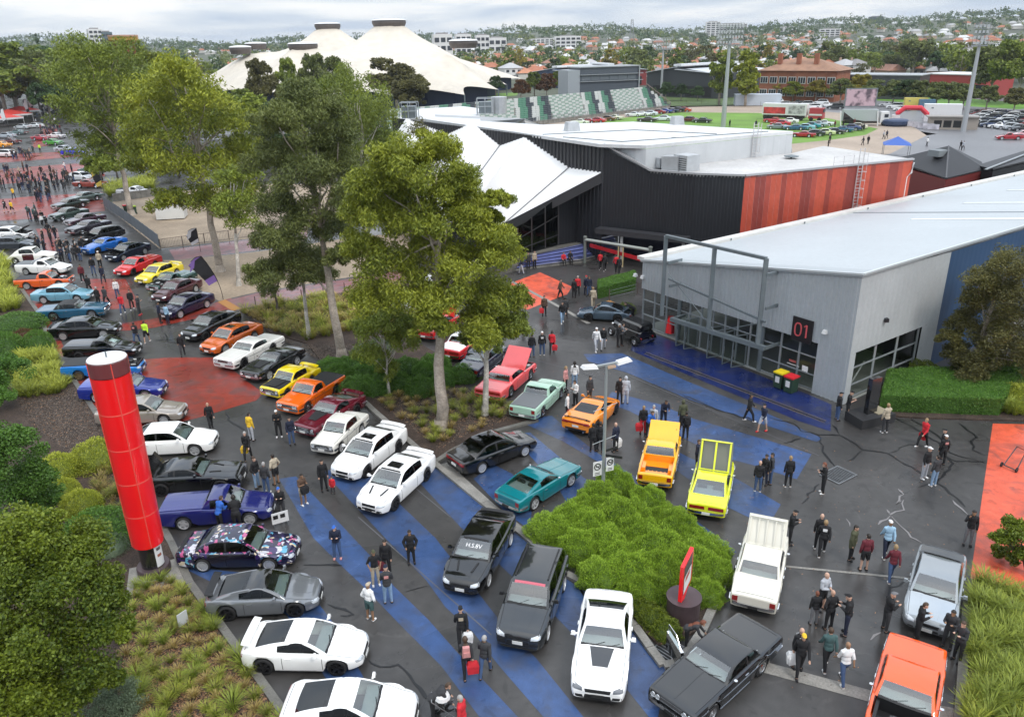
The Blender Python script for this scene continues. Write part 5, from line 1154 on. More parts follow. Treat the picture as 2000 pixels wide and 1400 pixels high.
def make_car(label,cat,style,paint,loc,rz,group='show cars parked on the forecourt',rim='spoke10a',roof=None,open_hood=False,open_boot=False,bed=None,bedcol=None,scoop=None,hoodpanel=None,stripes=None,wing=None,sunroof=False,plate=None,trim=False,seat=INTER,hood_off=False,
 lights=None,tail=None,sill=.2,low=0.0,rooflines=False,name='show_car',lod=0,glassroof=None,banner=None,open_door=False,hoodmat=None,bootmat=None,hood_ang=58,rails=False,side_col=None,extra=None,W=None,whitewall=False,grille=None):
 S=dict(STY[style]);
 if W:S['W']=W
 L_,W_,H=S['L'],S['W'],S['H'];c=L_/2;r=S['r']
 X=lambda u:u-c
 xf=c-S['fo'];xr=xf-S['wb'];cl=S['era']=='c'
 t=thing(name,label,cat,(loc[0],loc[1],0.0),rz,group)
 zoff=-low
 ztop=[(-c,S['tail']),(X(.12),S['tail']+.01),(X(S['rw'][1]),S['deck']),(X(S['rw'][0]),S['belt']+.03),(X(S['ws'][0])-.3,S['belt']+.02),(X(S['ws'][0]),S['hood']),(c-.35,S['nose']+(.03 if cl else .05)),(c,S['nose'])]
 def hw(x):
  w_=W_/2
  bulge=1-.05*(abs(x)/c)**2
  k=1.0
  if x>c-S['rf']:
   q=(x-(c-S['rf']))/S['rf'];k=S['tf']+(1-S['tf'])*math.sqrt(max(0,1-q*q))
  if x<-c+S['rr']:
   q=((-c+S['rr'])-x)/S['rr'];k=S['tr']+(1-S['tr'])*math.sqrt(max(0,1-q*q))
  return w_*bulge*k
 def zt(x):
  z=lerp_tab(ztop,x)
  e=.10 if cl else .22;d=.10 if cl else .20
  if x>c-e:q=(x-c+e)/e;z-=d*(1-math.sqrt(max(0,1-q*q)))
  if x<-c+e*.6:q=(-c+e*.6-x)/(e*.6);z-=d*.6*(1-math.sqrt(max(0,1-q*q)))
  return z
 crown=.035 if cl else .06
 arch=r+(.055 if not low else .03)
 def zb(x):
  z=sill
  for xw in(xf,xr):
   dx=abs(x-xw)
   if dx<arch:z=max(z,r-low*.5+math.sqrt(arch*arch-dx*dx))
  if x>c-.5:z=max(z,sill+.06*(x-c+.5)/.5)
  if x<-c+.6:z=max(z,sill+.12*(-c+.6-x)/.6)
  return z
 st=set(np.round(np.linspace(-c,c,15 if not lod else 9),3))
 for xw in(xf,xr):
  for q in((-1,-.985,-.9,-.7,-.4,0,.4,.7,.9,.985,1)if not lod else(-1.02,-.95,-.6,0,.6,.95,1.02)):st.add(round(xw+q*arch,3))
 for q in(0.0,.02,.06,.13,.24,.4):st.add(round(c-q,3));st.add(round(-c+q,3))
 xcowl=round(X(S['ws'][0]),3);xrear=round(X(S['rw'][1]),3);hb=round(c-.16,3)
 d0=round(X(S['ws'][0])-.12,3);d2=round(X(S['rw'][0])+(.12 if S['doors']==1 and not S.get('ute')else-.15 if not S.get('ute')else .1),3)
 if S['doors']==1 and not S.get('ute'):d2=round(X(S['B']),3)
 dm=round(X(S['B']),3)if S['doors']==2 else None
 for q in(xcowl,xrear,hb,d0,d2):st.add(q)
 if dm:st.add(dm)
 bl=None
 if S.get('ute'):bl=(round(-c+.10,3),round(X(S['rw'][1])-.06,3));st.update(bl)
 xs=sorted(st);xs=[x for i,x in enumerate(xs)if i==0 or x-xs[i-1]>.004 or x in(xcowl,xrear,hb,d0,d2,dm)]
 V=[];half=10
 for x in xs:
  w_,z1,z0=hw(x),zt(x),zb(x);zs=z1-crown;hgt=max(zs-z0,.02)
  prof=[(0,z0),(.80*w_,z0),(.965*w_,z0+.03),(w_*(.995 if not cl else .985),z0+.30*hgt),(w_,z0+.66*hgt),(.985*w_,zs-.07 if hgt>.2 else z0+.8*hgt),(.955*w_,zs-.012),(.87*w_,zs+.3*crown),(.5*w_,zs+.85*crown),(0,z1)]
  for y,z in prof:V.append(Vector((x,-y,z+zoff)))
  for y,z in prof[-2:0:-1]:V.append(Vector((x,y,z+zoff)))
 n=2*half-2
 F={k:[]for k in('body','bonnet','boot_lid','door','floor')}
 doors={}
 for i in range(len(xs)-1):
  xm=(xs[i]+xs[i+1])/2
  for k in range(n):
   q=(i*n+k,(i+1)*n+k,(i+1)*n+(k+1)%n,i*n+(k+1)%n)
   s=k if k<9 else n-1-k
   if s>=7 and xcowl<xm<hb:F['bonnet'].append(q)
   elif s>=7 and-c+.14<xm<xrear and not S.get('ute')and not S.get('hatch'):F['boot_lid'].append(q)
   elif s>=7 and xrear<=xm<=xcowl:continue
   elif s>=7 and bl and bl[0]<xm<bl[1]and bed=='open':continue
   elif s>=7 and bl and bl[1]<=xm<xrear:F['body'].append(q)
   elif 2<=s<=5 and d2<xm<d0:
    sd='R' if k<9 else 'L'
    doors.setdefault((sd,0 if(dm is None or xm>dm)else 1),[]).append(q)
   elif s==0:F['floor'].append(q)
   else:F['body'].append(q)
 m0=len(xs)-1
 F['body'].append(tuple(m0*n+k for k in range(n)));F['body'].append(tuple(range(n-1,-1,-1)))
 allf=[q for k in F for q in F[k]]+[q for d in doors.values()for q in d]
 full=[tuple(q)for i in range(len(xs)-1)for q in[(i*n+k,(i+1)*n+k,(i+1)*n+(k+1)%n,i*n+(k+1)%n)for k in range(n)]]
 full+=[tuple(m0*n+k for k in range(n)),tuple(range(n-1,-1,-1))]
 bvh=BVHTree.FromPolygons(V,full)
 bodyo=sub(V,F['body'],'body',paint,t)
 sub(V,F['floor'],'underbody',BLACKTRIM,t,smooth=False)
 for(sd,j),fs in doors.items():
  if open_door and sd=='R' and j==0:continue
  do=sub(V,fs,'door',side_col or paint,t)
  if not lod:
   ys=[V[i].y for q in fs for i in q];xs_=[V[i].x for q in fs for i in q];yy=max(ys,key=abs);sg=1 if yy>0 else-1
   h=MB();h.box((min(xs_)+.22,yy*.985+sg*.012,S['belt']-.16+zoff),(.19,.035,.035));h.build('handle',CHROME if(cl or trim)else(side_col or paint),do)
   for xe in(min(xs_),max(xs_)):
    slab('panel_gap',bvh,'y',[(xe-.009,sill+.09),(xe+.009,sill+.09),(xe+.009,S['belt']-.05),(xe-.009,S['belt']-.05)],1,6,.004,SEAM,t,sg)
 hm=hoodmat or paint
 if open_hood or hood_off:
  bay=MB();wq=hw(c-.5)*.80
  bay.box(((xcowl+hb)/2,0,.42+zoff),(hb-xcowl,2*wq,.05));bay.box((xcowl+.03,0,.66+zoff),(.05,2*wq,.5))
  for sg in(-1,1):bay.box(((xcowl+hb)/2,sg*wq*.96,.62+zoff),(hb-xcowl,.10,.42))
  bo=bay.build('engine_bay',BLACKTRIM,t)
  en=MB();ex=(xcowl+hb)/2
  en.box((ex,0,.60+zoff),(.75,.46,.34));en.box((ex,.24,.74+zoff),(.62,.15,.12),0);en.box((ex,-.24,.74+zoff),(.62,.15,.12))
  en.build('engine_block',ENG,t)
  ac=MB();ac.lathe([(.001,.10),(.19,.10),(.21,.06),(.21,0),(.16,-.03),(.16,-.1)],20,(ex+.02,0,.84+zoff));ac.build('air_cleaner',CHROME if cl else BLACKTRIM,t)
  bt=MB();bt.box((hb-.3,-wq*.7,.68+zoff),(.3,.2,.22));bt.box((ex+.1,wq*.72,.70+zoff),(.22,.18,.2));bt.build('battery',M('battery_white',(.45,.45,.43),.5),t)
  rd=MB();rd.box((hb+.01,0,.66+zoff),(.07,1.6*wq,.4));[rd.tube([(hb-.03,sg*.12,.78+zoff),(ex+.4,sg*.16,.82+zoff)],.03,6)for sg in(-1,1)];rd.build('radiator',BLACKTRIM,t)
 if not hood_off:
  if open_hood:
   piv=Vector((xcowl+.02,0,S['hood']+zoff));Rm=Matrix.Rotation(-R(hood_ang),3,'Y')
   used=sorted({i for q in F['bonnet']for i in q});ix={k:i for i,k in enumerate(used)}
   top=[piv+Rm@(V[i]-piv)for i in used];nrm=Rm@Vector((0,0,1));k0=len(top)
   bot=[p-nrm*.035 for p in top]
   fs=[tuple(ix[i]for i in q)for q in F['bonnet']]
   from collections import Counter
   ec=Counter(frozenset((q[a],q[(a+1)%4]))for q in fs for a in range(4))
   rim_=[(q[a],q[(a+1)%4])for q in fs for a in range(4)if ec[frozenset((q[a],q[(a+1)%4]))]==1]
   fa=fs+[tuple(i+k0 for i in q[::-1])for q in fs]+[(b,a,a+k0,b+k0)for a,b in rim_]
   mi=[0]*len(fs)+[1]*len(fs)+[0]*len(rim_)
   bo=link('bonnet',mesh('bonnet',top+bot,fa,[hm,BLACKTRIM if not cl else paint],mi),t)
   pr=MB();pr.tube([piv+Vector((.55,-hw(xcowl)*.7,-.1)),piv+Rm@Vector((.85,-hw(xcowl)*.7,-.04))],.012,5);pr.build('bonnet_strut',CHROME,t)
   if hoodpanel=='ribs' or hoodpanel=='panes':
    rb=MB();Lh=hb-xcowl;whf=hw(c-.6)*.8
    for q in((-1,-.5,0,.5,1)if hoodpanel=='ribs' else(-1,0,1)):
     rb.bar(piv+Rm@Vector((.06,q*whf*.93,.02)),piv+Rm@Vector((Lh-.1,q*whf*.93,.02)),.05 if hoodpanel=='ribs' else .09,.02)
    for q in(.06,Lh-.1):rb.bar(piv+Rm@Vector((q,-whf,.025)),piv+Rm@Vector((q,whf,.025)),.10,.03)
    rb.build('bonnet_frame',paint,bo)
  else:
   bo=sub(V,F['bonnet'],'bonnet',hm,t)
   if not lod:
    wq=.84
    for sg in(-1,1):
     slab('panel_gap',bvh,'z',[(xcowl,sg*.865*hw(xcowl)-.008),(hb,sg*.865*hw(hb)-.008),(hb,sg*.865*hw(hb)+.008),(xcowl,sg*.865*hw(xcowl)+.008)],10,1,.004,SEAM,t)
    if not cl:
     for sg in(-1,1):slab('bonnet_crease',bvh,'z',[(xcowl+.1,sg*.40-.012),(hb-.1,sg*.27-.012),(hb-.1,sg*.27+.012),(xcowl+.1,sg*.40+.012)],8,1,.008,hm,bo)
    else:slab('bonnet_crease',bvh,'z',[(xcowl+.05,-.02),(hb-.02,-.02),(hb-.02,.02),(xcowl+.05,.02)],8,1,.012,hm,bo)
 if F['boot_lid']:
  bm_=bootmat or paint
  if open_boot:
   piv=Vector((xrear,0,S['deck']+zoff));Rm=Matrix.Rotation(R(62),3,'Y')
   used=sorted({i for q in F['boot_lid']for i in q});ix={k:i for i,k in enumerate(used)}
   top=[piv+Rm@(V[i]-piv)for i in used];nrm=Rm@Vector((0,0,1));k0=len(top);bot=[p-nrm*.04 for p in top]
   fs=[tuple(ix[i]for i in q)for q in F['boot_lid']]
   link('boot_lid',mesh('boot_lid',top+bot,fs+[tuple(i+k0 for i in q[::-1])for q in fs],bm_),t)
   b=MB();b.box((X(.42),0,.5+zoff),(.7,hw(-c+.4)*1.6,.05));b.build('boot_floor',INTER,t)
  else:sub(V,F['boot_lid'],'boot_lid',bm_,t)
  if not lod and not open_boot:
   xg=X(.16)
   slab('panel_gap',bvh,'z',[(xg-.009,-.8*hw(xg)),(xg-.009,.8*hw(xg)),(xg+.009,.8*hw(xg)),(xg+.009,-.8*hw(xg))],8,1,.004,SEAM,t)
 xb0,xt0,xt1,xb1=X(S['ws'][0])+.02,X(S['ws'][1]),X(S['rw'][0]),X(S['rw'][1])-.01
 zr=H+zoff
 stn=[]
 for q in(0,.10,.3,.5,.7,.86,1):
  x=xb0+(xt0-xb0)*q;zb_=zt(xb0)-.03+zoff
  z=zb_+(zr-.05-zb_)*(q+.10*math.sin(PI*q));stn.append((x,z,'w',q))
 rq=[q for q in(.12,.3,.5,.7,.88)]
 bx=[X(S['B'])+.045,X(S['B'])-.045]if S['B']and X(S['B'])<xt0-.08 and X(S['B'])>xt1+.08 else[]
 rx=sorted([xt0+(xt1-xt0)*q for q in rq]+bx,reverse=True)
 rx2=[]
 for x in rx:
  if all(abs(x-y)>.03 or x in bx for y in rx2):rx2.append(x)
 for x in rx2:
  q=(x-xt0)/(xt1-xt0);stn.append((x,zr-.05+.05*math.sin(PI*min(1,.12+q*.8)),'r',q))
 for q in(0,.12,.3,.5,.7,.9,1):
  x=xt1+(xb1-xt1)*q;zb_=zt(xb1)-.03+zoff;z0_=zr-.055
  z=z0_+(zb_-z0_)*(q-(.12 if not S.get('hatch')else .2)*math.sin(PI*q));stn.append((x,z,'b',q))
 wr=W_/2*S['tum']
 us=[-1,-.90,-.45,0,.45,.90,1];vs_=4
 GV=[];rows=[]
 for(x,z,kd,q)in stn:
  zbelt=zt(x)-crown*.75+zoff-.012;yb=.885*hw(x)
  h=max(z-zbelt,.0);hh=max(H+zoff-zbelt,.1)
  ye=yb+(wr-yb)*min(1,(h/hh))**1.1
  if kd=='b' and S.get('qs'):ye*=1-S['qs']*.25*math.sin(PI*.5*q)
  row=[]
  lo=min(.05,h*.45)/max(h,1e-4);hi=max(1-.07/max(h,.07),lo+1e-3)if h>.14 else lo+1e-3
  side=[]
  for v in(0,lo,(lo+hi)/2,hi):
   bul=.018*math.sin(PI*v)
   side.append((yb+(ye-yb)*v+bul,zbelt+h*v))
  for y,zz_ in side:row.append((x,-y,zz_))
  cr=.045 if kd=='r' else .03*min(1,h/.3)
  bow=(.07 if kd=='w' else .05 if kd=='b' else 0)
  for u in us:
   row.append((x+(bow*(1-u*u)*(1-q if kd=='w' else-q)if kd!='r' else 0),u*ye,zbelt+h-cr*(abs(u)**2.5)*(1 if kd=='r' else .5)))
  for y,zz_ in side[::-1]:row.append((x,y,zz_))
  rows.append(row)
 m=len(rows[0]);GV=[Vector(p)for row in rows for p in row]
 GF={'roof':[],'pillarR':[],'pillarL':[],'cowl':[],'rear_panel':[],'btR':[],'btL':[],'windscreen':[],'rear_window':[],'sF_R':[],'sF_L':[],'sB_R':[],'sB_L':[]}
 xc=(xt1-(.10 if S['doors']==2 else .02))if not S.get('hatch')else xb1+.28
 if S.get('ute'):xc=xt1+.06
 if style in('coupe','super','porsche'):xc=xt1-.42
 if style in('fastback','camaro','muscle'):xc=xt1-.12
 for i in range(len(stn)-1):
  x0,_,k0,q0=stn[i];x1,_,k1,q1=stn[i+1]
  kd=k0 if k0==k1 else('r')
  if k0=='w' and k1=='w':kd='w'
  if k0=='b':kd='b'
  for k in range(m-1):
   q=(i*m+k,(i+1)*m+k,(i+1)*m+k+1,i*m+k+1)
   if k<4 or k>=m-5:
    kk=k if k<4 else m-2-k;sd='R' if k<4 else 'L'
    xm=(x0+x1)/2
    if kk in(1,2)and xm>xc and not(kd=='w' and q1<=.3)and not(kd=='b' and q1>(.95 if S.get('hatch')else .75)):
     if bx and bx[1]-.001<=xm<=bx[0]+.001:GF['bt'+sd].append(q)
     else:GF[('sF_' if(not bx or xm>bx[0])else 'sB_')+sd].append(q)
    else:GF['pillar'+sd].append(q)
   else:
    u=k-4
    inner=1<=u<=4
    if kd=='w' and inner and q0>=.05 and q1<=.9:GF['windscreen'].append(q)
    elif kd=='w' and inner and q0<.05:GF['cowl'].append(q)
    elif kd=='b' and inner and q0>=.1 and q1<=.95:GF['rear_window'].append(q)
    elif kd in('w','b')and not inner:GF['pillarR' if u<3 else 'pillarL'].append(q)
    elif kd=='b' and q0>=.5:GF['rear_panel'].append(q)
    else:GF['roof'].append(q)
 gb=BVHTree.FromPolygons(GV,[tuple(i*m+a for i,a in((i,k),(i+1,k),(i+1,k+1),(i,k+1)))for i in range(len(stn)-1)for k in range(m-1)])
 rmx=roof or paint
 ro=sub(GV,GF['roof'],'roof',rmx,t)
 for k in 'RL':
  sub(GV,GF['pillar'+k],'pillar',roof if(roof and cl and not S.get('ute'))else paint,t)
  if GF['bt'+k]:sub(GV,GF['bt'+k],'door_pillar',BLACKTRIM,t)
 if GF['cowl']:sub(GV,GF['cowl'],'cowl',BLACKTRIM,t)
 if GF['rear_panel']:sub(GV,GF['rear_panel'],'rear_panel',paint,t)
 wso=sub(GV,GF['windscreen'],'windscreen',GLASS_F,t)
 if GF['rear_window']:sub(GV,GF['rear_window'],'rear_window',GLASS_T if not cl else GLASS_F,t)
 for k in('sF_R','sF_L','sB_R','sB_L'):
  if GF[k]:sub(GV,GF[k],'side_window',GLASS_S if not cl else GLASS_L,t)
 ib=MB();wI=W_/2*.74;x_s0=X(S['ws'][0])-1.25;fl=.38+zoff;ks=min(1.0,(H+zoff-.17-fl)/.94)
 if S.get('ute'):x_s0=max(x_s0,X(S['rw'][0])+.42)
 ib.box(((xb0+xb1)/2,0,fl),(xb0-xb1,wI*2.15,.06))
 io=ib.build('cabin_floor',INTER,t)
 if not lod:
  for sg in(-1,1):
   s_=MB();s_.box((x_s0,sg*wI*.5,fl+.2),(.5,.48,.26));s_.box((x_s0-.28,sg*wI*.5,fl+.5*ks),(.14,.46,.6*ks),0,.9,-.25);s_.box((x_s0-.36,sg*wI*.5,fl+.84*ks),(.09,.24,.16*ks));s_.build('seat',seat,t)
  if xt1<x_s0-.9 and not S.get('ute')and style!='super':
   s_=MB();s_.box((x_s0-.95,0,fl+.2),(.5,wI*1.8,.24));s_.box((x_s0-1.25,0,fl+.46),(.16,wI*1.8,.5),0,1,-.3);s_.build('rear_seat',seat,t)
  d_=MB();d_.box((xb0-.28,0,S['hood']-.08+zoff),(.42,wI*2.05,.16));d_.build('dashboard',M('dash_grey',(.22,.23,.23),.8),t)
  sw=MB();cxx=Vector((xb0-.55,-wI*.5,S['belt']-.07+zoff))
  sw.tube([cxx+Vector((.09*math.cos(a),.17*math.sin(a),.15*math.cos(a)))for a in np.linspace(0,2*PI,13)],.014,5,cap=False);sw.build('steering_wheel',BLACKTRIM,t)
  if not S.get('ute')and not S.get('hatch'):
   ps=MB();ps.box(((X(S['rw'][0])+xrear)/2-.06,0,S['belt']-.03+zoff),(abs(X(S['rw'][0])-xrear)+.1,wI*1.9,.03));ps.build('parcel_shelf',M('dash_grey',(.22,.23,.23),.8),t)
 rimk,rkey=rim[:-1],rim[-1]
 tm,rmm=wheel_mesh(r,.225 if not cl else .2,rimk,rkey);rcol={'a':ALLOY,'k':GUNM,'c':CHROME,'g':GOLDR}[rkey]
 for xw in(xf,xr):
  for sg in(-1,1):
   y=sg*(hw(xw)-.125)
   wo=link('wheel',tm,t);wo.location=(xw,y,r);wo.rotation_euler=(0,random.uniform(0,1)if sg<0 else 0,PI if sg>0 else 0)
   ri=link('rim',rmm,wo);paint_slot(ri,rcol)
 zn=S['nose']+zoff;wf=hw(c-.05)
 def plate_at(front,zc,tx):
  sg=1 if front else-1
  hit=bvh.ray_cast(Vector((sg*4,0,zc)),Vector((-sg,0,0)))
  if hit[0]is None:return
  x=hit[0].x+sg*.03
  p=MB();p.box((x,0,zc),(.02,.38,.13));kcol=plate or 'w'
  po=p.build('number_plate',PLATE if kcol[0]=='w' else PLATEK,t)
  if len(kcol)>1:plate_text(kcol[1:],.3,po,(x+sg*.012,0,zc),(PI/2,0,PI/2 if front else-PI/2),SEAM if kcol[0]=='w' else PLATE,.12,'plate_lettering')
 lm=lights or(LAMPD if not cl and style in('muscle','camaro')else LAMP)
 gm=grille or BLACKTRIM
 if not cl:
  for sg in(-1,1):
   a,b=sg*wf*.55,sg*wf*1.0
   if style in('muscle',):slab('headlight',bvh,'x',[(sg*wf*.52,zn-.20),(sg*wf*.9,zn-.20),(sg*wf*.9,zn-.07),(sg*wf*.52,zn-.07)],4,2,.012,lm,t)
   else:
    w2=hw(c-.38)
    slab('headlight',bvh,'z' if False else 'x',[(sg*wf*.60,zn-.20),(sg*w2*.90,zn-.15),(sg*w2*.90,zn+.0),(sg*wf*.62,zn-.09)],6,3,.012,lm,t)
   slab('air_intake',bvh,'x',[(sg*wf*.55,zn-.47),(sg*wf*.95,zn-.45),(sg*wf*.95,zn-.34),(sg*wf*.60,zn-.36)],3,2,.006,BLACKTRIM,t)
  slab('grille',bvh,'x',[(-wf*.48,zn-.24),(wf*.48,zn-.24),(wf*.52,zn-.12),(-wf*.52,zn-.12)],8,2,.008,gm,t)
  slab('lower_grille',bvh,'x',[(-wf*.55,zn-.50),(wf*.55,zn-.50),(wf*.50,zn-.32),(-wf*.50,zn-.32)],8,2,.006,BLACKTRIM,t)
  sp=slab('front_splitter',bvh,'x',[(-wf*.95,sill+.045),(wf*.95,sill+.045),(wf*.95,sill+.075),(-wf*.95,sill+.075)],8,1,.05,BLACKTRIM,t)
  plate_at(True,zn-.36,'')
  zt_=S['tail']+zoff;wb_=hw(-c+.05)
  for sg in(-1,1):
   w2=hw(-c+.2)
   slab('tail_light',bvh,'x',[(sg*wb_*.55,zt_-.26),(sg*w2*.93,zt_-.24),(sg*w2*.93,zt_-.08),(sg*wb_*.55,zt_-.12)],5,2,.012,tail or TAIL,t,-1)
  if style in('sedan90','muscle')or trim=='bar':slab('tail_light_bar',bvh,'x',[(-wb_*.55,zt_-.22),(wb_*.55,zt_-.22),(wb_*.55,zt_-.12),(-wb_*.55,zt_-.12)],6,1,.010,tail or TAIL,t,-1)
  slab('rear_diffuser',bvh,'x',[(-wb_*.7,sill+.12),(wb_*.7,sill+.12),(wb_*.75,sill+.24),(-wb_*.75,sill+.24)],6,1,.01,BLACKTRIM,t,-1)
  plate_at(False,zt_-.36,'')
  for sg in(-1,1):
   ex=MB();ex.tube([(-c-.04,sg*wb_*.55,sill+.10),(-c+.2,sg*wb_*.55,sill+.10)],.045,8);ex.build('exhaust',CHROME,t)
   slab('side_skirt',bvh,'y',[(xr+arch+.02,sill+.015),(xf-arch-.02,sill+.015),(xf-arch-.02,sill+.06),(xr+arch+.02,sill+.06)],6,1,.01,BLACKTRIM,t,sg)
 else:
  slab('grille',bvh,'x',[(-wf*.86,zn-.26),(wf*.86,zn-.26),(wf*.86,zn-.07),(-wf*.86,zn-.07)],8,2,.006,gm,t)
  fr=MB();
  for sg in(-1,1):
   for q,rr_ in((.74,.085),)if style in('compact','fastback','vintage')else((.76,.078),(.56,.078)):
    hit=bvh.ray_cast(Vector((4,sg*wf*q,zn-.165)),Vector((-1,0,0)))
    if hit[0]is None:continue
    hx=hit[0].x
    l_=MB();l_.tube([(hx-.03,sg*wf*q,zn-.165),(hx+.035,sg*wf*q,zn-.165)],rr_,14);ho=l_.build('headlight',LAMP,t)
    g_=MB();ring=[(hx+.03,sg*wf*q+rr_*1.1*math.cos(a),zn-.165+rr_*1.1*math.sin(a))for a in np.linspace(0,2*PI,15)];g_.tube(ring,.014,5,cap=False);g_.build('headlight_ring',CHROME,ho)
  for q in range(5):
   zq=zn-.235+q*.035
   slab('grille_bar',bvh,'x',[(-wf*.45,zq),(wf*.45,zq),(wf*.45,zq+.010),(-wf*.45,zq+.010)],6,1,.014,CHROME,t)
  def bumper(front):
   sg=1 if front else-1;zc=(.47 if front else .48)+zoff;bmb=MB();prev=None;ring=[]
   for a in np.linspace(-1,1,13):
    y=a*(hw(sg*(c-.3))+.01);d_=0.07-.16*abs(a)**7-(1-S['tf' if front else 'tr'])*abs(a)**2*.5
    ring.append((sg*(c+d_),y,zc))
   for a,b in zip(ring[:-1],ring[1:]):bmb.bar(a,b,.05,.12)
   for sy in(-1,1):
    e_=ring[0]if sy<0 else ring[-1];bmb.bar(e_,(e_[0]-sg*.35,e_[1]+sy*.015,zc),.04,.11)
   return bmb.build('bumper',CHROME,t)
  if style!='vintage' or True:bumper(True);bumper(False)
  zt_=S['tail']+zoff;wb_=hw(-c+.05)
  for sg in(-1,1):
   if style in('tbird',)or trim=='bar':slab('tail_light',bvh,'x',[(sg*wb_*.1,zt_-.28),(sg*wb_*.88,zt_-.28),(sg*wb_*.88,zt_-.12),(sg*wb_*.1,zt_-.12)],6,1,.012,TAIL,t,-1)
   else:slab('tail_light',bvh,'x',[(sg*wb_*.68,zt_-.32),(sg*wb_*.92,zt_-.32),(sg*wb_*.92,zt_-.10),(sg*wb_*.68,zt_-.10)],2,2,.012,TAIL,t,-1)
   slab('sill_trim',bvh,'y',[(xr+arch+.02,sill+.02),(xf-arch-.02,sill+.02),(xf-arch-.02,sill+.06),(xr+arch+.02,sill+.06)],6,1,.012,CHROME,t,sg)
   if trim:slab('side_trim',bvh,'y',[(-c+.15,.66+zoff),(c-.25,.66+zoff),(c-.25,.685+zoff),(-c+.15,.685+zoff)],14,1,.010,CHROME,t,sg)
  p=plate or 'w'
  for sg in(1,-1):
   b=MB();b.box((sg*(c+.105),0,.47+zoff),(.02,.36,.12));po=b.build('number_plate',PLATE if p[0]=='w' else PLATEK,t)
   if len(p)>1:plate_text(p[1:],.3,po,(sg*(c+.118),0,.47+zoff),(PI/2,0,PI/2 if sg>0 else-PI/2),SEAM if p[0]=='w' else PLATE,.12,'plate_lettering')
 for sg in(-1,1):
  if open_door and sg<0:continue
  mb=MB();y0=.97*hw(xb0-.35);
  if cl:mb.tube([(xb0-.3,sg*y0*.95,S['belt']+zoff),(xb0-.28,sg*(y0+.07),S['belt']+.09+zoff)],.012,5);mb.lathe([(.001,-.02),(.055,-.01),(.06,.02),(.001,.025)],10,(xb0-.28,sg*(y0+.07),S['belt']+.10+zoff),axis='z');mb.build('mirror',CHROME,t)
  else:
   mb.box((xb0-.36,sg*(y0+.015),S['belt']+.07+zoff),(.06,.12,.04));mb.box((xb0-.34,sg*(y0+.12),S['belt']+.10+zoff),(.11,.17,.12),0,.75);mb.build('mirror',paint if style!='suv' else BLACKTRIM,t)
 if not lod:
  for q in(-.35,.18):
   wq=MB()
   h0=gb.ray_cast(Vector((xb0+.03,q*W_*.5,3)),Vector((0,0,-1)));h1=gb.ray_cast(Vector((xb0-.10,q*W_*.5+.42,3)),Vector((0,0,-1)))
   if h0[0]and h1[0]:wq.tube([h0[0]+Vector((0,0,.01)),h1[0]+Vector((0,0,.015))],.012,4);wq.build('wiper',BLACKTRIM,t)
 if S.get('ute'):
  b0,b1=bl;wi=hw((b0+b1)/2)*.86
  if bed=='open':
   tb=MB();zt0=zt((b0+b1)/2)-crown+zoff;zf=.62+zoff
   tb.box(((b0+b1)/2,0,zf),(b1-b0,2*wi,.04))
   for sg in(-1,1):tb.box(((b0+b1)/2,sg*wi,(zf+zt0)/2),(b1-b0,.05,zt0-zf+.04));
   tb.box((b0+.02,0,(zf+zt0)/2),(.05,2*wi,zt0-zf+.03));tb.box((b1,0,(zf+zt0)/2+.02),(.05,2*wi,zt0-zf+.06));to=tb.build('tray',bedcol or paint,t)
   for q in np.linspace(-.8,.8,7):
    rb=MB();rb.box(((b0+b1)/2,q*wi,zf+.028),(b1-b0-.1,.06,.02));rb.build('tray_rib',bedcol or paint,to)
   for sg in(-1,1):
    ar=MB();ar.box((xr,sg*(wi-.12),zf+.12),(.8,.22,.22),0,.8);ar.build('wheel_arch',bedcol or paint,to)
  else:
   slab('tonneau_cover',bvh,'z',[(b0+.02,-wi),(b1+.1,-wi),(b1+.1,wi),(b0+.02,wi)],8,6,.035,bedcol or BLACKTRIM,t)
   if bed=='bar':
    sb=MB();h=H-.12+zoff;pts=[(b1-.25,-wi*.95,.98+zoff),(b1-.1,-wi*.85,h),(b1-.1,wi*.85,h),(b1-.25,wi*.95,.98+zoff)];sb.tube(pts,.035,6);sb.build('sports_bar',CHROME,t)
  tg=slab('tailgate_gap',bvh,'x',[(-wi,.52),(wi,.52),(wi,.54),(-wi,.54)],4,1,.003,SEAM,t,-1)
 if sunroof:
  x0,x1=xt0-.12,xt0-.62
  slab('sunroof',gb,'z',[(x1,-.36),(x0,-.36),(x0,.36),(x1,.36)],6,4,.006,M('sunroof_glass',(.012,.012,.014),.04,coat=1),t)
 if glassroof:
  slab('roof_panel',gb,'z',[(xt1+.05,-wr*.8),(xt0-.08,-wr*.8),(xt0-.08,wr*.8),(xt1+.05,wr*.8)],6,4,.006,glassroof,t)
 if rooflines:
  for q in(-.6,-.36,-.12,.12,.36,.6):slab('roof_rib',gb,'z',[(xt1+.05,q*wr-.02),(xt0-.06,q*wr-.02),(xt0-.06,q*wr+.02),(xt1+.05,q*wr+.02)],5,1,.012,rmx,ro)
 if rails:
  for sg in(-1,1):slab('roof_rail',gb,'z',[(xt1+.15,sg*wr*.86-.025),(xt0-.2,sg*wr*.86-.025),(xt0-.2,sg*wr*.86+.025),(xt1+.15,sg*wr*.86+.025)],8,1,.05,BLACKTRIM,t)
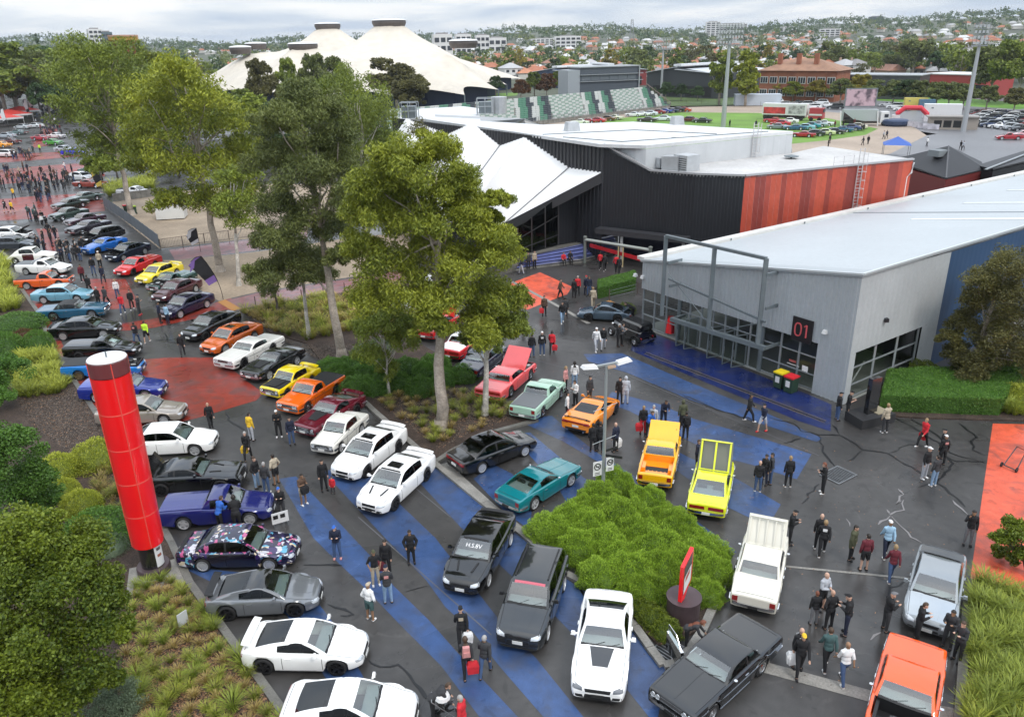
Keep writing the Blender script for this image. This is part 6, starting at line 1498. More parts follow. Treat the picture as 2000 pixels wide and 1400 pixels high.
 if scoop and not open_hood and not hood_off:
  x0=xcowl+.12;ln={'big':.85,'panel':.78,'slim':.8}[scoop if scoop in('big','panel','slim')else 'big']
  sm=M('carbon_panel',(.03,.032,.036),.25,coat=.8)if hoodpanel=='carbon' else BLACKTRIM if hoodpanel=='black' else hm
  if scoop=='slim':
   for sg in(-1,1):slab('bonnet_scoop',bvh,'z',[(x0+.1,sg*.42-.05),(x0+.62,sg*.30-.05),(x0+.62,sg*.30+.03),(x0+.1,sg*.42+.03)],6,2,.025,BLACKTRIM if hoodpanel!='body' else hm,t)
  else:slab('bonnet_scoop',bvh,'z',[(x0-.02,-.42),(x0+ln,-.26),(x0+ln,.26),(x0-.02,.42)],8,6,.035 if scoop=='big' else .014,sm,t)
 if stripes:
  mtl,ys=stripes
  for y0,y1 in ys:
   if not open_hood:slab('racing_stripe',bvh,'z',[(xcowl+.04,y0),(c-.10,y0),(c-.10,y1),(xcowl+.04,y1)],10,2,.006,mtl,t)
   slab('racing_stripe',gb,'z',[(xt1,y0),(xt0,y0),(xt0,y1),(xt1,y1)],6,2,.006,mtl,t)
   if F['boot_lid']:slab('racing_stripe',bvh,'z',[(-c+.04,y0),(xrear,y0),(xrear,y1),(-c+.04,y1)],6,2,.006,mtl,t)
 if wing:
  wm,hz,ch={'low':(paint,.10,.2),'high':(paint,.24,.26),'black':(BLACKTRIM,.22,.28),'lip':(BLACKTRIM,.04,.12),'duck':(paint,.14,.24)}[wing]
  xw_=-c+.22;zw=zt(xw_)+zoff;wg=MB();ww=hw(xw_)*.86
  for a,b in zip(np.linspace(-1,1,9)[:-1],np.linspace(-1,1,9)[1:]):
   wg.add([(xw_-ch/2,a*ww,zw+hz+.03-.05*a**4),(xw_+ch/2,a*ww,zw+hz-.02-.05*a**4),(xw_+ch/2,b*ww,zw+hz-.02-.05*b**4),(xw_-ch/2,b*ww,zw+hz+.03-.05*b**4),(xw_-ch/2,a*ww,zw+hz+.06-.05*a**4),(xw_+ch/2,a*ww,zw+hz+.0-.05*a**4),(xw_+ch/2,b*ww,zw+hz+.0-.05*b**4),(xw_-ch/2,
    b*ww,zw+hz+.06-.05*b**4)],[(0,3,2,1),(4,5,6,7),(0,1,5,4),(1,2,6,5),(2,3,7,6),(3,0,4,7)])
  for sg in(-1,1):wg.box((xw_,sg*ww*.72,zw+hz/2-.02),(ch*.7,.04,hz+.06))
  wg.build('rear_wing',wm,t)
 if banner:
  bh=gb
  slab('windscreen_banner',gb,'z',[(xt0+.10,-wr*.8),(xt0+.02,-wr*.8),(xt0+.02,wr*.8),(xt0+.10,wr*.8)],1,6,.008,banner,t)
 if open_door:
  dp=MB();y0=-hw(d0);hgt=S['belt']-.25
  a=R(62);lnd=d0-d2;hx=d0;dx,dy=-math.cos(a)*lnd,-math.sin(a)*lnd
  dp.bar((hx,y0,.24+hgt/2),(hx+dx,y0+dy,.24+hgt/2),.11,hgt);do=dp.build('door',paint,t)
  tr=MB();tr.bar((hx,y0,.26+hgt),(hx+dx,y0+dy,.26+hgt),.12,.03);tr.build('door_sill',CHROME,do)
  wf_=MB();zt1=S['belt']+.36
  pA=Vector((hx+dx*.12,y0+dy*.12,.27+hgt));pB=Vector((hx+dx*.45,y0+dy*.45,zt1));pC=Vector((hx+dx*.98,y0+dy*.98,zt1-.04));pD=Vector((hx+dx*.98,y0+dy*.98,.27+hgt))
  wf_.tube([pA,pB,pC,pD],.016,6);wf_.build('window_frame',CHROME,do)
  link('side_window',mesh('side_window',[pA,pB,pC,pD],[(0,1,2,3)],GLASS_L),do)
 if extra:extra(t,dict(bvh=bvh,gb=gb,c=c,xcowl=xcowl,xrear=xrear,hb=hb,hw=hw,zt=zt,xt0=xt0,xt1=xt1,xf=xf,xr=xr,wr=wr,S=S,paint=paint))
 return t
def pose_side(front,rear,side,style,nominal=None):
 """place a car from the contact points of the two wheels on its visible side"""
 S=STY[style];a,b=Vector(G(*front)),Vector(G(*rear));d=(a-b).normalized();mid=(a+b)/2
 left=Vector((-d.y,d.x));s=-1 if side=='L' else 1
 ctr=mid+left*s*(S['W']/2-.12)
 off=S['L']/2-S['fo']-S['wb']/2
 ctr=ctr-d*off
 return(ctr.x,ctr.y),math.atan2(d.y,d.x)
def pose_end(end,toward,style,front=True):
 """anchor the front (or rear) bumper's ground point; toward = a second ground point along the car's axis"""
 a,b=Vector(G(*end)),Vector(G(*toward));d=(a-b).normalized()if front else(b-a).normalized()
 m=a-d*STY[style]['L']/2 if front else a+d*STY[style]['L']/2
 return(m.x,m.y),math.atan2(d.y,d.x)
def pose_mid(front,rear,style):
 a,b=Vector(G(*front)),Vector(G(*rear));d=(a-b).normalized();m=(a+b)/2
 return(m.x,m.y),math.atan2(d.y,d.x)
# ---------------------------------------------------------------- the near show cars
LINE_L='show cars in the left line facing the aisle';LINE_R='show cars in the middle line facing the aisle';LINE_F='show cars parked across the right forecourt'
CARB=M('carbon_panel',(.03,.032,.036),.25,coat=.8);VINYL=M('black_vinyl_roof',(.014,.014,.015),.55);WHT=P_('F3F3F1');BLK=P_('08080A')
def wrap_paint():
 m=bpy.data.materials.new('cartoon_wrap_print');m.use_nodes=True;t=m.node_tree;L=t.links.new;b=t.nodes['Principled BSDF']
 tc=t.nodes.new('ShaderNodeTexCoord');v=t.nodes.new('ShaderNodeTexVoronoi');v.inputs['Scale'].default_value=6;n=t.nodes.new('ShaderNodeTexNoise');n.inputs['Scale'].default_value=1.6;n.inputs['Detail'].default_value=3
 mx=t.nodes.new('ShaderNodeVectorMath');mx.operation='ADD';L(tc.outputs['Object'],n.inputs['Vector']);L(tc.outputs['Object'],mx.inputs[0]);L(n.outputs['Color'],mx.inputs[1]);L(mx.outputs[0],v.inputs['Vector'])
 r=t.nodes.new('ShaderNodeValToRGB');r.color_ramp.interpolation='CONSTANT';cr=r.color_ramp
 cols=[(0,(.008,.006,.03)),(.30,(.03,.016,.09)),(.45,(.010,.01,.03)),(.62,(.45,.08,.22)),(.70,(.10,.35,.5)),(.78,(.55,.55,.6)),(.86,(.02,.015,.06)),(.95,(.6,.5,.35))]
 cr.elements[0].color=(*cols[0][1],1);cr.elements[1].position=cols[1][0];cr.elements[1].color=(*cols[1][1],1)
 for p,c in cols[2:]:e_=cr.elements.new(p);e_.color=(*c,1)
 s=t.nodes.new('ShaderNodeSeparateColor');L(v.outputs['Color'],s.inputs[0]);L(s.outputs[0],r.inputs[0]);L(r.outputs[0],b.inputs['Base Color'])
 b.inputs['Roughness'].default_value=.2;b.inputs['Coat Weight'].default_value=.8;return m
WRAP=wrap_paint();NIGHT=P_('0E0A1C')
def ext_text(t,k):
 S=k['S'];x0=k['xcowl']-.42;z=S['H']-.25
 board=MB();board.bar((x0+.13,-.5,z-.13),(x0+.13,.5,z-.13),.02,.16)
 plate_text('H.S.8V',.9,t,(x0+.02,0,z+.035),(R(28),0,PI/2),M('white_print',(.8,.8,.8),.5),.27,'windscreen_lettering',.95)
def ext_paper(t,k):
 S=k['S'];p=MB();p.bar((k['xcowl']-.55,.1,S['H']-.26),(k['xcowl']-.15,.1,S['hood']+.10),.5,.01);p.build('sun_shade',M('paper_white',(.75,.75,.75),.6),t)
def ext_goldbed(t,k):pass
cars=[('white low two door coupe nearest the camera, bonnet facing right, cut by the bottom edge','car','coupe','F4F4F2',('S',(749,1449),(604,1447),'R'),dict(rim='spoke5k',group=LINE_L,plate='w')),('white low coupe with a flat rear wing and black five spoke wheels',
 'car','coupe','F4F4F2',('S',(660,1317),(519,1315),'R'),dict(rim='spoke5k',wing='high',group=LINE_L)),('satin grey wide coupe with tall black rear wing and dark roof','car','coupe',('74777B',.6),('S',(578,1203),(447,1211),'R'),dict(rim='spoke5k',wing='black',roof=BLK,
 group=LINE_L)),('dark coupe wrapped in a bright cartoon print with silver multi spoke wheels','car','sedan90','WRAP',('S',(526,1113),(402,1115),'R'),dict(rim='multia',wing='lip',side_col=NIGHT,group=LINE_L,trim='none')),('dark blue pickup ute with hard tray cover, man in blue jacket at its door',
 'ute','ute90',('1B2168',.3),('S',(488,1024),(364,1034),'R'),dict(rim='spoke5a',bed='cover',bedcol=P_('2A3078',.3),group=LINE_L)),('black muscle coupe with its boot lid standing open','car','muscle','08080A',('S',(440,961),(312,969),'R'),dict(rim='spoke10k',open_boot=True,
 scoop='slim',group=LINE_L)),('plain white sedan half hidden behind the red pylon','car','modern','F4F4F2',('S',(375,890),(283,895),'R'),dict(rim='spoke5a',group=LINE_L)),('bronze silver sedan with raised bonnet bulge behind the red pylon','car','sedan90',('A39A90',
 .7),('S',(321,829),(228,834),'R'),dict(rim='spoke10a',scoop='big',hoodpanel='body',group=LINE_L)),('royal blue ute with closed tray cover behind the top of the pylon','ute','ute90',('152A86',.4),('S',(287,781),(191,786),'R'),dict(rim='spoke10a',bed='cover',bedcol=P_('3046A8',
 .4),group=LINE_L)),('bright blue ute with open bonnet, black tray cover and gold wheels','ute','ute90',('1678C8',.3),('S',(249,737),(154,743),'R'),dict(rim='spoke5g',bed='cover',hood_off=True,group=LINE_L)),('black ute with smooth tray cover and a white sheet behind its windscreen',
 'ute','ute90','0A0A0C',('S',(243,701),(152,704),'R'),dict(rim='spoke5k',bed='cover',bedcol=P_('0A0A0C'),scoop='big',extra=ext_paper,group=LINE_L)),('black sedan with boot lip and polished wheels, above the ute with the white sheet','car','modern','0B0B0D',('S',
 (207,660),(123,665),'R'),dict(rim='multia',wing='lip',scoop='slim',group=LINE_L)),('teal blue seventies hardtop coupe with twin bonnet scoops','car','tbird',('1E5A78',.4),('S',(184,622),(104,627),'R'),dict(rim='spoke10c',scoop='slim',roof=VINYL,group=LINE_L)),
 ('pale blue four door sedan with pearl roof and thin spoked wheels','car','sedan90',('74A9BE',.3),('S',(156,590),(84,593),'R'),dict(rim='multia',roof=P_('C4D4DA'),group=LINE_L)),('orange compact ute with black tray cover and open bonnet','ute','utec','E0612A',
 ('S',(123,562),(49,566),'R'),dict(rim='spoke5a',bed='cover',hood_off=True,group=LINE_L)),('white ute with grey tray cover and sports bar','ute','ute90','F0F0EE',('S',(118,537),(44,537),'R'),dict(rim='multia',bed='bar',bedcol=M('grey_canvas',(.16,.17,.18),.7),
 group=LINE_L)),('cream rounded vintage coupe with maroon lower sides','car','vintage','EFEDE6',('S',(92,514),(30,517),'R'),dict(rim='steelc',side_col=P_('4A1620'),group=LINE_L)),('dark grey sedan at the left edge with twin black bonnet stripes','car','modern',
 ('3A4048',.5),('S',(54,489),(-12,491),'R'),dict(rim='spoke5k',group=LINE_L,stripes=(BLACKTRIM,((-.35,-.15),(.15,.35))))),('white sedan at the left edge with its bonnet up and engine showing','car','modern','EDEEEE',('S',(46,469),(-16,470),'R'),dict(rim='spoke5a',
 open_hood=True,hood_ang=38,hoodmat=BLK,group=LINE_L)),('white sports sedan with sunroof, nearer of the two white sunroof sedans','car','modern','F4F4F3',('S',(770,997),(834,937),'L'),dict(rim='spoke5k',sunroof=True,wing='low',scoop='slim',banner=SEAM,plate='k',
 group=LINE_R)),('white sports sedan with sunroof, parked beside the old white two door','car','modern','F4F4F3',('S',(715,933),(779,881),'L'),dict(rim='spoke5k',sunroof=True,wing='low',banner=SEAM,plate='k',group=LINE_R)),('old small white two door with ribbed roof and red seats',
 'car','compact','E8E6DE',('S',(659,889),(711,841),'L'),dict(rim='spoke10a',rooflines=True,seat=INTERR,group=LINE_R,trim=True)),('maroon seventies fastback with black bonnet vent','car','fastback',('6A1428',.3),('S',(634,851),(700,808),'L'),dict(rim='spoke5k',
 scoop='big',hoodpanel='black',wing='duck',group=LINE_R)),('orange classic ute with black soft tray cover','ute','utec','F06A12',('S',(599,807),(659,769),'L'),dict(rim='steelc',bed='cover',group=LINE_R,trim=True)),('yellow two door with black bonnet and raised intake',
 'car','compact','F5D80E',('S',(554,779),(612,747),'L'),dict(rim='spoke5k',hoodmat=BLACKTRIM,scoop='big',wing='duck',group=LINE_R,W=1.74)),('black seventies coupe between the white coupe and the yellow two door','car','fastback','0C0C0E',('S',(527,741),(579,713),
 'L'),dict(rim='spoke5a',scoop='big',hoodpanel='black',group=LINE_R)),('white seventies hardtop coupe with chrome bumper beside the black coupe','car','tbird','ECEBE6',('S',(478,718),(533,690),'L'),dict(rim='spoke5k',trim='bar',group=LINE_R)),('metallic orange sedan with dark sunroof',
 'car','modern',('D8661C',.4),('S',(439,691),(499,664),'L'),dict(rim='multia',sunroof=True,group=LINE_R)),('black four door sedan with glossy bonnet above the orange sunroof sedan','car','modern','0D0C10',('S',(402,664),(456,640),'L'),dict(rim='multik',sunroof=True,
 group=LINE_R)),('dark purple sedan with bright wheels and a white card on its bonnet','car','modern',('1A1436',.4),('S',(352,622),(405,601),'L'),dict(rim='multia',scoop='big',hoodpanel='body',group=LINE_R)),('maroon sedan with dark windows parked next to the dark purple one',
 'car','sedan90',('4A1420',.3),('S',(334,591),(388,568),'L'),dict(rim='spoke5a',group=LINE_R)),('dark green ute with its bonnet open','ute','utec',('12433E',.3),('S',(322,573),(376,553),'L'),dict(rim='steelc',bed='cover',bedcol=P_('1E5A54',.3),hood_off=True,group=LINE_R)),
 ('lemon yellow sedan with black bonnet vents near the red ute','car','sedan90','F4DE3C',('S',(300,555),(349,537),'L'),dict(rim='spoke5a',wing='low',group=LINE_R)),('bright red ute with sports bar and red tray cover','ute','ute90','D4141C',('S',(256,540),(309,
 521),'L'),dict(rim='spoke5k',bed='bar',bedcol=P_('D4141C'),group=LINE_R)),('midnight blue sedan with bonnet lifted and chrome wheels','car','modern',('0C2038',.4),('S',(239,511),(286,496),'L'),dict(rim='spoke5a',open_hood=True,hood_ang=35,group=LINE_R)),('electric blue coupe beside the midnight blue sedan',
 'car','muscle',('0E66C0',.3),('S',(188,498),(241,484),'L'),dict(rim='spoke5k',group=LINE_R)),('black wagon with bonnet up beside the electric blue coupe','car','wagon','101014',('S',(183,477),(233,465),'L'),dict(rim='spoke5k',open_hood=True,hood_ang=35,group=LINE_R)),
 ('black and violet hardtop parked above the black wagon','car','tbird',('1C1422',.3),('S',(158,460),(206,448),'L'),dict(rim='steelc',trim=True,group=LINE_R,lod=1)),('plum seventies sedan with chrome strip grille','car','classic',('3E2032',.4),('S',(147,445),(200,
 434),'L'),dict(rim='steelc',group=LINE_R,lod=1)),('deep green sixties sedan with chrome bumpers','car','classic',('2C4038',.3),('S',(116,433),(168,422),'L'),dict(rim='steelc',group=LINE_R,trim=True,lod=1)),('dark green sedan with violet bonnet and chrome nose',
 'car','classic',('2A4038',.3),('S',(118,413),(170,403),'L'),dict(rim='steelc',hoodmat=P_('3A3050',.4),group=LINE_R,lod=1)),('grey green sixties sedan at the top end of the middle line','car','classic',('5A6C66',.4),('S',(152,398),(192,391),'L'),dict(rim='steelc',
 group=LINE_R,lod=1)),('black sedan with lettered windscreen and silver wheels, nose towards the camera','car','modern','09090B',('S',(950,1149),(996,1062),'L'),dict(rim='multia',wing='lip',scoop='slim',banner=SEAM,extra=ext_text,plate='w',group=LINE_R)),('charcoal station wagon with roof rails and a pink windscreen banner',
 'car','suv',('2A2D30',.5),('S',(1066,1252),(1099,1152),'L'),dict(rim='multia',rails=True,banner=M('pink_banner',(.55,.12,.16),.6),plate='w',group=LINE_R)),('white muscle coupe with carbon bonnet insert, nose towards the camera','car','camaro','F5F5F4',('F',(1166,
 1377),(1190,1180)),dict(rim='spoke10k',scoop='panel',hoodpanel='carbon',plate='k',group=LINE_R)),('black sixties two door hardtop with its passenger door open','car','tbird','131416',('S',(1392,1402),(1478,1321),'L'),dict(rim='steelc',open_door=True,trim='bar',
 seat=INTER,plate='k',group=LINE_F)),('black luxury sedan with full width red tail light and glass roof','car','sedan90','08080A',('S',(1018,893),(947,921),'R'),dict(rim='multia',glassroof=glass('tinted_rear_glass',(.1,.1,.1)),trim='bar',group=LINE_F,plate='w')),
 ('teal two door coupe with chrome bumper between black sedan and green shrubs','car','fastback',('0E7880',.3),('S',(1110,953),(1050,992),'R'),dict(rim='spoke5a',group=LINE_F,plate='k',W=1.78)),('golden yellow classic ute with open tray and raised bonnet','ute',
 'utec','F6B80C',('B',(1277,960),(1301,860)),dict(rim='steelc',bed='open',bedcol=P_('F0920C'),open_hood=True,hood_ang=50,group=LINE_F)),('lime yellow fastback coupe with its bonnet raised on a two pane frame','car','fastback','DDE414',('B',(1377,1018),(1402,900)),
 dict(rim='spoke5k',open_hood=True,hood_ang=62,hoodpanel='panes',hoodmat=P_('5A5C4A'),group=LINE_F,trim='bar')),('cream sixties sedan with its ribbed bonnet raised','car','classic','DAD6C8',('B',(1468,1203),(1496,1070)),dict(rim='steelc',open_hood=True,hood_ang=60,
 hoodpanel='ribs',group=LINE_F,plate='k')),('silver grey eighties sedan facing the camera at the right garden kerb','car','sedan90',('8E9498',.6),('F',(1806,1244),(1832,1120)),dict(rim='multia',hoodmat=P_('B2B8BC',.6),bootmat=P_('1E2224',.3),group=LINE_F)),('orange muscle car with its bonnet removed and engine bay open',
 'car','tbird','EE5A1C',('B',(1785,1288),(1754,1430)),dict(rim='spoke5k',hood_off=True,group=LINE_F,trim='bar')),('orange mid engined supercar with a glazed engine cover','car','super','F08C14',('S',(1199,810),(1166,842),'R'),dict(rim='spoke10k',trim='bar',wing='lip',
 group=LINE_F,tail=TAIL)),('mint green ute with grey soft tray cover','ute','utec','A9CDB8',('S',(1093,779),(1060,813),'R'),dict(rim='steelc',bed='cover',bedcol=M('grey_canvas',(.16,.17,.18),.7),group=LINE_F,trim=True)),('coral pink sixties two door with vented bonnet open',
 'car','tbird','E8585A',('B',(953,787),(1018,732)),dict(rim='steelc',open_hood=True,hood_ang=45,scoop='big',seat=INTERR,group=LINE_F)),('navy sixties sedan with chrome rear bumper behind the thin gum trunk','car','classic',('1A2036',.3),('B',(912,743),(962,702)),
 dict(rim='steelc',group=LINE_F,trim=True)),('red finned convertible with a white tonneau cover','car','tbird','D42A30',('B',(876,707),(942,662)),dict(rim='steelc',bootmat=WHT,roof=WHT,trim=True,group=LINE_F)),('red classic with bonnet raised under the large gum tree',
 'car','classic','C8282A',('B',(828,668),(892,626)),dict(rim='steelc',open_hood=True,group=LINE_F)),('white sedan glimpsed through the large gum tree','car','modern','EDEDED',('B',(775,618),(840,578)),dict(rim='spoke5a',group=LINE_F,lod=1)),('white van like wagon glimpsed behind the large gum tree',
 'car','suv','F0F0F0',('B',(830,590),(880,555)),dict(rim='spoke5a',group=LINE_F,lod=1)),('slate blue rear engined sports coupe with engine lid open','car','porsche',('4A5C6C',.6),('S',(1151,627),(1204,630),'L'),dict(rim='spoke5k',open_boot=True,group=LINE_F)),
 ('white pickup in the yard behind the low concrete wall','ute','ute90','EDEDED',('S',(280,384),(240,384),'R'),dict(rim='spoke5a',bed='cover',group='vehicles in the yard',lod=1)),]
for lab,cat,sty,col,ps,kw in cars:
 paint=WRAP if col=='WRAP' else P_(col)if isinstance(col,str)else P_(col[0],col[1]*.5)
 if ps[0]=='S':p,a=pose_side(ps[1],ps[2],ps[3],sty)
 elif ps[0]=='F':p,a=pose_end(ps[1],ps[2],sty,True)
 else:p,a=pose_end(ps[1],ps[2],sty,False)
 nm='pickup_ute' if cat=='ute' else 'show_car'
 kw=dict(kw)
 if kw.get('trim')=='none':kw['trim']=False
 make_car(lab,cat,sty,paint,p,a,name=nm,**kw)
# black 1930s style hot rod sedan beside the entrance
def hot_rod():
 p,a=pose_side((1192,655),(1240,676),'L','classic');t=thing('hot_rod','black boxy thirties hot rod sedan with exposed front wheels','car',(*p,0),a,LINE_F)
 def loft(secs,name,mat):
  m=MB();n=len(secs[0][1])
  m.add([(x,y,z)for x,s in secs for y,z in s],[(i*n+k,(i+1)*n+k,(i+1)*n+(k+1)%n,i*n+(k+1)%n)for i in range(len(secs)-1)for k in range(n)]+[tuple(range(n-1,-1,-1)),tuple((len(secs)-1)*n+k for k in range(n))])
  return m.build(name,mat,t,smooth=False)
 def sec(w,z0,z1,b=.12):return[(-w,z0),(w,z0),(w*1.02,z0+.4*(z1-z0)),(w,z1-b),(w-b*1.2,z1),(-w+b*1.2,z1),(-w,z1-b),(-w*1.02,z0+.4*(z1-z0))]
 loft([(-1.55,sec(.62,.45,1.05)),(-1.4,sec(.68,.4,1.1)),(.55,sec(.68,.4,1.08))],'body',BLK)
 loft([(-1.5,sec(.58,1.1,1.5)),(-1.35,sec(.64,1.08,1.62)),(.42,sec(.62,1.06,1.60)),(.52,sec(.58,1.06,1.5))],'roof',BLK)
 loft([(.55,sec(.52,.5,1.04)),(1.7,sec(.34,.55,.98))],'bonnet',BLK)
 g=MB();g.box((1.73,0,.78),(.06,.56,.46),0,.8);g.build('grille',CHROME,t)
 for sg in(-1,1):
  for x0,x1 in((-.35,.38),(-1.25,-.45)):
   w_=MB();w_.box(((x0+x1)/2,sg*.655,1.30),(x1-x0,.02,.32));w_.build('side_window',GLASS_S if False else M('dark_window',(.02,.022,.025),.06,coat=1),t)
  d=MB();d.box((-.05,sg*.70,.75),(.02,.012,.6));d.build('panel_gap',SEAM,t)
  l_=MB();l_.tube([(1.45,sg*.52,.86),(1.6,sg*.52,.86)],.1,12);l_.build('headlight',CHROME,t)
  f_=MB()
  for q in np.linspace(0,PI,9)[:-1]:
   q2=q+PI/8;f_.bar((-1.2+.42*math.cos(q),sg*.78,.34+.42*math.sin(q)),(-1.2+.42*math.cos(q2),sg*.78,.34+.42*math.sin(q2)),.24,.03)
  f_.build('mudguard',BLK,t)
  tl=MB();tl.tube([(-1.56,sg*.55,.6),(-1.62,sg*.55,.6)],.06,10);tl.build('tail_light',TAIL,t)
 rw=MB();rw.box((-1.56,0,1.32),(.02,.7,.2));rw.build('rear_window',M('dark_window',(.02,.022,.025),.06,coat=1),t)
 ws=MB();ws.box((.50,0,1.30),(.05,1.0,.3),0,1,.1);ws.build('windscreen',M('dark_window',(.02,.022,.025),.06,coat=1),t)
 bm_=MB();bm_.bar((-1.75,-.7,.45),(-1.75,.7,.45),.05,.08);[bm_.bar((-1.5,s*.4,.45),(-1.75,s*.4,.45),.04,.05)for s in(-1,1)];bm_.build('bumper',CHROME,t)
 ax=MB();ax.bar((1.45,-.7,.33),(1.45,.7,.33),.07,.07);ax.build('front_axle',CHROME,t)
 tm,rm=wheel_mesh(.33,.2,'steel','c')
 for x,wy in((1.45,.74),(-1.2,.78)):
  for sg in(-1,1):
   wo=link('wheel',tm,t);wo.location=(x,sg*wy,.33);wo.rotation_euler=(0,0,PI if sg>0 else 0);link('rim',rm,wo)
hot_rod()
# ---------------------------------------------------------------- smaller, farther cars: simplified builds copied with their parts
def proto(style,rim,**k):
 base=M('proto_paint_'+style,(.5,.5,.5),.2);t=make_car('','car',style,base,(0,0),0,'x',rim=rim,lod=1,name='parked_car',**k)
 return t,base.name
PROTO={s:proto(s,r_)for s,r_ in(('modern','multia'),('classic','steelc'),('wagon','spoke5a'),('suv','spoke5a'),('tbird','steelc'),('ute90','spoke5a'),('sedan90','spoke5a'))}
_used=set()
def far_car(style,colhex,xy,rz,label,group):
 src,bn=PROTO[style]
 o=src if style not in _used else copy_tree(src)
 _used.add(style);o.location=(*xy,0);o.rotation_euler=(0,0,rz);tag(o,label,'car',group)
 p=P_(colhex)
 for ch in o.children_recursive:
  if ch.type=='MESH' and ch.data.materials and ch.data.materials[0]and ch.data.materials[0].name==bn:paint_slot(ch,p)
 return o
GL='show cars at the far left end of the aisle';GO='show cars on the oval';GP='cars in the distant car park'
FAR=[('sedan90','B8BDC0',(45,252),2.9,'silver sedan at the far left under the flags',GL),('modern','D4D8DA',(70,250),2.9,'paler silver sedan beside the far crowd',GL),('muscle' if False else 'tbird','5E7474',(36,263),2.9,'grey green coupe at the far left',GL),
 ('modern','A8B0B8',(14,270),2.9,'silver blue sedan at the left edge',GL),('classic','5A1818',(22,281),2.9,'dark maroon sedan at the left edge',GL),('classic','F2A01C',(4,288),2.9,'orange yellow car cut by the left edge',GL),('wagon','E8E8E8',(10,306),2.9,'white wagon cut by the left edge',
 GL),('tbird','B02838',(82,274),-.35,'red coupe at the far end of the aisle',GL),('classic','E4E0E0',(112,270),-.35,'white classic beyond the green one',GL),('classic','3C9A2C',(105,283),-.35,'bright green classic at the far end',GL),('sedan90','AEB6BC',(128,297),
 -.35,'silver coupe behind the vivid blue ute',GL),('ute90','1620C8',(145,303),-.1,'vivid blue ute parked crosswise in the red paved area',GL),('classic','1E5040',(180,340),-.35,'dark green classic by the tall gum trunk',GL),('modern','E4E6E8',(160,352),-.35,'white car near the tall gum trunk',
 GL),('tbird','8C3422',(178,366),-.2,'rust red classic below the tall gum trunk',GL),('modern','1C1E22',(104,216),2.6,'dark car among the far crowd',GL)]
for st_,c_,px,rz,lab,gr in FAR:far_car(st_,c_,G(*px),rz,lab,gr)
oval=[((1238,228),'E6E8EA','white'),((1252,227),'EDEFEF','white'),((1268,226),'D4DCE4','pale blue'),((1284,223),'8A1420','dark red'),((1298,221),'1A3A9A','blue'),((1310,220),'10244A','navy'),((1322,219),'0E1014','black'),((1334,219),'B8461C','rust orange'),((1133,
 243),'E4E8D8','cream'),((1148,241),'A02028','red'),((1166,240),'C4343C','bright red'),((1186,236),'6A4A2A','brown'),((1200,234),'E4E4CC','pale yellow'),((1264,238),'3A2C34','plum'),((1295,236),'DCE4E8','white'),((1344,238),'5A1620','maroon'),((1372,240),'20222A',
 'black'),((1512,240),'B82838','red'),((1524,246),'C23040','red'),((1540,241),'F0F0EE','white'),((1518,252),'7E8A90','grey'),((1552,254),'2A5A80','steel blue'),((1570,254),'78B4C0','aqua'),((1582,250),'2A8A96','teal'),((1596,248),'8EA4A8','grey green'),((1568,
 268),'A8142A','crimson'),((1588,266),'1A2A22','dark green'),((1608,264),'C8D4A0','pale green'),((1628,262),'24282E','charcoal'),((1643,258),'1C5C7A','petrol blue'),((1660,255),'3A4A78','slate blue'),((1672,252),'D8D0C0','beige'),((1608,246),'DCE0E4','silver')]
for i,(px,c_,nm)in enumerate(oval):
 far_car(('classic','tbird','modern','sedan90')[i%4],c_,G(*px),2.75+.12*math.sin(i),'%s car in the row on the oval, %s'%(nm,'near the grandstand' if px[0]<1240 else 'below the light tower' if px[0]<1400 else 'near the screen truck'),GO)
cp=[(1957+24,272,'B01828'),(1962,270,'A41424')]
far_car('ute90','A41424',G(1970,273),2.9,'red pickup on the grey car park near the right edge',GP)
far_car('sedan90','E4B0B8',G(1998,268),2.9,'pinkish car cut by the right edge on the car park',GP)
wcols=['E8E9EA','F0F0F0','1C1E22','B8BCC0','2A3A5A','8A9096','E4E4E4','30343A','C8CCD0','7A1C22']
k=0
for row,(x0,y0,x1,y1,n)in enumerate([(1895,244,2010,258,7),(1885,238,2010,249,9),(1900,233,2010,241,10),(1905,228,2010,235,10),(1905,224,2010,230,11)]):
 for i in range(n):
  px=(x0+(x1-x0)*(i+.5)/n,y0+(y1-y0)*(i+.5)/n)
  far_car(('modern','suv','wagon','sedan90','ute90')[(i*3+row)%5],wcols[(i*7+row*3)%10],G(*px),2.6+.08*(i%3),'%s car in the packed rows at the right of the grey car park'%('white','bright white','black','silver','navy','grey','off white','charcoal','pale silver',
   'maroon')[(i*7+row*3)%10],GP);k+=1
for i in range(26):
 px=(1515+i*14.5,203+(i%3)*4+i*.35)
 if 1640<px[0]<1730 or 1800<px[0]<1880:continue
 far_car(('suv','wagon','suv','ute90')[i%4],['F0F0F0','E4E6E8','EDEDED','22262A','C8CCCE'][i%5],G(*px),2.8,'%s vehicle in the line behind the show trucks'%('white','pale','white','black','silver')[i%5],'vehicles behind the show trucks')
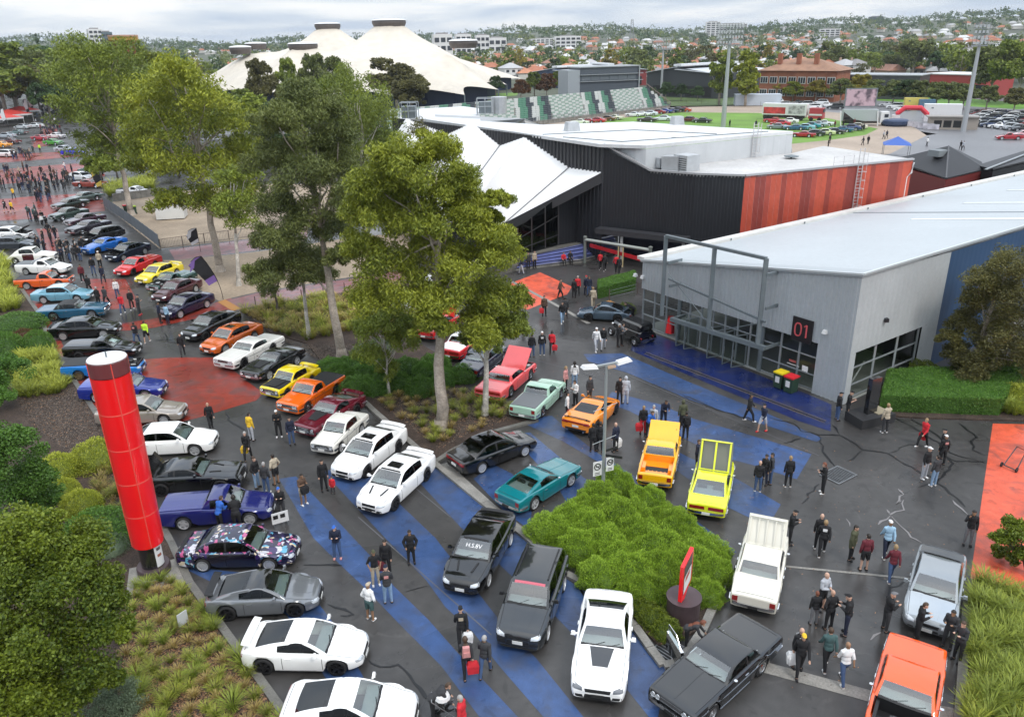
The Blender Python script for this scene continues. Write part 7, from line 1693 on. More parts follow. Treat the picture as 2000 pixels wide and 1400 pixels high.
# ================================================================ MIDDLE DISTANCE TREES, SUBURB, SKYLINE
def unit_crown(n,kind):
 """crown about 1 high and .8 wide, on local origin at the ground"""
 if kind=='round':lob=[(0,0,.62,.30)]+[(.26*math.cos(a),.26*math.sin(a),random.uniform(.42,.62),random.uniform(.17,.24))for a in np.linspace(0,5.4,7)]+[(.12*math.cos(a),.12*math.sin(a),.80,.17)for a in(0,2,4)]
 elif kind=='tall':lob=[(random.gauss(0,.05),random.gauss(0,.05),z,.17)for z in(.3,.42,.54,.66,.78,.88)]+[(.13*math.cos(a),.13*math.sin(a),random.uniform(.3,.75),.13)for a in np.linspace(0,5.5,8)]
 elif kind=='cone':lob=[(0,0,z,.30*(1.05-z))for z in(.2,.35,.5,.65,.8,.93)]
 else:lob=[(.36*math.cos(a)*random.uniform(.4,1),.36*math.sin(a)*random.uniform(.4,1),random.uniform(.40,.84),random.uniform(.15,.24))for a in np.linspace(0,6.0,13)]+[(0,0,.6,.25)]
 return leaf_cloud(lob,n/len(lob),.055 if n>4000 else .09,.026 if n>4000 else .055,.35,9,.85,.5)
UC={}
for kd,n in(('wide',16000),('round',12000),('tall',12000),('cone',5000),('swide',900),('sround',800),('stall',700)):
 for v_ in range(2):UC[kd,v_]=leafmesh('crown',*unit_crown(n,kd.lstrip('s')if kd[0]=='s' else kd),F_GUM)
tk=MB();tk.tube([(0,0,-.02),(.01,0,.25),(0,.01,.5),(0,0,.72)],[.028,.021,.015,.005],7)
for a in(0,1.6,3.2,4.7):tk.tube([(0,0,.3),(.2*math.cos(a),.2*math.sin(a),.58)],[.010,.003],5)
TRK=mesh('trunk',tk.v,tk.f,BARK,smooth=True);_tn=[0]
def far_tree(base,top_py,kind,fol,label,group,w=1.0,xy=None,h=None,bark=None,name='tree'):
 x,y=xy if xy else G(*base)
 h=h or max(2.5,HT(base[0],base[1],base[0],top_py));_tn[0]+=1
 t=thing(name,label,'tree',(x,y,terrain_z(x,y)),random.uniform(0,6),group);t.scale=(h*w,h*w,h)
 c=link('crown',UC[kind,_tn[0]%2],t);paint_slot(c,fol)
 k=link('trunk',TRK,t)
 if bark:paint_slot(k,bark)
 return t
WOOD='park trees behind the left avenue'
for i,(bx,by,ty,fol,w)in enumerate([(15,236,78,F_GUM,.9),(-25,236,84,F_GUM,.9),(62,226,96,F_GUMD,.8),(95,222,110,F_GUM,.8),(128,214,92,F_GUM,.8),(168,200,82,F_GUMD,.8),(290,236,98,F_GUMY,.85),(335,240,118,F_GUM,.85),(520,240,108,F_BROWN,.5),(572,236,104,F_GUM,
 .35),(236,204,84,F_GUM,.8),(350,196,110,F_GUMD,.6),(470,262,170,F_GUM,.8),(205,190,80,F_GUM,.8),(622,232,98,F_GUMD,.5),(660,226,102,F_GUMD,.5),(776,216,110,F_BROWN,.9),(806,232,150,F_BROWN,.8),(600,300,190,F_GUM,.8),(480,300,176,F_GUM,.8),(440,280,190,F_GUMY,
 .8),(700,300,200,F_GUM,.7),(560,330,250,F_DARK,.9),(640,330,262,F_GUM,.9),(740,330,258,F_DARK,.9),(300,330,250,F_LUSH,1),(350,345,270,F_DARK,1),(230,348,290,F_DARK,1),(100,236,150,F_DARK,.8),(40,228,120,F_BROWN,.8),(830,200,140,F_DARK,.7),(800,200,142,F_GUM,.7),
 (270,190,76,F_GUMD,.8),(140,188,84,F_DARK,.8),(60,190,86,F_GUM,.8),(5,222,100,F_GUM,1),(34,216,92,F_DARK,1),(80,212,100,F_GUM,1),(110,204,96,F_GUMD,1),(-50,230,80,F_GUM,1),(180,236,150,F_DARK,.8),(400,262,170,F_DARK,.9),(330,280,190,F_GUMD,.9),(540,292,190,F_DARK,
 .9),(650,280,180,F_DARK,.9),(500,340,268,F_LUSH,1),(420,345,280,F_DARK,1),(690,345,280,F_LUSH,1),(780,345,270,F_DARK,1),(200,350,300,F_LUSH,1)]):
 nm={F_GUM.name:'green',F_GUMD.name:'olive',F_GUMY.name:'yellow green',F_BROWN.name:'brownish',F_DARK.name:'dark green',F_LUSH.name:'lush green'}[fol.name]
 far_tree((bx,by),ty,'wide' if w>=.8 else 'round',fol,'%s park tree among the wood behind the left avenue'%nm,WOOD,w*1.3)
far_tree((88,150),66,'cone',F_DARK,'dark layered conifer standing above the skyline at the far left',None,.55)
ROW='row of young trees along the great tent'
for bx,by,ty,fol,k in((842,197,150,F_DARK,'round'),(886,197,150,F_RUST,'round'),(931,192,154,F_RUST,'round'),(968,190,146,F_DARK,'round'),(1018,198,152,F_RUST,'round'),(1044,192,138,F_LUSH,'round'),(1068,194,140,F_RUST,'round'),(1092,190,136,F_LUSH,'round'),(1112,
 188,138,F_RUST,'round'),(1130,186,140,F_DARK,'round')):
 far_tree((bx,by),ty,k,fol,'%s young tree in the row beside the great tent'%('reddening' if fol is F_RUST else 'green'),ROW,.95)
far_tree((1404,206),102,'tall',F_GUM,'tall narrow gum left of the tallest light tower',None,.95);far_tree((1455,208),98,'tall',F_GUMY,'tall narrow gum right of the tallest light tower',None,1.0)
SH='dark trees before the charcoal shed'
for bx,by,ty in((1300,196,158),(1330,198,162),(1362,197,166),(1275,196,170)):far_tree((bx,by),ty,'round',F_DARK,'dark bushy tree against the charcoal shed',SH,1.0)
OL='olive trees along the car park edge'
for bx,by,ty,fol in((1500,194,152,F_YELL),(1526,196,150,F_YELL),(1548,198,156,F_GUMY),(1592,200,154,F_YELL),(1640,204,150,F_GUMD),(1676,204,142,F_YELL),(1702,207,152,F_GUMD),(1742,208,154,F_GUMD),(1765,209,152,F_DARK),(1790,210,154,F_GUMD),(1826,213,156,F_GUMD),
 (1850,214,158,F_GUMD),(1880,214,160,F_GUMD),(1925,216,164,F_GUMD),(1978,222,168,F_BROWN),(2020,220,166,F_DARK)):
 far_tree((bx,by),ty,'round',fol,'%s tree in the line along the car park edge'%('yellow leaved' if fol is F_YELL else 'brown topped' if fol is F_BROWN else 'olive'),OL,1.15)
BT='large trees behind the car park'
for bx,by,ty,fol in((1930,200,84,F_GUMD),(1985,204,74,F_GUM),(2040,200,80,F_GUMD),(1625,150,80,F_GUMD),(1780,152,74,F_GUMD),(1830,156,92,F_DARK),(1860,158,96,F_DARK),(1560,130,96,F_DARK),(1700,146,100,F_GUM),(1660,150,96,F_GUM),(1740,150,104,F_GUMD)):
 far_tree((bx,by),ty,'wide',fol,'large %s tree rising behind the car park'%('dark' if fol is F_DARK else 'olive' if fol is F_GUMD else 'green'),BT,.95)
# suburb: houses with roofs, walls, windows and chimneys
TERRA=[M('terracotta_roof_%d'%i,c,.7,noise=(.4,.15))for i,c in enumerate(((.38,.14,.075),(.46,.20,.11),(.30,.15,.10)))];GREYR=[M('grey_tile_roof_%d'%i,c,.7)for i,c in enumerate(((.24,.23,.23),(.42,.42,.43),(.60,.60,.60)))]
WALLM=[M('house_wall_%d'%i,c,.7)for i,c in enumerate(((.62,.60,.56),(.42,.30,.22),(.70,.70,.70)))];WIN=M('far_window',(.03,.035,.045),.2)
def house_proto(kind):
 w,d,h={0:(13,10,3.2),1:(16,9,3.4),2:(11,10,6.0)}[kind];t=thing('house',None,None);m=MB();m.box((0,0,h/2),(w,d,h));m.build('wall',WALLM[0],t)
 r_=MB();a,b,e,k=w/2+.6,d/2+.6,h+2.8,w/2-d/2*(.95 if kind!=1 else .15)
 r_.add([(-a,-b,h),(a,-b,h),(a,b,h),(-a,b,h),(-k,0,e),(k,0,e)],[(0,1,5,4),(1,2,5),(2,3,4,5),(3,0,4),(3,2,1,0)]);ro=r_.build('roof',TERRA[0],t);c=MB();c.box((w*.2,d*.12,h+2.4),(.9,.7,2.2));c.build('chimney',WALLM[1],ro)
 for z in((1.6,)if h<4 else(1.5,4.4)):
  for s in(-1,1):
   for x in(-.32,.0,.32):q=MB();q.box((x*w,s*(d/2+.02),z),(1.8,.08,1.3));q.build('window',WIN,t)
 return t
HP=[house_proto(k)for k in range(3)];_hu=set()
def house(xy,i):
 k=i%3;o=HP[k]if k not in _hu else copy_tree(HP[k]);_hu.add(k);g=(i*7+i//5)%10;rm=TERRA[g%3]if g<6 else GREYR[g%3];near=math.hypot(*xy)<560
 nm='terracotta' if g<6 else('dark grey','mid grey','pale')[g%3]
 o.location=(*xy,terrain_z(*xy));o.rotation_euler=(0,0,random.choice((.3,1.87))+random.gauss(0,.1));tag(o,'%s roofed house in the suburb %s'%(nm,'just beyond the showground' if near else 'towards the skyline'),'house','suburban houses with %s roofs'%nm)
 for ch in o.children_recursive:
  if ch.name.startswith('roof'):paint_slot(ch,rm)
  elif ch.name.startswith('wall'):paint_slot(ch,WALLM[i%3])
def clear(x,y):
 if y<300:return False
 if-175<x<25 and 250<y<480:return False
 if x<150 and y<430 and x>-60:return False
 if x/y<.52 and y<400:return False
 return True
hs=[];i=0
for row in range(22):
 y0=400*1.062**row
 for c in range(-26,46):
  a=c*.0172+(row%2)*.008+random.gauss(0,.002)
  x,y=y0*math.tan(a)+random.gauss(0,3),y0+random.gauss(0,4)
  if not clear(x,y)or random.random()>(.62 if a>-.1 else .38)or y0>1350:continue
  if a<-.12 and y0<600:continue
  hs.append((x,y))
hs.sort(key=lambda p:math.hypot(*p))
for i,p in enumerate(hs[:290]):house(p,i)
rest=MB()
for x,y in hs[290:]:
 z=terrain_z(x,y);a=random.random()*3;rest.cur=random.choice((0,0,1,2,3));rest.box((x,y,z+2),(12,9,4),a);rest.cur=random.choice((4,4,5,6));rest.box((x,y,z+5),(13,10,2.4),a,.45)
rest.build('distant_houses',[WALLM[0],WALLM[2],WALLM[1],WALLM[0],TERRA[0],GREYR[1],GREYR[2]])['kind']='stuff'
st=[]
for i in range(2600):
 y=330*(7.6**random.random());a=random.uniform(-.62,.74);x=y*math.tan(a)
 if clear(x,y)and all((x-h_[0])**2+(y-h_[1])**2>60 for h_ in hs[:160]):st.append((x,y))
st.sort(key=lambda p:math.hypot(*p));SG='trees among the suburban houses'
for i,p in enumerate(st[:280]):far_tree(None,0,('swide','sround','sround','stall')[i%4],(F_GUM,F_DARK,F_GUMD,F_LUSH,F_BROWN,F_DARK,F_GUM,F_YELL)[i%8],'%s tree among the suburban roofs'%('green','dark','olive','bright green','brown','dark','green','yellow')[i%8],
 SG,random.uniform(.8,1.1),xy=p,h=random.uniform(7,13)if i%9 else 17)
def mass(pts,name,fol,hr,n):
 ar=[[]for _ in range(6)]
 for x,y in pts:
  h=random.uniform(*hr);z=terrain_z(x,y);q=leaf_cloud([(x,y,z+h*.55,h*.5),(x+h*.2,y,z+h*.4,h*.38)],n,h*.17,h*.12,.2,5,.8,.3)
  for k in range(6):ar[k].append(q[k])
 link(name,leafmesh(name,*[np.concatenate(k)for k in ar],fol))['kind']='stuff'
rs=st[280:];mass(rs[0::3],'distant_trees',F_DARK,(8,15),40);mass(rs[1::3],'distant_trees',F_GUMD,(8,15),40);mass(rs[2::3],'distant_trees',F_GUM,(8,14),40)
ridge=[(d*math.sin(a),d*math.cos(a))for a in np.linspace(-.66,.78,520)for d in(random.uniform(1700,2300),)]+[(d*math.sin(a),d*math.cos(a))for a in np.linspace(-.66,.78,420)for d in(random.uniform(1250,1650),)]
mass(ridge,'wooded_ridge',F_DARK,(10,20),34)
# apartment blocks and other landmarks on the skyline
def block(label,px,top,wpx,d,floors,wallm=None,name='apartment_block',dep=16):
 dr=_f+_r*(px-1000)/FPX-_u*(top-700)/FPX;s=d/math.hypot(dr[0],dr[1]);x,y,zt_=dr[0]*s,dr[1]*s,CAMH+dr[2]*s;zb=terrain_z(x,y)-1;w=wpx*d/FPX;a=-math.atan2(x,y)+.12;t=thing(name,label,'building',(x,y,zb),a);h=zt_-zb
 m=MB();m.box((0,dep/2,h/2),(w,dep,h));m.build('wall',wallm or WALLM[2],t);r_=MB();r_.box((0,dep/2,h+.3),(w*.6,dep*.6,1.6));r_.build('roof',GREYR[0],t)
 for k in range(floors):
  z=h*(k+.6)/(floors+.3);n=max(3,int(w/6))
  for j in range(n):q=MB();q.box((-w/2+(j+.5)*w/n,-.1,z),(w/n*.72,.3,h/floors*.5));q.build('window',WIN,t)
for a in[('white slab apartment block left of the yellow disc tower',185,57,20,900,9),('grey glass apartment block touching the yellow disc tower',208,63,16,900,8),('dark and white apartment block behind the tent saddle',865,67,34,700,4),('pale apartments beside the right tent mast',
 905,67,28,900,4),('white apartments right of the tent mast',943,69,24,900,4),('long dark apartments at the end of the tent',972,74,32,900,3),('long white flats on the skyline left of the lattice mast',1110,71,46,1100,3),('low white flats far beyond the tent',
 1060,76,40,1200,3),('white tower block on the skyline beside the light tower',1394,43,24,1500,8),('wide pale hospital block on the right skyline',1430,47,52,1600,5),('pale offices on the right skyline',1540,53,28,1500,5),('white flats below the ridge at right',
 1622,57,32,1300,4),('pale block left of the dark tower',1665,47,32,1800,4),('broad white block under the dark tower',1694,46,28,1850,3),('dark rounded glass tower highest on the right skyline',1712,33,22,1900,8),('white modern house among the big right trees',
 1892,96,40,520,2)]:
 block(*a,wallm=M('tower_glass',(.10,.14,.16),.2)if 'dark rounded' in a[0]or 'grey glass' in a[0]else None)
def lattice(label,px,top,d,w):
 dr=_f+_r*(px-1000)/FPX-_u*(top-700)/FPX;s=d/math.hypot(dr[0],dr[1]);x,y,h=dr[0]*s,dr[1]*s,CAMH+dr[2]*s;t=thing('lattice_mast',label,'mast',(x,y,0));m=MB()
 for sx,sy in((-1,-1),(1,-1),(1,1),(-1,1)):m.tube([(sx*w,sy*w,0),(sx*w*.25,sy*w*.25,h)],.22,4)
 for k in range(16):
  z0,z1=h*k/16,h*(k+1)/16;a,b=w*(1-.75*k/16),w*(1-.75*(k+1)/16);m.tube([(-a,-a,z0),(b,-b,z1)],.14,3);m.tube([(a,-a,z0),(-b,-b,z1)],.14,3)
 m.build('lattice',GALV,t)
lattice('thin steel lattice mast on the skyline',1235,38,1100,4)
def disc_tower():
 d=330;dr=_f+_r*(240-1000)/FPX-_u*(72-700)/FPX;s=d/math.hypot(dr[0],dr[1]);x,y,z=dr[0]*s,dr[1]*s,CAMH+dr[2]*s;t=thing('disc_tower','yellow disc topped tower on red legs above the left trees','tower',(x,y,0));m=MB();m.lathe([(3.2,z-2.6),(4.9,z-1.2),(4.9,z)],24);m.build('disc',
  M('disc_yellow',(.40,.22,.03),.6),t);c=MB();c.lathe([(5.0,z),(5.0,z+.5),(.01,z+.6)],24);c.build('disc_roof',M('roof_salmon',(.5,.3,.22),.6),t)
 for a in(.6,2.2,3.8,5.4):l=MB();l.tube([(3.4*math.cos(a),3.4*math.sin(a),0),(2.9*math.cos(a),2.9*math.sin(a),z-2.4)],.45,6);l.build('leg',M('leg_red',(.24,.03,.02),.6),t)
disc_tower()
# brick school, glass school wing, curved red roofs
def school():
 BR=M('red_brick',(.30,.11,.06),.8,noise=(.5,.2));p0,p1=Vector(G(1480,196)),Vector(G(1628,200));d=(p1-p0).normalized();n=Vector((-d.y,d.x));L_=(p1-p0).length;t=thing('brick_school','old red brick school with terracotta hipped roof and white windows','building');w=MB();w.prism(poly_clean([tuple(p0),
  tuple(p1),tuple(p1+n*16),tuple(p0+n*16)]),0,9.6);w.build('wall',BR,t)
 r_=MB();o=1.0;q=[p0-d*o-n*o,p1+d*o-n*o,p1+d*o+n*17,p0-d*o+n*17];a,b=p0+d*9+n*8,p1-d*9+n*8;r_.add([(*v,9.6)for v in q]+[(*a,13.2),(*b,13.2)],[(0,1,5,4),(1,2,5),(2,3,4,5),(3,0,4)]);ro=r_.build('roof',M('weathered_terracotta',(.30,.17,.11),.8,noise=(.4,.2)),t)
 for s in(.2,.45,.68):c=MB();p=p0+d*L_*s+n*4;c.box((*p,13.2),(1.4,1.2,3.4),math.atan2(d.y,d.x));c.build('chimney',BR,ro)
 for z in(2.6,6.6):
  for k in range(8):
   p=p0+d*(L_*(k+.5)/8)-n*.06;q=MB();q.bar(Vector((*(p-d*1.3),z)),Vector((*(p+d*1.3),z)),.12,2.2);fr=q.build('window',M('white_frame',(.6,.6,.58),.5),t);g=MB()
   for x in(-.8,0,.8):g.bar(Vector((*(p+d*(x-.32)-n*.07),z)),Vector((*(p+d*(x+.32)-n*.07),z)),.06,1.8)
   g.build('pane',WIN,fr)
school()
for lab,a,b,dep,h,wm,rm in(('low charcoal and glass school wing behind the olive trees',(1640,192),(1790,196),14,7.5,M('wing_charcoal',(.06,.065,.07),.4),M('wing_roof',(.35,.37,.39),.5)),('long low hall with white curved roof and red band',(1800,186),(1920,192),
 16,7,M('hall_red',(.35,.05,.045),.6),M('hall_white',(.68,.68,.68),.5)),('low white shed behind the tent at the left',(395,196),(455,196),14,6,WALLM[2],M('wing_roof',(.35,.37,.39),.5))):
 t,p0,p1,d,n=box_building('low_hall',lab,G(*a),G(*b),dep,0,h,wm,rm)
 for k in range(6):p=p0+d*((p1-p0).length*(k+.5)/6)-n*.05;q=MB();q.bar(Vector((*(p-d*1.6),h*.45)),Vector((*(p+d*1.6),h*.45)),.1,1.8);q.build('window',WIN,t)
# stadium light towers
def light_tower(label,base,top,hw_,rows,cols,plat=True):
 x,y=G(*base);h=HT(*base,*top);t=thing('light_tower',label,'light tower',(x,y,0),-math.atan2(x,y));p=MB();k=h/24;p.tube([(0,0,0),(0,0,h*.82)],[.62*k,.34*k],12);p.build('pole',M('tower_zinc',(.42,.44,.46),.45,.5),t);f=MB();z0=h*.80
 f.box((0,0,z0),(hw_*1.1,1.2,.25));
 for i in range(cols+1):f.tube([(-hw_/2+hw_*i/cols,0,z0),(-hw_/2+hw_*i/cols,0,h)],.05,4)
 for j in range(rows+1):f.tube([(-hw_/2,0,z0+(h-z0)*j/rows),(hw_/2,0,z0+(h-z0)*j/rows)],.05,4)
 f.build('headframe',GALV,t);LM=M('flood_glass',(.5,.52,.55),.3,.3)
 for j in range(rows):
  for i in range(cols):l=MB();l.box((-hw_/2+hw_*(i+.5)/cols,-.25,z0+(h-z0)*(j+.5)/rows),(hw_/cols*.6,.35,(h-z0)/rows*.5),0,1);l.build('flood_lamp',LM,t)
light_tower('tall light tower at the right edge of the oval',(1881,257),(1912,46),2.9,4,4);light_tower('tallest light tower behind the flat roofed theatre',(1412,250),(1427,46),6.0,4,9);light_tower('slim light tower beyond the grandstand end',(1291,190),(1297,
 74),5.5,3,6);light_tower('grey light tower standing in front of the tent',(738,168),(733,68),7,3,5)
# ================================================================ STREET FURNITURE, STALLS, TRUCKS
REDP=M('pylon_red',(0.86,0.008,0.012),0.3,coat=.5,noise=(.8,.05));WHITEP=M('white_paint',(.7,.7,.7),.5);BLKP=M('gloss_black',(.012,.012,.013),.15,coat=1);PLUM=M('plum_grey_steel',(.075,.05,.055),.45,.2,noise=(2,.15));LAMPW=M('lamp_white',(.75,.75,.75),.4)
def pylon():
 bx,by=G(303,1118);t=thing('red_pylon','tall red lantern pylon on a black column with a white poster, above the bush bed','pylon',(bx,by,0));z0,z1=1.55,9.75;rad=lambda z:.60+.10*(z-z0)/(z1-z0);ph=math.atan2(-by,-bx)
 seg=5;zs=np.linspace(z0,z1-.62,seg+1)
 for i in range(seg):m=MB();a,b=zs[i]+.02,zs[i+1]-.02;m.lathe([(rad(a),a),(rad((a+b)/2),(a+b)/2),(rad(b),b)],40);m.build('red_panel',REDP,t,smooth=True)
 jm=M('pylon_joint',(.80,.09,.07),.35)
 for z in zs[1:-1]:m=MB();m.lathe([(rad(z)+.004,z-.03),(rad(z)+.01,z),(rad(z)+.004,z+.03)],40);m.build('ring_joint',jm,t)
 for k in range(4):a=ph+.12+k*PI/2;m=MB();m.bar((rad(z0)*math.cos(a),rad(z0)*math.sin(a),z0+.02),(rad(z1)*math.cos(a),rad(z1)*math.sin(a),z1-.05),.05,.03);m.build('vertical_joint',jm,t)
 m=MB();m.lathe([(rad(z1),z1-.61),(rad(z1)+.01,z1)],40);m.build('top_band',M('pylon_band',(.16,.035,.04),.35,coat=.4),t);m=MB();m.lathe([(rad(z1)+.012,z1-.03),(rad(z1)-.02,z1+.02),(.01,z1+.03)],40);m.build('top_cap',M('cap_white',(.7,.7,.7),.5),t);m=MB();m.tube([(0,
  0,z1),(0,0,z1+.25)],.03,6);m.build('spigot',STEELG,t)
 m=MB();m.lathe([(.01,z0),(rad(z0)-.01,z0-.01),(rad(z0),z0+.03)],40);m.build('underside',REDP,t);m=MB();m.lathe([(.45,.4),(.45,z0)],28);m.build('column',BLKP,t,smooth=True)
 m=MB();a0=ph+.30;n=8;v=[]
 for k in range(n+1):a=a0+(k/n)*.95;v+=[(.465*math.cos(a),.465*math.sin(a),.50),(.465*math.cos(a),.465*math.sin(a),1.5)]
 m.add(v,[(2*k,2*k+2,2*k+3,2*k+1)for k in range(n)]);po=m.build('poster',WHITEP,t)
 for z,c in((1.25,'poster_dark'),(.95,'poster_rust')):m=MB();v=[(.468*math.cos(a0+.2+.09*k),.468*math.sin(a0+.2+.09*k),z+q)for k in range(6)for q in(0,.13)];m.add(v,[(2*k,2*k+2,2*k+3,2*k+1)for k in range(5)]);m.build('poster_print',M(c,(.10,.08,.08)if 'dark' in c else(.3,
  .1,.06),.6),po)
 m=MB();m.lathe([(.01,.46),(.62,.46),(.64,.45),(.66,.40),(.66,0)],36);m.build('plinth',PLUM,t);p=MB();p.box((.25,-.3,.045),(2.3,1.9,.10),.35);p.build('concrete_pad',CONC,t)
pylon()
def no_smoking(t,c,az,w,h):
 u=Vector((math.cos(az),math.sin(az),0));n=Vector((math.sin(az),-math.cos(az),0));m=MB();m.bar(c-u*w/2,c+u*w/2,.02,h);s=m.build('sign_plate',WHITEP,t);o=c+n*.014+Vector((0,0,h*.14));r=w*.36;K=M('sign_print_black',(.02,.02,.02),.5)
 P_at=lambda a,rr:o+u*rr*math.cos(a)+Vector((0,0,rr*math.sin(a)));q=MB()
 for k in range(20):q.bar(P_at(k*PI/10,r),P_at((k+1)*PI/10,r),.006,.05)if False else q.tube([P_at(k*PI/10,r),P_at((k+1)*PI/10,r)],.024,5)
 q.tube([P_at(PI*.75,r),P_at(-PI*.25,r)],.02,5);q.build('prohibition_ring',K,s);q=MB();q.tube([o-u*r*.6,o+u*r*.6],.026,5);q.tube([o+u*r*.5,o+u*r*.6+Vector((0,0,r*.5))],.012,4);q.build('cigarette',K,s)
 for k in range(2):q=MB();z=-h*(.30+.1*k);q.bar(c+n*.013+Vector((0,0,z))-u*w*.3,c+n*.013+Vector((0,0,z))+u*w*.3,.006,.03);q.build('sign_text_line',K,s)
def lamp_post():
 bx,by=G(1177,975);t=thing('street_lamp','tall grey street lamp with two white heads and no smoking signs in the green island','street lamp',(bx,by,0),0);h=HT(1177,975,1184,712);p=MB();p.tube([(0,0,0),(0,0,h)],[.095,.065],10);p.build('pole',M('pole_grey',(.36,
  .39,.40),.4,.4),t);d=Vector((.93,.36,0)).normalized()
 a=MB();a.bar(Vector((0,0,h))-d*.55,Vector((0,0,h+.02))+d*.55,.10,.08);a.build('cross_arm',M('pole_grey',(.36,.39,.40),.4,.4),t)
 for s in(-1,1):l=MB();l.box(d*s*.85+Vector((0,0,h+.04)),(.75,.36,.14),math.atan2(d.y,d.x),.8,ry=-.12*s);l.build('lamp_head',LAMPW,t)
 b=MB();b.box(d*.22+Vector((0,0,h-.12)),(.4,.26,.1),math.atan2(d.y,d.x));b.build('control_box',M('box_tan',(.5,.35,.25),.5),t)
 e=Vector((.80,.60,0))
 for z in(h*.70,h*.46):m=MB();m.tube([Vector((0,0,z))-e*.75,Vector((0,0,z))+e*.75],.018,5);m.build('banner_arm',M('pole_grey',(.36,.39,.40),.4,.4),t)
 no_smoking(t,Vector((-.30,-.1,1.75)),.35,.45,.75);no_smoking(t,Vector((.28,-.12,2.0)),.35,.40,.72)
 for z,az,l in((2.62,.5,.7),(2.42,-.35,.8)):m=MB();u=Vector((math.cos(az),math.sin(az),0));m.bar(u*.08+Vector((0,0,z)),u*(l+.08)+Vector((0,0,z)),.02,.13);m.build('finger_sign',M('finger_black',(.02,.02,.022),.5),t)
lamp_post()
def red_blade():
 bx,by=G(1333,1205);t=thing('map_blade_sign','slanted red blade sign with a white map panel on a round plum plinth','sign',(bx,by,0));m=MB();m.lathe([(.62,0),(.62,.92),(.66,.93),(.66,1.0),(.01,1.0)],36);m.build('plinth',PLUM,t);az=.95;u=Vector((math.cos(az),math.sin(az),
  0));n=Vector((u.y,-u.x,0))
 prof=[(-.42,1.0),(-.12,1.0),(.06,1.25),(.42,1.55),(.42,2.95),(-.42,2.55)];v=[u*x+n*s*.07+Vector((0,0,z))for s in(1,-1)for x,z in prof];k=len(prof);b=MB();b.add(v,[tuple(range(k-1,-1,-1)),tuple(range(k,2*k))]+[(i,(i+1)%k,k+(i+1)%k,k+i)for i in range(k)]);b.build('blade',
  REDP,t)
 f=MB();f.add([u*x+n*.075+Vector((0,0,z))for x,z in((-.34,1.25),(.34,1.60),(.34,2.82),(-.34,2.48))],[(0,1,2,3)]);fo=f.build('dark_face',M('blade_face',(.05,.05,.05),.4),t);w=MB();w.add([u*x+n*.079+Vector((0,0,z))for x,z in((-.30,1.28),(.30,1.60),(.30,2.32),(-.30,
  2.02))],[(0,1,2,3)]);w.build('map_panel',WHITEP,fo);w=MB();w.add([u*x+n*.082+Vector((0,0,z))for x,z in((-.2,1.78),(.16,1.98),(.16,2.2),(-.2,2.0))],[(0,1,2,3)]);w.build('map_print',M('map_red',(.45,.12,.1),.5),fo)
red_blade()
def plinth_sign():
 p=Vector(G(1690,822));t=thing('black_totem','black totem sign standing in a low wedge shaped planter by the pavilion corner','sign',(p.x,p.y,0),.45);b=MB();b.prism([(-1.1,-.7),(1.3,-.9),(1.3,.6),(-.9,.7)],0,.55);b.build('planter',M('planter_charcoal',(.03,.03,
  .032),.4),t);m=MB();m.box((.15,-.1,1.35),(.75,.28,2.7));m.build('totem',BLKP,t);s=MB();s.box((.75,-.1,.57),(.9,.9,.05));s.build('planter_soil',M('planter_sand',(.3,.26,.18),.8),t)
plinth_sign()
def bin_(label,px,lid):
 t=thing('wheelie_bin',label,'bin',(*G(*px),0),-.95);b=MB();b.box((0,0,.52),(.56,.62,.95),0,1.12);b.build('bin_body',M('bin_green',(.02,.05,.03),.5),t);l=MB();l.box((0,0,1.04),(.66,.74,.10));l.build('lid',lid,t)
 for s in(-1,1):w=MB();w.tube([(s*.28,.3,.1),(s*.22,.3,.1)],.1,10);w.build('wheel',RUBBER,t)
 q=MB();q.box((0,-.36,.62),(.3,.01,.4));q.build('bin_label',WHITEP,t)
YB=M('bin_yellow',(.75,.58,.02),.4);RB_=M('bin_red',(.6,.02,.03),.4)
RUBBER=M('tyre_rubber',(0.014,0.014,0.015),0.75);CHROME=M('chrome',(0.72,0.73,0.75),0.12,1.0)
bin_('yellow lidded bin against the pavilion glass',(1523,756),YB);bin_('red lidded bin beside the yellow lidded one',(1543,765),RB_);bin_('lime lidded bin beside the tall gum trunk in the yard',(262,418),M('bin_lime',(.35,.5,.03),.5));bin_('red lidded bin half hidden by the tall gum trunk',
 (248,416),RB_)
def goal():
 a,b=Vector(G(1142,513)),Vector(G(1268,536));t=thing('gateway_frame','grey pipe gateway with a red boom gate across the theatre lane','gate',(a.x,a.y,0));d=b-a;h=HT(1142,513,1142,464);GP_=M('gate_pipe',(.20,.22,.20),.5,.3)
 for p in(Vector((0,0)),d):m=MB();m.tube([(p.x,p.y,0),(p.x,p.y,h)],.16,10);m.lathe([(.2,h),(.2,h+.12),(.01,h+.2)],12,(p.x,p.y,0));m.build('post',GP_,t)
 m=MB();m.tube([(0,0,h-.2),(d.x,d.y,h-.2)],.15,10);m.build('crossbar',M('gate_bar_pale',(.36,.38,.35),.5,.3),t);r=MB();r.bar((.6,1,1.5),(d.x,d.y+1,1.0),.10,.35);r.build('boom',RB_,t)
 for s in(.55,.62):q=MB();p=d*s;q.tube([(p.x,p.y+1,0),(p.x,p.y+1,2.0)],.07,6);q.build('bollard',M('bollard_cream',(.55,.45,.25),.5),t)
goal()
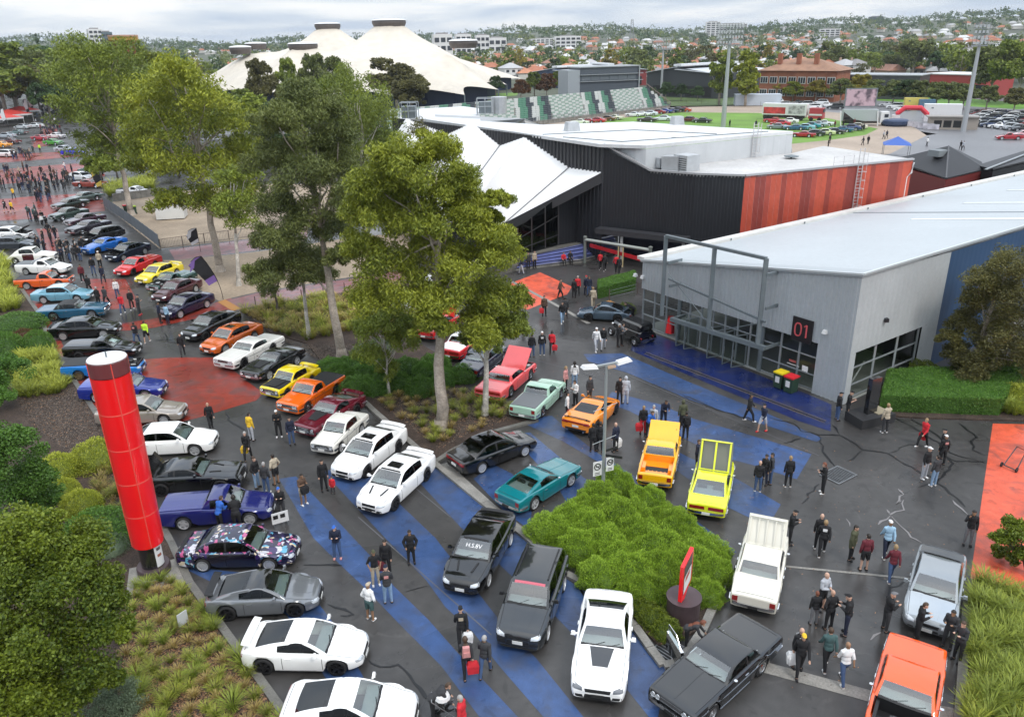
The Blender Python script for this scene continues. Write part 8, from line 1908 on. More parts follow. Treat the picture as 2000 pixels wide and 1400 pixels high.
def fence(name,label,pts,h,mode,group=None,step=2.2):
 P_=[Vector(p)for p in pts];t=thing(name,label,'fence',(0,0,0),0,group);mesh_m=M('shade_cloth',(.13,.145,.165),.6,noise=(1,.1));iron=M('rusted_rail',(.10,.075,.065),.6)
 for a,b in zip(P_[:-1],P_[1:]):
  n=max(1,round((b-a).length/step))
  for i in range(n+1):p=a.lerp(b,i/n);m=MB();m.tube([(p.x,p.y,0),(p.x,p.y,h+.05)],.04,6);m.build('post',STEELG if mode=='panel' else iron,t)
  for i in range(n):
   p,q=a.lerp(b,i/n),a.lerp(b,(i+.97)/n);m=MB()
   if mode=='panel':m.bar((p.x,p.y,h/2+.05),(q.x,q.y,h/2+.05),.02,h-.1);m.build('panel',mesh_m,t)
   elif mode=='wire':
    for z in(.3,.6,.9):m.tube([(p.x,p.y,z),(q.x,q.y,z)],.008,3)
    m.build('wire',GALV,t)
   else:
    for z in(.12,h):m.bar((p.x,p.y,z),(q.x,q.y,z),.04,.04)
    k=int((q-p).length/.16)
    for j in range(k):r=p.lerp(q,(j+.5)/k);m.bar((r.x,r.y,.12),(r.x,r.y,h),.016,.016)
    m.build('bar_panel',iron,t)
fence('screened_fence','grey screened fence panels angling behind the middle line of cars',gp((204,404),(258,442),(312,484)),1.5,'panel');fence('bar_fence','brown barred fence along the pink path',gp((314,487),(400,475),(494,463),(600,447)),1.1,'bars');fence('post_and_wire_fence',
 'short dark posts with wires along the grass bed',gp((500,600),(590,586),(714,565),(800,552)),.9,'wire');fence('ramp_rail','pale handrail along the hedge by the pavilion',gp((1190,588),(1245,574)),1.0,'wire')
def slat_fence():
 a,b=onplane(1915,716,(29,50.5),(42,60)),None;p0=Vector((33.5,52.0));p1=Vector((44,60));t=thing('slatted_screen','dark horizontal slatted screen on a low concrete wall at the right','fence');m=MB();m.bar((*p0,.5),(*p1,.5),.3,1.0);m.build('base_wall',CONC,t)
 for k in range(7):m=MB();m.bar((*p0,1.2+k*.26),(*p1,1.2+k*.26),.05,.13);m.build('slat',M('slat_charcoal',(.03,.035,.04),.4,.3),t)
 for s in np.linspace(0,1,5):p=p0.lerp(p1,s);m=MB();m.bar((*p,0),(*p,2.9),.08,.08);m.build('post',STEELG,t)
slat_fence()
def flag(label,px,h,c1,c2,lean=.5,az=.3):
 t=thing('feather_flag',label,'flag',(*G(*px),0),az,'feather flags by the show aisle');p=MB();pts=[(-lean*(s**2)*h*.3,0,h*s)for s in np.linspace(0,1,8)]+[(-lean*h*.3-.5,0,h*.98),(-lean*h*.3-.9,0,h*.90)];p.tube(pts,.03,5);p.build('pole',BLKP,t);f=MB();top=[Vector(q)for q in pts[3:]];v=[]
 for i,q in enumerate(top):w=(.75+.1*i)if i<5 else .2;v+=[tuple(q),(q.x-w,.04*math.sin(i*2),q.z-.35-.1*i)]
 f.add(v,[(2*i,2*i+2,2*i+3,2*i+1)for i in range(len(top)-1)]);f.m=[0 if i<4 else 1 for i in range(len(top)-1)];f.m[0]=1;f.build('banner',[c1,c2],t)
BKF=M('flag_black',(.012,.012,.015),.7);PUF=M('flag_violet',(.18,.10,.32),.7);YEF=M('flag_yellow',(.6,.45,.08),.7);WHF=M('flag_white',(.65,.65,.68),.7);REF=M('flag_red',(.5,.03,.03),.7)
flag('black and violet teardrop flag by the dark purple sedan',(436,585),4.0,BKF,PUF,1.0);flag('black and white feather flag behind the barred fence',(392,492),2.6,BKF,WHF,.05);flag('dark flag with yellow tip beside the grey green sedan',(205,384),4.2,BKF,YEF,
 .1)
for px in((62,236),(70,230),(90,226),(100,234),(20,262)):flag('tall white feather flag among the far crowd',px,6.5,WHF,BKF,.15)
def red_tents():
 for i,(px,w)in enumerate((((2,248),9),((22,240),9),((-22,236),10),((44,232),8))):
  t=thing('marquee',('red roofed marquee nearest the left edge','red roofed marquee beside the trees','red marquee cut by the left edge','small red marquee under the trees')[i],'marquee',(*G(*px),0),.25,'red marquees at the far left');r=MB();r.lathe([(w*.72,2.6),
   (.2,3.9)],4);r.build('roof',M('marquee_red',(.55,.05,.04),.6),t);r=MB();r.lathe([(w*.715,2.1),(w*.72,2.61)],4);r.build('valance',WHITEP,t)
  for a in(0,1,2,3):l=MB();x,y=w*.7*math.cos(a*PI/2),w*.7*math.sin(a*PI/2);l.tube([(x,y,0),(x,y,2.6)],.06,5);l.build('leg',WHITEP,t)
red_tents()
def box_thing(name,label,cat,px,dims,rz,m,lid=None):
 t=thing(name,label,cat,(*G(*px),0),rz);b=MB();b.box((0,0,dims[2]/2+.12),dims);b.build('shell',m,t);r=MB();r.box((0,0,dims[2]+.16),(dims[0]*1.01,dims[1]*1.01,.06));r.build('roof',lid or m,t);h=MB();h.box((-dims[0]*.3,-dims[1]/2-.01,dims[2]*.8),(.5,.03,.3));h.build('vent',
  STEELG,t);return t
box_thing('portable_container','white portable container standing in the bare yard','container',(337,426),(3.4,2.4,2.2),.2,M('container_white',(.66,.66,.64),.5,noise=(1,.05)))
def low_wall():
 t=thing('low_concrete_wall','low grey concrete wall at the back of the yard','wall');a,b=Vector(G(222,394)),Vector(G(318,381));n=9
 for i in range(n):p,q=a.lerp(b,i/n),a.lerp(b,(i+.97)/n);m=MB();m.bar((*p,.55),(*q,.55),.25,1.1);m.build('wall_panel',CONC,t)
low_wall()
def kiosk():
 t=thing('food_stall','small red and timber food stall at the back of the yard','stall',(*G(470,398),0),.2);b=MB();b.box((0,0,1.2),(4,2.5,2.4));b.build('shell',M('stall_rust',(.3,.1,.05),.6),t);r=MB();r.box((0,-.3,2.5),(4.4,3.4,.15));r.build('awning',M('stall_white',
  (.6,.58,.55),.6),t);c=MB();c.box((0,-1.28,1.3),(3,.05,.9));c.build('hatch',DARKIN,t)
kiosk()
def small_signs():
 t=thing('show_board','white show board with black print leaning beside the dark blue ute','board',(*G(550,1030),0),.5);b=MB();b.box((0,0,.55),(.75,.03,.55),0,1,0);bo=b.build('board',WHITEP,t)
 for x in(-.2,.12):q=MB();q.box((x,-.02,.62),(.22,.01,.2));q.build('print_block',BLKP,bo)
 s=MB()
 for x in(-.3,.3):s.tube([(x,.03,0),(x,.03,.8)],.015,4);s.tube([(x,.35,0),(x,.03,.6)],.015,4)
 s.build('easel',STEELG,t)
 t=thing('bed_marker','small white plaque on a stake in the tussock bed','sign',(*G(361,1228),0),1.0);b=MB();b.box((0,0,.5),(.42,.03,.55));b.build('plaque',M('plaque_grey',(.5,.52,.52),.5),t);s=MB();s.tube([(0,.02,0),(0,.02,.5)],.03,5);s.build('stake',STEELG,t)
 t=thing('sack_trolley','black framed hand trolley lying on the orange paving','trolley',(*G(1985,910),0),.6);f=MB();f.tube([(-.7,-.3,.12),(.5,-.1,.75),(.6,.4,.75),(-.6,.35,.12)],.03,6);f.tube([(-.7,-.3,.12),(-.6,.35,.12)],.03,6);f.build('frame',BLKP,t)
 for y in(-.32,.4):w=MB();w.tube([(-.65,y,.13),(-.65,y+.06,.13)],.13,12);w.build('wheel',RUBBER,t)
 t=thing('front_display','red display stand behind the pavilion glass near the hot rod','display',(*G(1308,656),0),.9);m=MB();m.tube([(0,0,.25),(.1,0,1.5)],[.35,.25],8);m.build('body',REDP,t)
small_signs()
# show trucks, big screen, inflatable arch, tents on the oval
def trucks():
 a,b=Vector(G(1490,233)),Vector(G(1575,236));d=(b-a).normalized();rz=math.atan2(d.y,d.x);t=thing('race_transporter','long red and white race transporter with cartoon flames on its trailer','truck',((a.x+b.x)/2,(a.y+b.y)/2,0),rz);L_=(b-a).length
 m=MB();m.box((0,0,2.7),(L_,2.5,2.8));tr=m.build('trailer',WHITEP,t);k=MB();k.box((-L_*.22,-1.27,2.4),(L_*.5,.03,1.6));k.build('trailer_graphic',M('trailer_red',(.5,.05,.05),.5,noise=(.8,.5)),tr);k=MB();k.box((L_*.28,-1.27,2.7),(L_*.36,.03,2.0));k.build('trailer_graphic',
  M('trailer_grey',(.4,.4,.4),.5,noise=(1.5,.6)),tr);u=MB();u.box((0,0,.9),(L_*.95,2.2,.7));u.build('chassis',BLKP,t)
 for x in(-.42,-.34,-.26,.32,.40):w=MB();w.tube([(x*L_,-1.15,.5),(x*L_,-1.3,.5)],.5,12);w.build('wheel',RUBBER,t)
 c=MB();c.box((L_/2+2.4,0,1.9),(3.6,2.4,2.6),0,.9);co=c.build('cab',M('cab_red',(.42,.05,.06),.4),t);k=MB();k.box((L_/2+2.4,-1.22,1.6),(3.2,.03,.4));k.build('cab_stripe',WHITEP,co);g=MB();g.box((L_/2+3.9,0,2.6),(.6,2.0,.8));g.build('cab_window',WIN,co)
 for x in(1.4,3.4):w=MB();w.tube([(L_/2+x,-1.15,.5),(L_/2+x,-1.3,.5)],.5,12);w.build('wheel',RUBBER,t)
 a,b=Vector(G(1643,245)),Vector(G(1710,245));d=(b-a).normalized();rz=math.atan2(d.y,d.x);t=thing('screen_truck','white truck carrying a big pink lit video screen above its curtain side','truck',((a.x+b.x)/2,(a.y+b.y)/2,0),rz);L_=(b-a).length
 m=MB();m.box((0,0,2.4),(L_,2.4,2.6));m.build('body',M('truck_grey',(.38,.42,.43),.5),t);k=MB();k.add([(-L_/2,-1.23,3.2),(-L_/2,-1.23,1.0),(L_*.2,-1.23,1.0),(-L_*.2,-1.23,1.5)],[(0,1,2,3)]);k.build('curtain',BLKP,t);u=MB();u.box((0,0,.8),(L_,2.2,.5));u.build('chassis',
  BLKP,t)
 s=MB();s.box((-.3,0,6.4),(L_*.92,.5,4.2));so=s.build('screen_case',STEELG,t);im=bpy.data.materials.new('lit_screen');im.use_nodes=True;nt2=im.node_tree;bs=nt2.nodes['Principled BSDF'];tc2=nt2.nodes.new('ShaderNodeTexCoord');nn=nt2.nodes.new('ShaderNodeTexNoise');nn.inputs['Scale'].default_value=.55;rr=nt2.nodes.new('ShaderNodeValToRGB');rr.color_ramp.elements[0].color=(.10,
  .05,.09,1);rr.color_ramp.elements[0].position=.42;rr.color_ramp.elements[1].color=(.75,.52,.62,1);rr.color_ramp.elements[1].position=.55;nt2.links.new(tc2.outputs['Object'],nn.inputs['Vector']);nt2.links.new(nn.outputs['Fac'],rr.inputs[0]);nt2.links.new(rr.outputs[0],
  bs.inputs['Emission Color']);bs.inputs['Emission Strength'].default_value=.6;bs.inputs['Base Color'].default_value=(.05,.05,.05,1)
 q=MB();q.box((-.3,-.28,6.4),(L_*.86,.04,3.8));q.build('screen',im,so)
 for x in(-.55,.52):l=MB();l.bar((x*L_,-1.3,0),(x*L_-.4,-1.3,3.4),.2,.25);l.build('outrigger',WHITEP,t)
 c=MB();c.box((L_/2+1.6,0,1.9),(2.0,2.3,2.6),0,.9);co=c.build('cab',WHITEP,t);g=MB();g.box((L_/2+1.9,-1.1,2.3),(.9,.2,.7));g.build('cab_window',WIN,co);
 for x in(-L_*.25,L_/2+1.4):w=MB();w.tube([(x,-1.1,.5),(x,-1.25,.5)],.5,12);w.build('wheel',RUBBER,t)
 for lab,px,dm,m_,rz in(('white box truck body beside the light tower',(1838,232),(8.5,3,3.4),WHITEP,-.35),('yellow box truck behind the inflatable arch',(1786,214),(6,2.6,3),M('truck_yellow',(.6,.5,.12),.5),-.3),('blue grey box van behind the arch',(1808,216),
  (4,2.4,2.8),M('truck_blue',(.08,.16,.24),.5),-.3),('low white team tent wall near the grandstand corner',(1478,206),(14,5,3.2),M('tent_bluewhite',(.5,.55,.62),.6),-.15)):box_thing('box_truck',lab,'truck',px,dm,rz,m_)
 t=thing('inflatable_arch','red inflatable arch at the entry to the oval','arch',(*G(1779,236),0),-.3);m=MB();pts=[(-3.6,0,0),(-3.4,0,1.7),(-1.8,0,3.1),(1.8,0,3.1),(3.4,0,1.7),(3.6,0,0)];m.tube(pts,.62,10);m.build('tube',M('arch_red',(.6,.03,.05),.4),t)
 for s in(-1,1):f=MB();f.box((s*3.6,0,.7),(1.7,1.6,1.4));f.build('foot_block',M('arch_white',(.62,.60,.62),.5),t)
 t=thing('pop_up_counter','round navy inflatable counter beside the arch','counter',(*G(1748,246),0));m=MB();m.lathe([(2.6,0),(3.0,.5),(3.0,1.2),(2.5,1.5),(.01,1.5)],20);m.build('body',M('navy_vinyl',(.03,.05,.11),.5),t)
 for i in range(6):b=thing('barrier_banner','white printed barrier banner in the line below the arch','barrier',(*G(1772+i*10,247+i*1.6),0),-.5,'barrier banners below the arch');m=MB();m.box((0,0,.75),(2.3,.06,1.1));m.build('banner',M('banner_print',(.55,.53,.58),
  .6,noise=(.7,.35)),b);f=MB();f.tube([(-1.15,0,0),(-1.15,0,1.35),(1.15,0,1.35),(1.15,0,0)],.03,5);f.build('frame',GALV,b)
 t=thing('block_hut','low pale block hut with brown openings at the light tower foot','hut',(*G(1858,252),0),-.35);m=MB();m.box((0,0,1.3),(10,3,2.6));m.build('wall',M('hut_wall',(.34,.30,.26),.7),t);m=MB();m.box((-.2,0,2.75),(10.6,3.8,.25));m.build('roof',M('hut_roof',
  (.3,.28,.26),.7),t)
 for x in(-3.2,-1.2,.8):m=MB();m.box((x,-1.52,1.2),(1.6,.06,1.5));m.build('opening',DARKIN,t)
 t=thing('gazebo','blue pop up gazebo beyond the red wall','gazebo',(*G(1748,306),0),.4);m=MB();m.lathe([(3.2,2.2),(1.2,3.0),(.05,3.5)],4);m.build('canopy',M('gazebo_blue',(.05,.12,.42),.6),t)
 for a in range(4):l=MB();x,y=3*math.cos(a*PI/2),3*math.sin(a*PI/2);l.tube([(x,y,0),(x,y,2.3)],.05,5);l.build('leg',GALV,t)
trucks()
fence('oval_rail','long pale rail around the far side of the oval',gp((1310,206),(1400,203),(1485,208)),1.4,'wire',None,5)
# ================================================================ PEOPLE
CC={k:M('cloth_'+n,c,.85,noise=(6,.15))for k,n,c in(('k','black',(.011,.011,.013)),('K','charcoal',(.035,.036,.04)),('n','navy',(.012,.017,.04)),('g','grey',(.16,.16,.17)),('G','pale_grey',(.42,.44,.48)),('w','white',(.72,.72,.72)),('r','red',(.55,.02,.03)),('m',
 'maroon',(.12,.015,.025)),('b','blue',(.03,.13,.50)),('l','light_blue',(.30,.47,.62)),('j','denim',(.05,.09,.19)),('J','pale_denim',(.22,.33,.48)),('y','yellow',(.75,.48,.03)),('h','hi_vis',(.55,.85,.05)),('o','olive',(.07,.075,.04)),('t','tan',(.42,.36,.27)),
 ('p','pink',(.55,.25,.24)),('e','dark_green',(.05,.10,.10)),('B','brown',(.10,.06,.04)))}
SKIN=[M('skin_%d'%i,c,.55)for i,c in enumerate(((.50,.30,.21),(.56,.35,.26),(.30,.17,.10)))]
HAIR={k:M('hair_'+n,c,.6)for k,n,c in(('d','dark',(.018,.013,.010)),('n','brown',(.06,.035,.02)),('f','fair',(.30,.20,.10)),('s','grey',(.34,.33,.32)),('R','auburn',(.16,.05,.025)))}
def pose_joints(pose):
 V=Vector;J={}
 pit={'bend':R(58),'sit':R(8),'lean':R(22)}.get(pose,R(2));pel=V((0,0,.93 if pose!='sit' else .50))
 def up(x,y,z):return pel+V((x*math.cos(pit)+z*math.sin(pit),y,-x*math.sin(pit)+z*math.cos(pit)))
 J['pel']=pel;J['belly']=up(.01,0,.16);J['chest']=up(.005,0,.38);J['neck']=up(0,0,.54);hp=pit*.5+(R(18)if pose in('phone','lean','bend')else 0);J['hp']=hp
 J['head']=J['neck']+V((math.sin(hp)*.15+.015,0,math.cos(hp)*.15))
 for s,k in((1,'L'),(-1,'R')):
  J['sh'+k]=up(0,.165*s,.455);sh=J['sh'+k]
  if pose=='walk':el=sh+V((.09*s,.05*s,-.27));ha=el+V((.13*s+.07,0,-.21))
  elif pose in('phone','lean'):el=sh+V((.05,.05*s,-.27));ha=el+V((.20,-.09*s,.10 if pose=='phone' else .02))
  elif pose=='fold':el=sh+V((.06,.07*s,-.26));ha=el+V((.16,-.20*s,.06 if s>0 else .0))
  elif pose=='pocket':el=sh+V((-.05,.13*s,-.26));ha=el+V((.12,-.08*s,-.20))
  elif pose=='bend':el=sh+V((.10,.05*s,-.24));ha=el+V((.16,-.02*s,-.18))
  elif pose=='raise' and s<0:el=sh+V((.16,-.12,-.14));ha=el+V((.05,.10,.24))
  elif pose=='sit':el=sh+V((.08,.06*s,-.25));ha=el+V((.22,-.04*s,-.06))
  else:el=sh+V((-.01,.06*s,-.28));ha=el+V((.06,.0,-.25))
  J['el'+k],J['ha'+k]=el,ha
  hipp=pel+V((0,.09*s,-.04));J['hi'+k]=hipp
  if pose=='walk':kn=hipp+V((.17*-s+.05,.01*s,-.40));an=kn+V((-.12 if s>0 else .06,0,-.40));an.z=max(an.z,.09)
  elif pose=='sit':kn=hipp+V((.42,.03*s,.0));an=kn+V((.02,0,-.38))
  else:kn=hipp+V((.01,.025*s,-.41));an=kn+V((-.01,.015*s,-.40))
  J['kn'+k],J['an'+k]=kn,an
 return J
def build_pose(pose):
 J=pose_joints(pose);mb=MB();caps=[]
 def seg(a,b,ra,rb,lab,n=10):mb.tube([a,a.lerp(b,.5),b],[ra,(ra+rb)/2*1.03,rb],n);caps.append((np.array(a),np.array(b),(ra+rb)/2,lab))
 def ell(c,r,lab,pitch=0):
  v=[];f=[];n,m=12,8
  for j in range(m+1):
   ph=PI*j/m
   for k in range(n):t=2*PI*k/n;x,y,z=r[0]*math.sin(ph)*math.cos(t),r[1]*math.sin(ph)*math.sin(t),r[2]*math.cos(ph);v.append((c[0]+x*math.cos(pitch)+z*math.sin(pitch),c[1]+y,c[2]-x*math.sin(pitch)+z*math.cos(pitch)))
  for j in range(m):
   for k in range(n):f.append((j*n+k,(j+1)*n+k,(j+1)*n+(k+1)%n,j*n+(k+1)%n))
  mb.add(v,f);caps.append((np.array(c),np.array(c),sum(r)/3,lab))
 pt={'bend':R(58),'sit':R(8),'lean':R(22)}.get(pose,R(2))
 ell(J['pel'],(.12,.162,.15),'hips',pt);ell(J['belly'],(.115,.148,.17),'torso',pt);ell(J['chest'],(.115,.172,.20),'torso',pt);seg(J['chest'],J['neck'],.10,.055,'torso');seg(J['neck'],J['head']-Vector((0,0,.04)),.052,.05,'neck')
 hp=J['hp'];H_=J['head'];ell(H_+Vector((0,0,.02)),(.095,.078,.115),'head',hp);fx=Vector((math.cos(hp),0,-math.sin(hp)));ell(H_+fx*.095+Vector((0,0,.0)),(.025,.016,.024),'head');ell(H_+fx*.06-Vector((0,0,.065)),(.04,.045,.04),'head')
 for s in(-1,1):ell(H_+Vector((0,.08*s,.01)),(.022,.014,.032),'head')
 for k,s in(('L',1),('R',-1)):
  ell(J['sh'+k],(.065,.058,.066),'torso');seg(J['sh'+k],J['el'+k],.050,.041,'uparm');seg(J['el'+k],J['ha'+k],.041,.029,'forearm');d=(J['ha'+k]-J['el'+k]).normalized();q=J['ha'+k]+d*.05;ell(q,(.034,.034,.048),'hand');side=d.cross(Vector((0,0,1))if abs(d.z)<.9 else Vector((1,
   0,0))).normalized()
  for i in range(4):o=q+side*(.026-.0175*i);seg(o,o+d*(.085-.008*abs(i-1.5))+Vector((.015,0,0)),.0105,.009,'hand',6)
  seg(q+side*.03,q+side*.055+d*.04,.011,.010,'hand',6)
  seg(J['hi'+k],J['kn'+k],.088,.058,'thigh');seg(J['kn'+k],J['an'+k],.058,.038,'calf');a=J['an'+k];seg(a+Vector((-.05,0,-.045)),a+Vector((.15,.01*s,-.055)),.044,.036,'foot')
 me=mesh('pose_src',mb.v,mb.f,SKIN[0]);o=bpy.data.objects.new('pose_src',me);COL.objects.link(o)
 md=o.modifiers.new('r','REMESH');md.mode='VOXEL';md.voxel_size=.0155;sm=o.modifiers.new('s','SMOOTH');sm.factor=.5;sm.iterations=3;dc=o.modifiers.new('d','DECIMATE');dc.ratio=.42
 dg=bpy.context.evaluated_depsgraph_get();dg.update();bm=bpy.data.meshes.new_from_object(o.evaluated_get(dg));bpy.data.objects.remove(o);bpy.data.meshes.remove(me);bm.name='person'
 n=len(bm.vertices);co=np.empty(n*3,np.float32);bm.vertices.foreach_get('co',co);co=co.reshape(-1,3);no=np.empty(n*3,np.float32);bm.vertices.foreach_get('normal',no);no=no.reshape(-1,3)
 best=np.full(n,1e9);lab=np.zeros(n,int);names=['hips','torso','neck','head','uparm','forearm','hand','thigh','calf','foot']
 for a,b,r_,l in caps:
  ab=b-a;t=np.clip(((co-a)@ab)/max(ab@ab,1e-9),0,1);dd=np.linalg.norm(co-a-t[:,None]*ab,axis=1)-r_;w_=dd<best;best[w_]=dd[w_];lab[w_]=names.index(l)
 hz=co-np.array(H_);hx=hz@np.array(fx);hup=hz[:,2];foot=min(co[:,2]);co[:,2]-=foot;bm.vertices.foreach_set('co',co.ravel());bm.polygons.foreach_set('use_smooth',[True]*len(bm.polygons));bm.update();faces=[tuple(p.vertices)for p in bm.polygons];out={'body':bm,'hand':(J['haR']+(J['haR']-J['elR']).normalized()*.1)-Vector((0,
  0,foot)),'handL':J['haL']-Vector((0,0,foot)),'head':H_-Vector((0,0,foot)),'chest':J['chest']-Vector((0,0,foot)),'pit':pt}
 ix={k:names.index(k)for k in names};wrist=np.zeros(n,bool)
 def piece(nm,mask,d,extra=None):
  sel=[f for f in faces if all(mask[i]for i in f)];used=sorted({i for f in sel for i in f});mp={k:i for i,k in enumerate(used)};v=[tuple(co[i]+no[i]*d)for i in used];f=[tuple(mp[i]for i in q)for q in sel]
  if extra:k=len(v);v+=extra[0];f+=[tuple(i+k for i in q)for q in extra[1]]
  out[nm]=mesh(nm,v,f,CC['k'],smooth=True)
 isin=lambda*k:np.isin(lab,[ix[q]for q in k]);low=co[:,2]<out['chest'].z+.17
 piece('jacket',isin('torso','uparm','forearm','hips')&(isin('torso','uparm','forearm')|(co[:,2]>(J['pel'].z-foot-.06))),.019);piece('shirt',isin('torso','uparm')|(isin('hips')&(co[:,2]>J['pel'].z-foot)),.018);piece('coat',isin('torso','uparm','forearm','hips')|(isin('thigh')&(co[:,
  2]>.62)),.034)
 piece('trousers',isin('hips','thigh','calf'),.013);piece('shorts',isin('hips')|(isin('thigh')&(co[:,2]>.50)),.020);piece('shoes',isin('foot'),.010)
 hd=isin('head')&((hup>.045)|((hx<-.02)&(hup>-.05)));piece('hair',hd,.013);piece('long_hair',(isin('head','neck')|(isin('torso')&(hup>-.30)&(np.abs(hz[:,1])<.09)&(hx<-.04)))&((hup>.045)|(hx<0.0)),.022);piece('hood',isin('head','neck')&((hup>.05)|(hx<.01)),.026)
 h=out['head'];br=[(h.x+.06+.10*c_,h.y+.075*s_,h.z+.075+z)for z in(0,.012)for c_,s_ in((0,-1),(.7,-.8),(1,-.3),(1,.3),(.7,.8),(0,1))];piece('cap',isin('head')&(hup>.052),.018,(br,[(5,4,3,2,1,0),(6,7,8,9,10,11)]+[(i,(i+1)%6,6+(i+1)%6,6+i)for i in range(6)]))
 return out
POSES={}
_pn=[0]
def person(px,pose,az,top,legs,head,label,group=None,h=1.74,xy=None,z=0.0,bag=None,pack=None,rnd=True):
 if pose not in POSES:POSES[pose]=build_pose(pose)
 D=POSES[pose];x,y=xy or G(*px);_pn[0]+=1;s=h/1.76;t=link('person',D['body']);t.location=(x,y,z);a=R(az);t.rotation_euler=(0,0,a);wd=s*random.uniform(.95,1.06);t.scale=(wd,wd,s);tag(t,label,'person',group);paint_slot(t,SKIN[_pn[0]%3 if _pn[0]%7 else 1])
 def wear(nm,c,part=None):o=link(part or nm,D[nm],t);paint_slot(o,c);return o
 wear({'J':'jacket','S':'shirt','C':'coat'}[top[0]],CC[top[1]]);wear('trousers' if legs[0]=='T' else 'shorts',CC[legs[1]]);wear('shoes',CC[legs[2]if len(legs)>2 else 'k'])
 if head[0]=='h':wear('hair',HAIR[head[1]])
 elif head[0]=='l':wear('long_hair',HAIR[head[1]])
 elif head[0]=='c':wear('cap',CC[head[1]])
 elif head[0]=='H':wear('hood',CC[head[1]])
 ca,sa=math.cos(a),math.sin(a);W_=lambda p:(x+(p.x*ca-p.y*sa)*wd,y+(p.x*sa+p.y*ca)*wd,z+p.z*s)
 if len(top)>2:
  q=MB();c_=D['chest'];q.box((c_.x-.155 if top[3:]!='f' else c_.x+.155,0,c_.z+.03),(.012,.17,.13));q.build('printed_motif',CC[top[2]],t)
 if bag:
  p=W_(D['hand']);b=thing('carry_bag',bag[1],'bag',(p[0],p[1],0),a);k=bag[2]if len(bag)>2 else 1;m=MB();zt_=p[2]-.06;m.add([(sx*.09*k*w_,sy*.17*k*w_,zt_-dz*k)for dz,w_ in((.0,.8),(.12,1.15),(.40,1))for sx,sy in((-1,-1),(1,-1),(1,1),(-1,1))],[(0,1,2,3)]+[(j*4+i,
   (j+1)*4+i,(j+1)*4+(i+1)%4,j*4+(i+1)%4)for j in(0,1)for i in range(4)]+[(11,10,9,8)]);m.build('bag_body',CC[bag[0]],b);hn=MB();hn.tube([(0,-.09*k,zt_),(0,-.02,zt_+.09),(0,.02,zt_+.09),(0,.09*k,zt_)],.008,4);hn.build('bag_handle',CC[bag[0]],b)
 if pack:
  c_=D['chest'];p=W_(Vector((c_.x-.20,0,c_.z-.02)));b=thing('backpack',pack[1],'backpack',p,a);m=MB();m.box((-.02,0,0),(.15,.28,.40),0,.82);m.build('pack_body',CC[pack[0]],b);m=MB();m.box((-.11,0,-.06),(.05,.2,.18));m.build('pack_pocket',CC[pack[0]],b)
 return t
